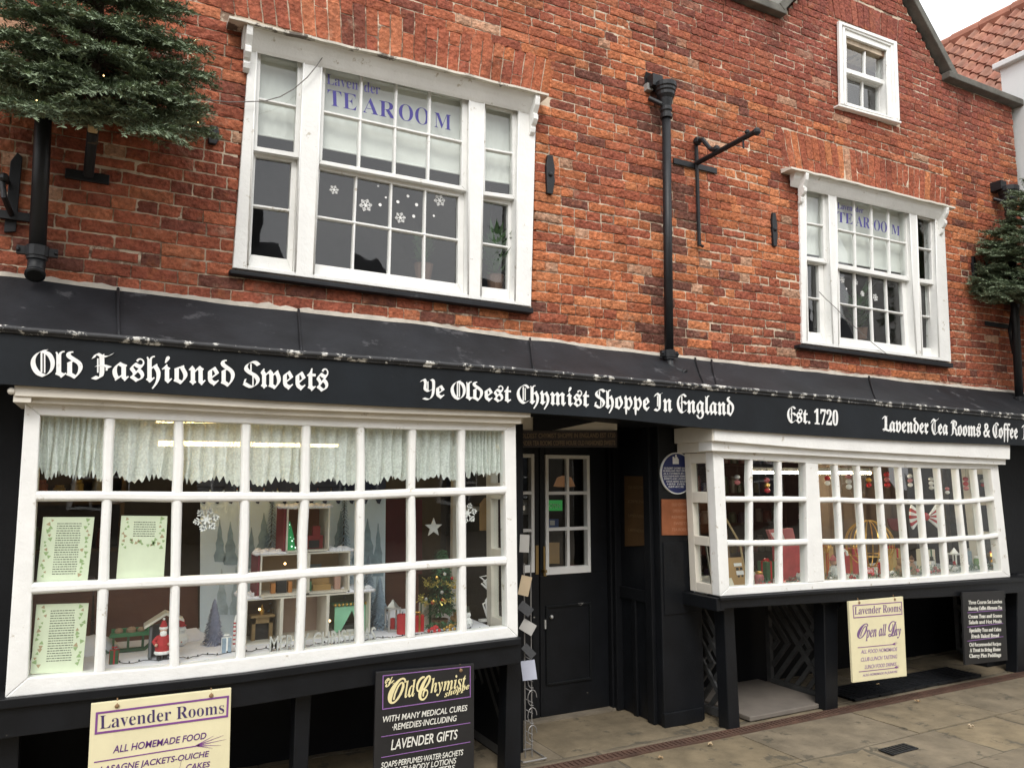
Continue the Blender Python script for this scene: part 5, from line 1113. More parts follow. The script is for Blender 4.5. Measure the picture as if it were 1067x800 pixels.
shelf_unit('dark shelves of jars deep inside the left shop room', -1.2, .1, 2.6, 1); shelf_unit('dark shelves of jars behind the curtains in the left shop room', .95, 1.95, 3.0, 2); shelf_unit('dark shelves of jars behind the right bay display', 4.0, 5.3, 2.4, 3); shelf_unit('brown shelves of goods at the back of the right shop room', 5.6, 7.6, 2.9, 4); shelf_unit('shelves of goods seen through the door panes', 2.5, 3.6, 2.6, 6)
def lamp_strip(name, label, a, b, r, m):
    t = thing(name, label, 'lamp', (a+b)/2); c = MB(); c.tube([a, b], r, 10); build('tube', c, m, t); c = MB(); n = Vector((0, 0, r+.004)); c.box(a.x-.02, b.x+.02, a.y-.03, a.y+.03, a.z+r+.003, a.z+r+.03); build('housing', c, WHITE, t)
lamp_strip('strip_light', 'warm strip light high behind the lace curtains', P(163, 438.5, .10), P(345, 440, .10), .010, mat('warm_strip', (1, .66, .26), .5, emit=20.0))
lamp_strip('strip_light', 'warm strip light lower and deeper behind the lace curtains', P(165, 462, 1.9), P(352, 463.5, 1.9), .018, WARM)
lamp_strip('strip_light', 'white fluorescent tube across the top of the right bay', P(782, 492.0, .42), P(907, 492.8, .42), .0095, TUBE)
# bulkhead lamp in the doorway room (green sign behind the door glass)
p = P(577.5, 526, .9); t = thing('exit_sign', 'small green lit sign behind the right door pane', 'sign', p); c = MB(); c.pxprism([(570.5, 521), (586, 521), (586, 532), (570.5, 532)], .9, .03); build('panel', c, mat('green_lit', (.06, .42, .10), .5, emit=.22), t); c = MB(); pxtext(c, 'OPEN', 'plain', [(572.5, 529), (583.5, 529), (583.5, 524.5), (572.5, 524.5)], .899, thick=.001); build('lettering', c, LETTER, t)
p = P(577, 545, .85); t = thing('blue_card', 'small blue and white card behind the right door pane', 'card', p); c = MB(); c.pxprism([(571, 540.5), (582, 540.5), (582, 549.5), (571, 549.5)], .85, .01); build('card', c, mat('blue_print', (.10, .16, .40), .5), t); c = MB(); c.pxprism([(573, 542), (578, 542), (578, 547), (573, 547)], .849, -.001); build('mug_print', c, LETTER, t)
p = P(588, 502, 1.2); t = thing('lamp_shade', 'warm glowing lamp shade deep behind the door glass', 'lamp', p); c = MB(); c.lathe([(.05, -.04), (.09, -.035), (.06, .035), (.02, .05)], p, 14); build('shade', c, mat('amber_shade', (.42, .20, .09), .6, emit=.16), t)
for x, y, w, h, mm, lb in ((577, 576, 12, 22, KRAFT, 'brown card at the bottom of the right door pane'), (597, 591, 13, 5, PINK, 'pink slip at the bottom of the right door pane'), (549, 528, 10, 16, SILVER, 'grey notice behind the left door panes')):
    p = P(x, y, YD+.12); t = thing('notice_card', lb, 'card', p); c = MB(); c.pxprism([(x-w/2, y-h/2), (x+w/2, y-h/2), (x+w/2, y+h/2), (x-w/2, y+h/2)], YD+.12, .006); build('card', c, mm, t)

# ---------------------------------------------------------------- left bay: curtains
def curtain(x0, x1, ytop, ybot, label, seed):
    Y = YB+.066; a, b = P(x0, ipl(gtL, x0)-3, Y), P(x1, ipl(gtL, x1)-3, Y); zb = (P(x0, ybot[0], Y).z, P(x1, ybot[1], Y).z); n, m = 130, 14; rr = random.Random(seed); ph = rr.random()*9; vs = []
    for j in range(m+1):
        for i in range(n+1):
            u = i/n; x = lerp(a.x, b.x, u); pl = math.sin(u*62+ph+1.4*math.sin(u*9+ph)); zig = abs(((u*24+ph) % 1)-.5)*2; z0 = lerp(zb[0], zb[1], u)+.040*(1-zig)*(.6+.4*math.sin(u*23+ph))+.012*math.sin(u*17+ph); z = lerp(lerp(a.z, b.z, u), z0, j/m)
            vs.append((x+.006*math.sin(j*.4+u*30)*(j/m), Y+.019*pl*(.5+.5*j/m)+.004*math.sin(u*130), z))
    c = MB(); c.add(vs, [(j*(n+1)+i, j*(n+1)+i+1, (j+1)*(n+1)+i+1, (j+1)*(n+1)+i) for j in range(m) for i in range(n)])
    t = thing('lace_curtain', label, 'curtain', (a+b)/2, 'short lace curtains along the left bay'); build('lace', c, LACE, t, smooth=True, fix=False)
for k, (x0, x1, yb, lb) in enumerate(((43, 112, (497, 500), 'short lace curtain in the first pane column of the left bay'), (116, 256, (500, 505), 'short mint white lace curtain across the second and third pane columns'), (258, 376, (505, 504), 'short lace curtain glowing under the warm light in the middle of the left bay'), (378, 481, (504, 499), 'short lace curtain across the sixth and seventh pane columns'), (483, 526, (497, 495), 'narrow mint lace curtain in the last pane column of the left bay'))): curtain(x0, x1, 0, yb, lb, k)
c = MB(); c.tube([(-.3, YB+.093, P(42, 430, YB+.09).z+.0), (2.0, YB+.093, P(526, 446, YB+.09).z+.0)], .005, 6); tag(build('curtain_rod', c, mat('brass', (0, 0, 0)), loc=(.9, YB+.093, 1.9)), 'thin brass rod carrying the lace curtains', 'rod')

# notices stuck to the inside of the glass
def notice(q, label, rows, Y=YB+.055):
    p = (P(*q[0], Y)+P(*q[2], Y))/2; t = thing('paper_notice', label, 'notice', p, 'printed notices in the left bay'); c = MB(); c.pxprism(q, Y, .0015); build('sheet', c, PAPER, t)
    w = [P(x, y, Y-.0006) for x, y in q]; c = MB(); rr = random.Random(rows)
    for k in range(rows[1] if isinstance(rows, tuple) else rows):
        v = .10+k*(.80/22); u = .28
        while u < .74:
            l = rr.uniform(.02, .07); a, b = qpt(w, u, v), qpt(w, min(.76, u+l), v); h = Vector((0, 0, .0016)); c.quad(a-h, b-h, b+h, a+h); u += l+.012
    build('print', c, INK, t)
    g, r_ = MB(), MB()
    for side in (0, 1):
        for k in range(16):
            v = .05+k*.056+rr.uniform(-.01, .01); u = (.12 if side == 0 else .88)+rr.uniform(-.07, .07)
            if rows < 12 and v > .5: v = .42+rr.uniform(-.05, .05); u = rr.uniform(.2, .8)
            p_ = qpt(w, u, v); s = rr.uniform(.006, .012); a0 = rr.random()*6; (g if rr.random() < .72 else r_).add([p_+Vector((math.cos(a0+i*1.05)*s*(1 if i % 2 else .55), 0, math.sin(a0+i*1.05)*s*(1 if i % 2 else .55))) for i in range(6)], [(0, 1, 2, 3, 4, 5)])
    build('holly_border', g, mat('print_green', (.34, .47, .22), .8), t); build('berry_border', r_, mat('print_tan', (.47, .36, .22), .8), t)
notice([(45, 538.5), (98.5, 538.5), (91, 606.5), (38, 607.5)], 'pale green printed notice with holly border in the second row of the first column', 22)
notice([(126.5, 537), (174.5, 537.5), (170.5, 603.5), (121, 603.5)], 'pale green notice with a short text and empty lower half in the second column', 7)
notice([(38, 629.5), (92.5, 628), (86, 699), (31.5, 702)], 'pale green printed notice standing in the bottom left pane', 21)
def hang_flake(x, y, r, label, m=LETTER):
    p = P(x, y, YB+.06); c = MB(); flake(c, p, r*msize(p), .0015); tag(build('paper_snowflake', c, m, loc=p), label, 'snowflake', 'snowflakes hung in the left bay')
hang_flake(215, 541, 13, 'large white paper snowflake at the top of the third column'); hang_flake(487, 534.5, 11, 'white paper snowflake behind the glazing bar near the right end')
p = P(452, 549.5, -.1); c = MB(); r = 10*msize(p); c.prism([p+Vector((math.sin(i*math.pi/5)*r*(1 if i % 2 == 0 else .42), 0, math.cos(i*math.pi/5)*r*(1 if i % 2 == 0 else .42))) for i in range(10)], (0, .01, 0)); tag(build('silver_star', c, SILVER, loc=p), 'silver glitter star above the small decorated tree', 'star')
# ---------------------------------------------------------------- left bay: display
FL = FLZ_L
def stand(px, py, z=None):
    g = G(px, py, FL if z is None else z); return g, msize(g)
def at_y(px, Y, z): q = P(px, 600, Y); return Vector((q.x, Y, z))
# backdrop panels
YBK = .30
c = MB(); q = [P(209, 510, YBK), P(402, 512, YBK), P(400, 690, YBK), P(207, 690, YBK)]; q[2].z = q[3].z = FL; c.prism(q, (0, .012, 0)); t = thing('winter_backdrop', 'pale painted winter backdrop of snowy hills and blue firs behind the dolls house', 'backdrop', (q[2]+q[3])/2); build('panel', c, mat('backdrop_white', (.64, .75, .83), .85, var=.12, scale=4), t)
def ptree(c, x, y0, y1, w, Y):
    pts = []; n = 7
    for sg in (1, -1):
        for i in (range(n+1) if sg == 1 else range(n, -1, -1)):
            f = i/n; pts.append((x+sg*w*f*(1 if i % 2 == 0 else .72)+sg*.3, lerp(y0, y1, f)))
    c.prism([P(a, b, Y) for a, b in pts], (0, -.001, 0))
f1, f2 = MB(), MB()
for x, y0, y1, w in ((229, 541, 585, 7), (240, 543, 588, 9), (262, 549, 592, 7), (275, 534, 578, 10), (355, 532, 580, 11), (383, 540, 590, 10), (372, 550, 588, 6), (394, 545, 600, 7)): ptree(f1, x, y0, y1, w, YBK-.001)
for x, y0, y1, w in ((231, 592, 640, 8), (246, 590, 640, 8), (379, 610, 650, 8), (394, 590, 640, 6)): ptree(f2, x, y0, y1, w, YBK-.001)
build('painted_firs', f1, mat('painted_blue_fir', (.27, .37, .43), .9, var=.3, scale=20), t); build('painted_pale_firs', f2, mat('painted_pale_fir', (.42, .52, .57), .9, var=.3, scale=20), t)
c = MB()
for k in range(14):
    x = 212+k*14; c.prism([P(x-7, 507, YBK-.003), P(x+7, 507, YBK-.003), P(x+5, 516, YBK-.003), P(x+1.5, 525, YBK-.003), P(x-1, 524, YBK-.003), P(x-5, 515, YBK-.003)], (0, -.002, 0))
c.prism([P(205, 493, YBK-.003), P(402, 493, YBK-.003), P(402, 508, YBK-.003), P(205, 508, YBK-.003)], (0, -.002, 0))
build('dark_pelmet', c, mat('navy_felt', (.025, .035, .075), .9), t)
c = MB(); YD2 = .40; q = [P(98, 606, YD2), P(206, 604, YD2), P(206, 680, YD2), P(98, 680, YD2)]; q[2].z = q[3].z = FL; c.prism(q, (0, .015, 0)); q = [P(402, 598, YD2), P(436, 596, YD2), P(436, 680, YD2), P(402, 680, YD2)]; q[2].z = q[3].z = FL; c.prism(q, (0, .015, 0)); c.box(-.35, at_y(98, YD2, 0).x, YD2, YD2+.015, FL, P(98, 606, YD2).z)
tag(build('back_board', c, DARKWOOD, loc=at_y(150, YD2, FL)), 'dark reddish brown board at the back of the left display', 'board')
c = MB(); q = [P(402, 520, .5), P(440, 520, .5), P(440, 598, .5), P(402, 598, .5)]; c.prism(q, (0, .02, 0)); tag(build('maroon_cloth', c, mat('maroon', (.10, .012, .016), .9), loc=(q[2]+q[3])/2), 'dark maroon cloth hanging behind the small decorated tree', 'cloth')
# white post and inner frame near the right end
c = MB(); p = at_y(474, .30, FL); c.box(p.x-.025, p.x+.02, .28, .32, FL, 2.0); p = at_y(503, .34, FL); c.box(p.x-.012, p.x+.012, .32, .35, FL, 2.0); c.box(p.x-.2, p.x+.3, .325, .345, 1.42, 1.45); tag(build('inner_frame', c, CREAMY, loc=(p.x, .3, FL)), 'pale wooden inner frame at the right end of the left bay', 'frame')
c = MB(); p = P(508, 535, .22); c.prism([P(500, 552.5, .22), P(517, 552.5, .22), P(517, 525, .22), P(513, 518.5, .22), P(505, 518.5, .22), P(500, 525, .22)], (0, .006, 0)); tag(build('gift_tag', c, KRAFT, loc=p), 'large brown card gift tag hanging near the right end of the left bay', 'tag')
GOODS_L = []; PALEC_L = mat('cream_wrap', (.60, .55, .44), .7, var=.1)
# dolls house
dh0 = P(258, 676, -.03); YH = .0; HD = .22
def hx(px): return P(px, 640, YH).x
def hz(py, px=320): return P(px, py, YH).z
hb = FL; z1 = hz(623, 300); z2 = hz(578, 300); z3 = hz(530, 318)
t = thing('dolls_house', 'open fronted three tier dolls house with snow on its ledges', 'dolls house', (hx(320), YH+.1, hb)); sh = MB(); w_ = .008
def room(x0, x1, za, zb, m, back='room_back'):
    sh.box(x0, x0+w_, YH, YH+HD, za, zb); sh.box(x1-w_, x1, YH, YH+HD, za, zb); sh.box(x0, x1, YH, YH+HD, zb, zb+w_); sh.box(x0, x1, YH, YH+HD, za, za+w_)
    c = MB(); c.box(x0+w_, x1-w_, YH+HD-.012, YH+HD-.002, za+w_, zb-.001); build(back, c, m, t)
WP1, WP2, WP3, WP4 = mat('wall_paper_brown', (.20, .13, .08), .9, var=.2), mat('wall_paper_pink', (.46, .34, .29), .9), mat('wall_paper_sage', (.27, .32, .24), .9), mat('wall_paper_tan', (.40, .28, .16), .9, var=.2)
room(hx(256), hx(293.5), hb, z1, WP1); room(hx(293.5), hx(341.5), hb, z1, WP2); room(hx(341.5), hx(386), hb, z1, WP3); room(hx(269.5), hx(320), z1+.012, z2, WP4); room(hx(320), hx(363.5), z1+.012, z2, WP4); room(hx(295.5), hx(341), z2+.012, z3, mat('wall_paper_rust', (.30, .13, .08), .9, var=.2))
build('room_walls', sh, CREAMY, t)
c = MB(); dr_ = mat('maroon_side', (.16, .02, .03), .7)
for x, a, b in ((256, hb, z1), (269.5, z1+.012, z2), (295.5, z2+.012, z3)): c.box(hx(x)-.012, hx(x)-.001, YH+.01, YH+HD, a, b+.004)
build('side_walls', c, dr_, t)
c = MB(); rs = random.Random(2)
for x0, x1, z in ((254, 271, z1), (362, 390, z1), (266, 296, z2), (340, 367, z2), (291, 345, z3)):
    x = x0
    while x < x1: c.ball((hx(x), YH+rs.uniform(.02, HD-.02), z+.014), rs.uniform(.014, .022), 8, 1.2, 1.3, .7, .4); c.ball((hx(x), YH+.012, z+.010), rs.uniform(.012, .018), 8, 1.2, 1, .6, .4); x += 3.2
build('snow_ledges', c, SNOW, t, smooth=True)
def toy(name, label, cat, loc, parts):
    t = thing(name, label, cat, loc)
    for nm, mb, m in parts: build(nm, mb, m, t)
    return t
def boxes(*bs):
    c = MB()
    for b in bs: c.box(*b)
    return c
yt = YH+.06
# fireplace
x0, x1 = hx(265), hx(287); zf = hb+w_; hgt = .115; cx = (x0+x1)/2
fp = boxes((x0, x0+.018, yt, yt+.06, zf, zf+hgt), (x1-.018, x1, yt, yt+.06, zf, zf+hgt), (x0, x1, yt, yt+.06, zf+hgt-.03, zf+hgt), (x0-.008, x1+.008, yt-.01, yt+.06, zf+hgt, zf+hgt+.012)); fb = boxes((x0+.018, x1-.018, yt+.02, yt+.058, zf, zf+hgt-.03)); cl = MB(); cl.lathe([(.012, 0), (.014, .02), (.006, .035), (.001, .05)], (cx, yt+.03, zf+hgt+.012), 8)
toy('toy_fireplace', 'miniature gilt fireplace in the lower left room of the dolls house', 'toy', (cx, yt, zf), (('surround', fp, mat('old_gilt', (.28, .19, .09), .45, .4, var=.3)), ('firebox', fb, mat('soot', (.008, .008, .01), .6)), ('clock', cl, GOLD)))
x0, x1 = hx(352), hx(384); cn = MB(); za, zb = zf, zf+.145
cn.prism([Vector((x0, yt, zb)), Vector((x1, yt, zb)), Vector((x1, yt, za)), Vector((x1-.03, yt, za)), Vector(((x0+x1)/2+.01, yt, zb-.03)), Vector((x0+.035, yt, za+.01)), Vector((x0, yt, za))], (0, .012, 0)); cn.box(x0, x1, yt, yt+.10, zb-.006, zb+.004); bd = boxes((x0+.02, x1-.02, yt+.02, yt+.12, zf, zf+.035)); to = MB()
for i in range(9): to.ball((lerp(x0, x1, i/8), yt-.004, zb+.004), .009, 6)
toy('toy_bed', 'mint green canopy bed in the lower right room of the dolls house', 'toy', ((x0+x1)/2, yt, zf), (('canopy', cn, MINT), ('bed', bd, mat('dark_quilt', (.04, .04, .04), .9)), ('trim', to, GOLD)))
bl = MB(); tr2 = MB(); xx = hx(301); zt0 = z2+.022; tr2.lathe([(.034, 0), (.030, .02), (.032, .022), (.024, .06), (.026, .062), (.014, .11), (.002, .15)], (xx, yt, zt0), 12)
for i in range(14): a = i*1.3; f = i/14; bl.ball((xx+math.cos(a)*.033*(1-f), yt-abs(math.sin(a))*.034*(1-f)-.002, zt0+.01+f*.13), .0042, 6)
toy('toy_tree', 'bright green lit toy tree in the top room of the dolls house', 'toy', (xx, yt, zt0), (('cone', tr2, mat('lit_green', (.02, .26, .08), .6, emit=.25)), ('bulbs', bl, mat('cool_bulb', (.75, 1, .85), .5, emit=1.5))))
fr_ = boxes((hx(318), hx(337), yt, yt+.03, zt0, zt0+.07), (hx(326), hx(334), yt, yt+.02, zt0+.07, zt0+.12)); fs_ = boxes((hx(322), hx(333), yt-.006, yt, zt0+.005, zt0+.045))
toy('toy_chimneypiece', 'small red chimneypiece in the top room of the dolls house', 'toy', (hx(327), yt, zt0), (('chimney_breast', fr_, mat('toy_red', (.22, .03, .03), .7)), ('hearth', fs_, MATS['soot'])))
zm = z1+.021
so = boxes((hx(328), hx(347), yt, yt+.05, zm, zm+.03), (hx(328), hx(347), yt+.035, yt+.05, zm+.03, zm+.06)); sm = boxes((hx(321.5), hx(326.5), yt, yt+.04, zm, zm+.05))
toy('toy_sofa', 'tiny tan sofa in the middle right room of the dolls house', 'toy', (hx(337), yt, zm), (('sofa', so, mat('tan_cloth', (.36, .22, .08), .8)), ('side_table', sm, mat('toy_green', (.08, .20, .10), .7))))
pi = boxes((hx(290), hx(300), yt, yt+.04, zm, zm+.075)); st = boxes((hx(284), hx(288.5), yt, yt+.04, zm, zm+.05), (hx(302), hx(306), yt, yt+.04, zm, zm+.055))
toy('toy_piano', 'tiny black piano between chairs in the middle left room of the dolls house', 'toy', (hx(295), yt, zm), (('piano', pi, MATS['soot']), ('chairs', st, mat('toy_orange', (.40, .16, .04), .7))))
wd = boxes((hx(328), hx(343), YH+HD-.02, YH+HD-.013, zm+.075, zm+.125)); ds = boxes((hx(351), hx(357), yt, yt+.03, zm, zm+.09)); toy('toy_dresser', 'tiny pale dresser at the right of the middle room of the dolls house', 'toy', (hx(354), yt, zm), (('dresser', ds, mat('toy_pink', (.42, .25, .20), .8)), ('wall_picture', wd, BLUEGREY)))
for k, (x, y, lb) in enumerate(((270.5, 634.5, 'tiny lit lamp over the miniature fireplace'), (297, 587, 'tiny lit lamp in the middle left room of the dolls house'), (310, 637.5, 'tiny lit lamp in the pink room of the dolls house'), (343.5, 646.5, 'tiny lit lamp beside the canopy bed'))):
    p = P(x, y, yt); c = MB(); c.ball(p, .0065, 8); tag(build('toy_lamp', c, BULB, loc=p), lb, 'lamp', 'tiny lamps in the dolls house')
# more little things on the snow
for (px, Y, h_, kd, m1, m2, nm, lb, ct) in ((436, -.05, .09, 'box', REDG, GOLD, 'gift_box', 'small red gift box behind the pillar candle', 'box'), (446, .06, .13, 'box', PALEC_L, GREEN, 'gift_box', 'pale gift box at the foot of the decorated tree', 'box'), (475, .02, .10, 'teddy', KRAFT, LETTER, 'teddy_bear', 'little brown teddy at the right of the decorated tree', 'teddy'), (487, -.10, .12, 'snowman', LETTER, INK, 'snowman', 'small white snowman beside the pale inner frame', 'snowman'), (410, .02, .17, 'lantern', SILVER, RED, 'toy_lantern', 'silver toy lantern between the frosted fir and the candle', 'lantern'), (192, .14, .13, 'snowman', LETTER, RED, 'snowman', 'small snowman behind the grey shelter', 'snowman'), (239, -.12, .07, 'box', BLUEGREY, LETTER, 'gift_box', 'pale blue gift box in front of the lilac fir', 'box'), (247, .02, .16, 'cane', LETTER, RED, 'candy_cane', 'candy cane standing by the left wall of the dolls house', 'sweet'), (124, -.12, .06, 'box', GREEN, RED, 'gift_box', 'tiny green gift box at the left end of the snow cloth', 'box')):
    GOODS_L.append((px, Y, kd, h_, m1, m2, nm, lb, ct))
# words along the front of the display
p, s = stand(335, 676); c = MB(); a, b = G(283, 680.5, FL), G(391, 667.5, FL); b.y = a.y = -.20; a.x, b.x = P(281, 660, -.20).x, P(391, 660, -.20).x; zl, zh = FL+.002, FL+.075
letter_mb(c, 'MERRY CHRISTMAS', 'plain', [Vector((a.x, -.20, zl)), Vector((b.x, -.20, zl)), Vector((b.x, -.20, zh)), Vector((a.x, -.20, zh))], thick=.012, fat=.01); tag(build('greeting_letters', c, SILVER, loc=(a+b)/2), 'silver standing letters reading Merry Christmas before the dolls house', 'letters')
# santa's shelter, green sleigh, bottle-brush firs
p, s = stand(170, 690); p.y = -.10; p.x = at_y(170, -.10, 0).x; s = msize(Vector((p.x, -.1, FL))); p.z = FL
hut = boxes((p.x-.045, p.x-.035, p.y-.02, p.y+.05, FL, FL+.15), (p.x-.045, p.x+.075, p.y+.04, p.y+.05, FL, FL+.15), (p.x+.068, p.x+.078, p.y-.02, p.y+.05, FL, FL+.15)); rf = MB(); rf.prism([Vector((p.x-.07, p.y-.04, FL+.145)), Vector((p.x+.02, p.y-.04, FL+.20)), Vector((p.x+.10, p.y-.04, FL+.165)), Vector((p.x+.10, p.y-.04, FL+.175)), Vector((p.x+.02, p.y-.04, FL+.213)), Vector((p.x-.07, p.y-.04, FL+.157))], (0, .10, 0))
toy('toy_shelter', 'small grey wooden shelter with a pale roof in the left display', 'toy', (p.x, p.y, FL), (('walls', hut, mat('grey_wood', (.12, .13, .14), .8)), ('roof', rf, CREAMY)))
bodyc, trimc, facec, bootc = MB(), MB(), MB(), MB(); sx, sy = p.x+.012, p.y-.035
bodyc.lathe([(.026, .03), (.032, .04), (.034, .07), (.026, .10), (.018, .115)], (sx, sy, FL), 12); bodyc.lathe([(.017, .145), (.016, .155), (.008, .175), (.001, .182)], (sx, sy, FL), 10); bodyc.tube([(sx-.02, sy, FL+.105), (sx-.04, sy-.012, FL+.085), (sx-.03, sy-.028, FL+.075)], .010, 8); bodyc.tube([(sx+.02, sy, FL+.105), (sx+.038, sy-.012, FL+.085), (sx+.026, sy-.028, FL+.075)], .010, 8)
trimc.lathe([(.033, .026), (.036, .03), (.036, .037), (.033, .041)], (sx, sy, FL), 12); trimc.lathe([(.018, .138), (.020, .142), (.018, .149)], (sx, sy, FL), 10); trimc.ball((sx, sy-.012, FL+.118), .016, 8, 1, .7, 1.2); trimc.ball((sx, sy, FL+.184), .006, 8)
facec.ball((sx, sy-.003, FL+.130), .0165, 10); facec.ball((sx-.03, sy-.03, FL+.073), .008, 8); facec.ball((sx+.026, sy-.03, FL+.073), .008, 8)
for d in (-.013, .013): bootc.tube([(sx+d, sy, FL+.001), (sx+d, sy, FL+.032)], .011, 8); bootc.ball((sx+d, sy-.010, FL+.009), .010, 8, 1, 1.4, .8)
toy('santa_figure', 'little red and white santa figure standing before the grey shelter', 'figurine', (sx, sy, FL), (('red_coat', bodyc, RED), ('white_trim', trimc, LETTER), ('face_and_hands', facec, FLESH), ('boots', bootc, MATS['soot'])))
p = at_y(138, .12, FL); sl2, rn, pr = MB(), MB(), MB(); a, b = at_y(112, .10, FL).x, at_y(163, .10, FL).x
sl2.prism([Vector((lerp(a, b, u), .10, FL+z)) for u, z in ((.1, .075), (.95, .075), (1.0, .12), (.92, .125), (.88, .092), (.15, .092))], (0, .05, 0)); sl2.box(lerp(a, b, .15), lerp(a, b, .9), .14, .15, FL+.075, FL+.11)
for d in (0, .045): rn.tube([Vector((lerp(a, b, u), .105+d, FL+z)) for u, z in ((0, .03), (.1, .008), (.85, .008), (.97, .03), (1.02, .06))], .006, 6)
for u in (.2, .5, .8): rn.tube([(lerp(a, b, u), .105, FL+.01), (lerp(a, b, u), .105, FL+.075)], .005, 6); rn.tube([(lerp(a, b, u), .150, FL+.01), (lerp(a, b, u), .150, FL+.075)], .005, 6)
for u, r in ((.3, .02), (.55, .024), (.75, .018)): pr.ball((lerp(a, b, u), .125, FL+.10), r, 8, 1, 1, .8)
toy('toy_sleigh', 'green toy sleigh with small parcels on the snow cloth', 'toy', (p.x, .12, FL), (('body', sl2, mat('sleigh_green', (.05, .22, .10), .5)), ('runners', rn, mat('sleigh_dark', (.03, .10, .05), .5)), ('parcels', pr, mat('parcel_tan', (.35, .24, .16), .8))))
BRUSH = mat('frosted_lilac', (.27, .29, .40), .9, var=.3, scale=40)
def brush_tree(px, Y, h, r, label, m):
    p = at_y(px, Y, FL); rr = random.Random(int(px)); c = MB(); n = 420
    for i in range(n):
        f = (i+.5)/n; z = .03+f*(h-.03); a = i*2.399; ro = r*(1-f)**.85*(.8+.35*rr.random())+.004; q = p+Vector((0, 0, z)); e = q+Vector((math.cos(a)*ro, math.sin(a)*ro, -.012-.02*(1-f))); w = Vector((-math.sin(a), math.cos(a), 0))*(.004+.003*rr.random()); c.add([q, e-w, e+w+Vector((0, 0, .004))], [(0, 1, 2)])
    k = MB(); k.tube([p, p+Vector((0, 0, h*.9))], .004, 6); b = MB(); b.lathe([(.03, .0), (.03, .008), (.012, .02), (.005, .035)], p, 12)
    t = thing('bottle_brush_tree', label, 'toy tree', p, 'bottle brush firs in the left display'); build('bristles', c, m, t, fix=False); build('stem', k, BARK, t); build('snow_base', b, SNOW, t)
brush_tree(225, .10, .23, .052, 'lilac bottle brush fir left of the dolls house', BRUSH); brush_tree(396, .10, .29, .055, 'frosted grey bottle brush fir right of the dolls house', BLUEGREY); brush_tree(384, .22, .40, .06, 'tall blue grey bottle brush fir behind the dolls house corner', BLUEGREY); brush_tree(281, .26, .78, .07, 'very tall frosted fir rising behind the upper tier of the dolls house', BLUEGREY); brush_tree(357, .26, .80, .07, 'very tall frosted fir right of the top room of the dolls house', BLUEGREY)
# red candle, decorated tree, poinsettia wreaths, white cut-out, snow mounds
p = at_y(420, -.08, FL); c = MB(); c.lathe([(.028, 0), (.030, .004), (.030, .10), (.024, .105), (.022, .10), (.001, .098)], p, 14); k = MB(); k.ball(p+Vector((.035, -.0, .05)), .012, 8); k.ball(p+Vector((.033, 0, .03)), .014, 8); w = MB(); w.tube([p+Vector((0, 0, .098)), p+Vector((.002, 0, .118))], .002, 5)
toy('red_candle', 'short red pillar candle on the snow cloth left of the decorated tree', 'candle', p, (('wax', c, RED), ('sprig', k, GOLD), ('wick', w, MATS['soot'])))
p = at_y(459, -.02, FL); rr = random.Random(9); nd = MB(); h = .44; r = .12
for i in range(1500):
    f = rr.random()**1.2; z = .09+f*(h-.09); a = rr.random()*6.283; ro = r*(1-f)**.8*(.35+.75*rr.random()); q = p+Vector((math.cos(a)*ro*.55, math.sin(a)*ro*.55, z)); e = q+Vector((math.cos(a)*.035, math.sin(a)*.035, -.012+rr.uniform(-.015, .015))); w = Vector((-math.sin(a), math.cos(a), .2))*.005; nd.add([q, e-w, e+w], [(0, 1, 2)])
tk = MB(); tk.tube([p, p+Vector((0, 0, h*.9))], .009, 8); pot = MB(); pot.lathe([(.035, 0), (.045, .045), (.048, .05), (.04, .05), (.001, .048)], p, 14); ti = MB()
for lv, (zz, rad) in enumerate(((.16, .115), (.25, .085))):
    for i in range(260): a = i/260*6.283; q = p+Vector((math.cos(a)*rad, math.sin(a)*rad, zz+.012*math.sin(a*3+lv))); d = Vector((rr.uniform(-1, 1), rr.uniform(-1, 1), rr.uniform(-1, 1)))*.02; w = Vector((rr.uniform(-1, 1), 0, rr.uniform(-1, 1)))*.004; ti.add([q, q+d-w, q+d+w], [(0, 1, 2)])
t = thing('decorated_tree', 'small dark Christmas tree with gold tinsel and baubles in the left bay', 'tree', p); build('crown', nd, GREEN, t, fix=False); build('trunk', tk, BARK, t); build('pot', pot, mat('pot_brown', (.14, .07, .03), .8), t); build('tinsel', ti, mat('gold_tinsel', (.55, .45, .12), .35, .6), t, fix=False)
for i in range(12):
    a = -math.pi/2+rr.uniform(-1.4, 1.4); f = rr.random(); ro = r*(1-f)**.8*.95; c = MB(); c.ball(p+Vector((math.cos(a)*ro, math.sin(a)*ro, .12+f*(h-.14))), .011, 8); build('bauble', c, (GOLD, REDG, SILVER)[i % 3], t)
for x, lb, cc in ((451, 'left poinsettia wreath on the snow cloth', RED), (467, 'right wreath with gold and red flowers on the snow cloth', GOLD)):
    p = at_y(x, -.16, FL); c, k = MB(), MB(); rr = random.Random(x)
    for i in range(150): a = rr.random()*6.283; ro = rr.uniform(.02, .05); q = p+Vector((math.cos(a)*ro, math.sin(a)*ro*.6, .018+rr.random()*.03)); d = Vector((rr.uniform(-1, 1), rr.uniform(-1, 1), rr.uniform(-.3, 1)))*.02; w = Vector((rr.uniform(-1, 1), rr.uniform(-1, 1), 0))*.006; c.add([q, q+d-w, q+d+w], [(0, 1, 2)])
    for i in range(9): a = i*.7; k.ball(p+Vector((math.cos(a)*.022*(i % 3)*.8, -.035, .03+math.sin(a)*.014)), .010, 7, 1, .6, 1)
    t = thing('flower_wreath', lb, 'wreath', p, 'small wreaths in the left display'); build('leaves', c, GREEN, t, fix=False); build('flowers', k, cc, t)
p = at_y(508, .05, FL); c = MB()
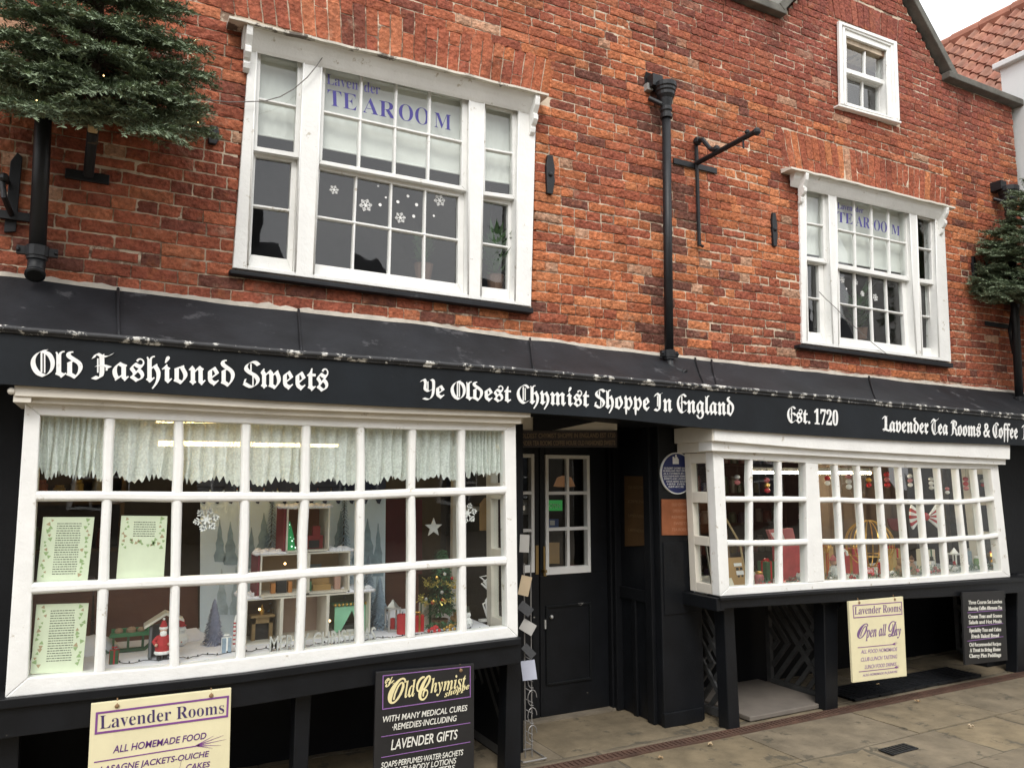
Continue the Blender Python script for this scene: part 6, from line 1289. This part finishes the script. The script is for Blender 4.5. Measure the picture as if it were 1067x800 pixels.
for i in range(5): c.tube([p+Vector((.0, 0, .02)), p+Vector((-.03+.02*i, 0, .10+.02*i)), p+Vector((.05-.025*i, 0, .14+.03*i)), p+Vector((.02*i-.04, 0, .22+.012*i))], .006, 6)
c.box(p.x-.05, p.x+.06, p.y-.02, p.y+.02, FL, FL+.012); tag(build('cutout_ornament', c, LETTER, loc=p), 'white curling cut-out ornament in the last pane of the left bay', 'ornament')
for x, Y, r, lb in ((99, .18, .10, 'white snow mound behind the bottom left notice'), (200, .30, .07, 'white snow mound left of the winter backdrop'), (415, .28, .09, 'snow mound behind the red candle')):
    p = at_y(x, Y, FL-.01); c = MB(); c.ball(p, r, 14, 1.3, .8, .9, .25); tag(build('snow_mound', c, SNOW, loc=p, smooth=True), lb, 'snow mound')
c = MB(); pts = [at_y(x, -.17+.02*math.sin(x*.21), FL+.004+.006*abs(math.sin(x*.33))) for x in range(130, 525, 5)]; c.tube(pts, .0022, 5)
for q in pts[::2]: c.ball(q+Vector((0, -.004, .006)), .004, 6)
tag(build('light_string', c, mat('dark_wire', (.02, .025, .03), .5), loc=pts[0]), 'dark string of fairy lights lying along the snow cloth', 'light string')

# ---------------------------------------------------------------- right bay: display
FR = FLZ_R
def at_r(px, Y, z=None): q = P(px, 600, Y); return Vector((q.x, Y, FR if z is None else z))
def panel_thing(name, label, cat, q, Y, m, d=.01, extra=()):
    w = [P(x, y, Y) for x, y in q]; zl = min(w[2].z, w[3].z)
    t = thing(name, label, cat, (w[2]+w[3])/2); c = MB(); c.prism(w, (0, d, 0)); build('panel', c, m, t)
    for nm, mb, mm in extra: build(nm, mb, mm, t)
    return t
def leaning(name, label, cat, px, Y, w, h, lean, m, blocks, group=None, yaw=0.):
    p = at_r(px, Y); t = thing(name, label, cat, p, group); Rm = Matrix.Rotation(yaw, 3, 'Z')@Matrix.Rotation(-lean, 3, 'X'); T = lambda a, b, d: p+Rm@Vector((a*w, d, b*h))
    c = MB(); c.prism([T(-.5, 0, 0), T(.5, 0, 0), T(.5, 1, 0), T(-.5, 1, 0)], Rm@Vector((0, .006, 0))); build('card', c, m, t)
    for mm, bs in blocks:
        c = MB()
        for a0, a1, b0, b1 in bs: c.prism([T(a0, b0, -.0005), T(a1, b0, -.0005), T(a1, b1, -.0005), T(a0, b1, -.0005)], Rm@Vector((0, -.0012, 0)))
        build('print', c, mm, t)
PALEC = mat('pale_card', (.62, .58, .46), .8, var=.1)
leaning('display_card', 'kraft display card with two white prints in the left corner of the right bay', 'card', 769, -.10, .17, .22, .22, KRAFT, ((LETTER, ((.0, .42, .72, .82), (.05, .45, .45, .58))), (IRON, ((.08, .22, .60, .68), (.28, .42, .60, .68), (.1, .2, .38, .44), (.3, .4, .38, .44)))), 'cards in the right bay')
leaning('display_card', 'pale open card standing low in the left corner of the right bay', 'card', 761, -.17, .11, .10, .5, PALEC, ((BLUEGREY, ((-.4, .1, .2, .8),)),), 'cards in the right bay')
leaning('display_card', 'wide pale picture card seen through the side panes of the right bay', 'card', 742, .12, .2, .30, .12, PALEC, ((INK, ((-.4, .0, .55, .8), (.1, .4, .2, .4))), (GOLD, ((-.3, .3, .08, .15),))), 'cards in the right bay', .9)
leaning('display_card', 'tall brown framed card leaning behind the kraft card', 'card', 757, .14, .13, .42, .12, mat('picture_brown', (.18, .11, .06), .7), ((GREEN, ((-.3, .1, .2, .5),)), (LETTER, ((.0, .35, .1, .2),))), 'cards in the right bay')
p, q = at_r(754, .06), at_r(776, .0); c = MB(); c.tube([P(744, 519, .02), P(771, 566, .02), at_r(778, .02, FR+.01)], .008, 6); tag(build('wooden_strut', c, mat('pale_strut', (.45, .33, .17), .7), loc=P(778, 600, .02)), 'slanting pale wooden strut in the left panes of the right bay', 'strut')
# red parcel
p = at_r(826, .02); c = MB(); c.prism([P(813, 568, .02), P(834, 566, .02), P(836.5, 603, .02), P(815, 606, .02)], (0, .08, 0)); k = MB(); k.prism([P(800.5, 552, .12), P(826, 550, .12), P(830, 566, .12), P(806, 566, .12)], (0, .03, 0)); l = MB(); l.prism([P(803, 555, .118), P(815, 554, .118), P(818, 563, .118), P(808, 564, .118)], (0, -.002, 0))
toy('red_parcel', 'tall red wrapped parcel in the third pane of the right bay', 'parcel', p, (('wrapping', c, mat('red_paper', (.48, .07, .08), .45, var=.25, scale=14)), ('flap', k, PINK), ('white_print', l, LETTER)))
# candy-striped bows
def bow(px, py, r, Y, label):
    p = P(px, py, Y); s = r*msize(p); red, wh = MB(), MB()
    for sg in (-1, 1):
        n = 7
        for i in range(n):
            a0, a1 = -.55+1.1*i/n, -.55+1.1*(i+1)/n; q = [p+Vector((sg*.12*s, -.004*i, 0)), p+Vector((sg*s*math.cos(a0), -.012, s*math.sin(a0))), p+Vector((sg*s*math.cos(a1), -.012, s*math.sin(a1)))]; (red if i % 2 else wh).prism(q, (0, .014, 0))
    red.ball(p+Vector((0, -.01, 0)), s*.18, 8); t = thing('striped_bow', label, 'bow', p); build('red_stripes', red, REDG, t); build('white_stripes', wh, LETTER, t)
bow(963, 538, 24, -.12, 'large red and white striped bow hanging in the right bay'); bow(838, 538, 8, -.1, 'small red and white striped sweet hanging beside the wide mullion')
# hanging baubles
def drop(px, py, cols, r, label):
    p = P(px, py, -.14); s = msize(p); t = thing('hanging_bauble', label, 'bauble', p, 'baubles hung along the top of the right bay'); th = MB(); th.tube([P(px, py-26, -.14), p], .0012, 5); build('thread', th, INK, t)
    for i, m in enumerate(cols): c = MB(); c.ball(p-Vector((0, 0, i*r*1.7*s)), r*s, 10, 1, 1, .85); build('ball', c, m, t)
drop(884, 496, (PINK, SILVER, LETTER), 3.2, 'string of three pink and silver baubles in the second narrow pane'); drop(924, 494, (REDG, PINK, REDG), 3.2, 'string of three red baubles in the fourth narrow pane'); drop(970, 499, (SILVER, LETTER, SILVER), 2.6, 'white and silver dangling bauble in the sixth narrow pane'); drop(1006, 499, (REDG, REDG, PINK), 2.8, 'string of dull red baubles in the eighth narrow pane'); drop(987, 509, (PINK, LETTER), 2.2, 'small pale pink bauble in the seventh narrow pane')
# gold wire globe
p = P(906, 566, .0); s = msize(p); c = MB(); rg_ = 23.5*s
for ax in range(6):
    a = ax*math.pi/6; c.tube([p+Vector((math.cos(a)*math.cos(k)*rg_, math.sin(a)*math.cos(k)*rg_, math.sin(k)*rg_)) for k in [i*2*math.pi/36 for i in range(36)]], .0042, 6, True)
for h_ in (-.5, .1): r2 = rg_*math.sqrt(1-h_*h_); c.tube([p+Vector((math.cos(k)*r2, math.sin(k)*r2, h_*rg_)) for k in [i*2*math.pi/30 for i in range(30)]], .0036, 6, True)
b = MB(); b.tube([p-Vector((0, 0, rg_)), Vector((p.x, p.y, FR+.004))], .006, 6); b.lathe([(.05, 0), (.05, .008), (.01, .014)], (p.x, p.y, FR), 14); toy('wire_globe', 'round gold wire globe ornament in the middle of the right bay', 'ornament', (p.x, p.y, FR), (('rings', c, GOLD), ('stand', b, GOLD)))
# figures, crackers, greenery
def figure(px, Y, h, m1, m2, label):
    p = at_r(px, Y); t = thing('figurine', label, 'figurine', p, 'small figures in the right bay'); c = MB(); c.lathe([(.22*h, 0), (.24*h, .05*h), (.20*h, .3*h), (.13*h, .55*h), (.05*h, .62*h)], p, 12); c.tube([p+Vector((-.12*h, 0, .52*h)), p+Vector((-.24*h, -.05*h, .36*h))], .05*h, 6); c.tube([p+Vector((.12*h, 0, .52*h)), p+Vector((.24*h, -.05*h, .36*h))], .05*h, 6); build('robe', c, m1, t)
    c = MB(); c.ball(p+Vector((0, 0, .74*h)), .13*h, 10, 1, 1, 1.1); build('head', c, FLESH, t); c = MB(); c.lathe([(.15*h, .78*h), (.15*h, .81*h), (.09*h, .9*h), (.01*h, h)], p, 10); build('hat', c, m2, t)
figure(869, -.12, .20, mat('frost_silver', (.55, .57, .55), .6, var=.35, scale=60, bump=.6), PINK, 'tall frosted silver figure at the left of the narrow panes'); figure(951, -.08, .15, mat('buff_cloth', (.42, .28, .20), .8), mat('brown_hat', (.12, .06, .03), .8), 'small buff figure with a brown hat below the striped bow'); figure(985, -.14, .13, REDG, LETTER, 'small red figure near the right end of the right bay')
def greenery(x0, x1, label, seed, m2):
    rr = random.Random(seed); a, b = at_r(x0, -.16), at_r(x1, -.16); c, k = MB(), MB()
    for i in range(int((b.x-a.x)*900)): q = Vector((rr.uniform(a.x, b.x), -.17+rr.uniform(-.03, .08), FR+rr.random()**1.5*.05)); d = Vector((rr.uniform(-1, 1), rr.uniform(-1, .4), rr.uniform(.1, 1)))*.03; w = Vector((rr.uniform(-1, 1), rr.uniform(-1, 1), 0))*.004; c.add([q, q+d-w, q+d+w], [(0, 1, 2)])
    for i in range(int((b.x-a.x)*26)): k.ball((rr.uniform(a.x, b.x), -.18+rr.uniform(-.02, .05), FR+.02+rr.random()*.03), rr.uniform(.008, .016), 7)
    t = thing('garland', label, 'garland', (a+b)/2, 'garlands along the right bay sill'); build('sprigs', c, mat('frosted_green', (.13, .20, .15), .8, var=.4, scale=50), t, fix=False); build('berries', k, m2, t)
greenery(862, 885, 'green sprigs at the foot of the silver figure', 1, SILVER); greenery(888, 912, 'garland with red berries below the gold globe', 2, REDG); greenery(914, 945, 'frosted garland right of the gold globe', 3, SILVER); greenery(948, 985, 'garland with pink berries under the striped bow', 4, PINK); greenery(990, 1040, 'frosted garland at the right end of the right bay', 5, LETTER); greenery(790, 836, 'dark garland around the red parcel', 6, REDG)
p = P(905, 596, -.19); t = thing('red_label', 'small red label with white letters at the foot of the gold globe', 'label', p); c = MB(); c.pxprism([(899.5, 591.5), (910.5, 591.5), (910.5, 597.5), (899.5, 597.5)], -.19, .004); build('label', c, REDG, t); c = MB(); pxtext(c, 'SWEETS', 'plain', [(900.8, 596), (909.2, 596), (909.2, 593), (900.8, 593)], -.1905, thick=.001, fat=.01); build('lettering', c, LETTER, t)
def fan(px, py, r, m, label): p = P(px, py, -.06); s = r*msize(p); c = MB(); c.prism([p+Vector((math.cos(-math.pi*i/12)*s, 0, math.sin(-math.pi*i/12)*s)) for i in range(13)], (0, .012, 0)); tag(build('paper_fan', c, m, loc=p), label, 'fan')
fan(934, 540, 13, mat('maroon', (0, 0, 0)), 'dark maroon half round paper fan right of the gold globe')
# glitter spray
p = at_r(862, -.02); c = MB()
for i in range(12): a = i*.52; c.tube([Vector((p.x+.01, p.y, FR+.20)), Vector((p.x+.01+math.cos(a)*.05, p.y+math.sin(a)*.02, FR+.25+.04*math.sin(i*1.9))), Vector((p.x+.01+math.cos(a)*.035, p.y, FR+.30))], .0025, 5)
c.tube([p+Vector((.01, 0, 0)), p+Vector((.01, 0, .21))], .004, 6); tag(build('gold_spray', c, GOLD, loc=p), 'gold wire spray above the silver figure', 'ornament')
def goods(px, Y, kind, h, m1, m2, name, label, cat, left=False):
    p = at_y(px, Y, FLZ_L) if left else at_r(px, Y); FR = p.z; a, b = MB(), MB()
    if kind == 'box': w = h*.6; a.box(p.x-w/2, p.x+w/2, p.y-w/2, p.y+w/2, FR, FR+h); b.box(p.x-w*.09, p.x+w*.09, p.y-w/2-.002, p.y+w/2+.002, FR, FR+h+.003); b.box(p.x-w/2-.002, p.x+w/2+.002, p.y-w*.09, p.y+w*.09, FR, FR+h+.0025); b.ball((p.x-w*.16, p.y, FR+h+.012), w*.16, 7, 1.2, .6, .7); b.ball((p.x+w*.16, p.y, FR+h+.012), w*.16, 7, 1.2, .6, .7); n_ = ('paper', 'ribbon')
    elif kind == 'jar': r = h*.3; a.lathe([(r*.9, 0), (r, h*.05), (r, h*.7), (r*.7, h*.82)], p, 14); b.lathe([(r*.75, h*.82), (r*.8, h*.84), (r*.8, h*.96), (r*.3, h)], p, 14); n_ = ('sweets', 'lid')
    elif kind == 'teddy':
        a.ball(p+Vector((0, 0, h*.30)), h*.26, 10, 1, .9, 1.15); a.ball(p+Vector((0, -.01, h*.70)), h*.2, 10)
        for s_ in (-1, 1): a.ball(p+Vector((s_*h*.15, 0, h*.88)), h*.075, 7); a.ball(p+Vector((s_*h*.28, -h*.1, h*.42)), h*.1, 7, 1, 1, 1.5); a.ball(p+Vector((s_*h*.18, -h*.24, h*.10)), h*.12, 7, 1, 1.5, .9)
        b.ball(p+Vector((0, -h*.2-.006, h*.66)), h*.075, 7); n_ = ('body', 'muzzle')
    elif kind == 'snowman':
        a.ball(p+Vector((0, 0, h*.26)), h*.27, 10); a.ball(p+Vector((0, 0, h*.62)), h*.18, 10); b.lathe([(h*.17, h*.76), (h*.17, h*.79), (h*.11, h*.79), (h*.10, h)], p, 10)
        for k in range(3): b.ball(p+Vector((0, -h*.25+k*.004, h*(.2+k*.1))), h*.022, 6)
        n_ = ('body', 'hat_and_buttons')
    elif kind == 'cane': a.tube([p, p+Vector((0, 0, h*.75)), p+Vector((h*.05, 0, h*.92)), p+Vector((h*.16, 0, h)), p+Vector((h*.27, 0, h*.92)), p+Vector((h*.29, 0, h*.8))], h*.045, 8); [b.tube([p+Vector((0, 0, h*f)), p+Vector((0, 0, h*(f+.05)))], h*.047, 8) for f in (.05, .18, .31, .44, .57, .68)]; n_ = ('stick', 'stripes')
    elif kind == 'lantern':
        w = h*.42; a.box(p.x-w/2, p.x+w/2, p.y-w/2, p.y+w/2, FR, FR+h*.08); a.box(p.x-w/2, p.x+w/2, p.y-w/2, p.y+w/2, FR+h*.7, FR+h*.76); a.lathe([(w*.5, h*.76), (w*.12, h*.95), (w*.05, h)], p, 4)
        for sx in (-1, 1):
            for sy in (-1, 1): a.box(p.x+sx*w*.45-.004, p.x+sx*w*.45+.004, p.y+sy*w*.45-.004, p.y+sy*w*.45+.004, FR, FR+h*.7)
        b.lathe([(w*.2, h*.08), (w*.2, h*.4), (w*.05, h*.42)], p, 10); n_ = ('frame', 'candle')
    else: a.lathe([(h*.10, 0), (h*.22, .02*h), (h*.22, .3*h), (h*.12, .34*h), (h*.10, .4*h), (h*.2, .5*h), (h*.3, .75*h), (h*.2, h)], p, 12); b.ball(p+Vector((0, 0, h)), h*.12, 8); n_ = ('bell', 'knob')
    toy(name, label, cat, p, ((n_[0], a, m1), (n_[1], b, m2)))
for g_ in ((799, .12, 'box', .15, GREEN, REDG, 'gift_box', 'green gift box with red ribbon behind the red parcel', 'box'), (791, -.06, 'jar', .11, PINK, GOLD, 'sweet_jar', 'jar of pink sweets in the second wide pane of the right bay', 'jar'), (808, -.15, 'box', .06, REDG, LETTER, 'gift_box', 'small red box with white ribbon at the sill beside the red parcel', 'box'),
           (833, -.15, 'bell', .09, LETTER, REDG, 'toy_bell', 'white bell at the foot of the red parcel', 'bell'), (878, -.05, 'cane', .22, LETTER, REDG, 'candy_cane', 'red and white candy cane right of the silver figure', 'sweet'), (893, .16, 'box', .20, mat('red_paper', (0, 0, 0)), GOLD, 'gift_box', 'tall red box with gold ribbon behind the gold globe', 'box'),
           (921, -.10, 'jar', .14, REDG, LETTER, 'sweet_jar', 'jar of red sweets right of the gold globe', 'jar'), (930, .10, 'box', .19, mat('gold_paper', (.46, .33, .13), .5), REDG, 'gift_box', 'tall gold box with red ribbon below the maroon fan', 'box'), (938, -.11, 'teddy', .15, mat('teddy_buff', (.36, .22, .12), .9), PALEC, 'teddy_bear', 'small buff teddy bear in the fifth narrow pane', 'teddy'),
           (966, .06, 'box', .17, PALEC, GREEN, 'gift_box', 'cream box with green ribbon under the striped bow', 'box'), (972, -.10, 'snowman', .13, LETTER, INK, 'snowman', 'little white snowman in the sixth narrow pane', 'snowman'), (996, -.10, 'lantern', .19, LETTER, REDG, 'toy_lantern', 'white toy lantern with a red candle in the eighth narrow pane', 'lantern'),
           (1012, .02, 'box', .14, BLUEGREY, LETTER, 'gift_box', 'pale blue box near the right end of the right bay', 'box'), (1020, -.11, 'jar', .11, mat('green_sweets', (.18, .30, .12), .5), LETTER, 'sweet_jar', 'jar of green sweets near the right end of the right bay', 'jar'), (1034, -.06, 'bell', .12, GOLD, REDG, 'toy_bell', 'gold bell in the last pane of the right bay', 'bell'), (855, .10, 'box', .24, KRAFT, REDG, 'gift_box', 'tall brown box with red ribbon behind the wide mullion', 'box')): goods(*g_)
for g_ in GOODS_L: goods(*g_, left=True)
drop(862, 498, (REDG, LETTER), 3.0, 'red and white bauble pair in the first narrow pane'); drop(905, 500, (GOLD, REDG), 3.0, 'gold and red bauble pair in the third narrow pane'); drop(948, 496, (LETTER, PINK, LETTER), 2.6, 'string of white and pink baubles in the fifth narrow pane'); drop(1024, 501, (SILVER, REDG), 2.4, 'silver and red bauble pair in the last pane'); drop(799, 500, (REDG, GOLD, REDG), 3.2, 'red and gold bauble string in the second wide pane'); drop(768, 497, (SILVER, PINK), 3.2, 'silver and pink bauble pair in the first wide pane')
# plants on the upper sills
def plant(px, py, Y, h, label, seed):
    p = P(px, py, Y); rr = random.Random(seed); c, k = MB(), MB(); k.lathe([(.045, 0), (.06, .09), (.064, .10), (.05, .10), (.001, .095)], p, 12)
    for i in range(150):
        a, f = rr.random()*6.283, rr.random(); q = p+Vector((math.cos(a)*.03*f, math.sin(a)*.03*f, .09+h*.6*f)); d = Vector((math.cos(a)*rr.uniform(.4, 1), math.sin(a)*rr.uniform(.4, 1), rr.uniform(.0, 1.1)))*h*.34; w = Vector((-math.sin(a), math.cos(a), .2))*.014; c.add([q, q+d*.5-w, q+d, q+d*.5+w], [(0, 1, 2, 3)])
    t = thing('potted_plant', label, 'plant', p, 'plants behind the upper windows'); build('leaves', c, mat('house_plant', (.07, .15, .06), .5, var=.4), t, fix=False); build('pot', k, mat('pot_clay', (.13, .07, .045), .7), t)
plant(516, 303, .16, .42, 'leafy green plant behind the right-hand light of the larger upper window', 3); plant(441, 292, .20, .24, 'small plant behind the lower centre panes of the larger upper window', 5); plant(897, 354, .22, .46, 'bushy plant behind the lower panes of the right upper window', 7)
# interior pale posts and drape at the right end
c = MB(); 
for x, w in ((990, .03), (1015, .035)): p = at_r(x, .55); c.box(p.x-w, p.x+w, .53, .57, FR, 1.9)
p, q = at_r(985, .55), at_r(1024, .55); c.box(p.x, q.x, .52, .54, 1.2, 1.24); tag(build('inner_frame', c, mat('dim_frame', (.30, .25, .19), .7), loc=at_r(1000, .55)), 'pale inner window frame at the right end of the right bay', 'frame')
c = MB(); vs = []
for j in range(2):
    for i in range(41): vs.append((lerp(5.75, 6.95, i/40), .8+.03*math.sin(i*1.1), FR+.02 if j else 1.95))
c.add(vs, [(i, i+1, 42+i, 41+i) for i in range(40)]); tag(build('back_drape', c, mat('brown_drape', (.15, .11, .085), .9), loc=(6.3, .8, FR)), 'dull brown drape behind the right end of the right bay', 'curtain')
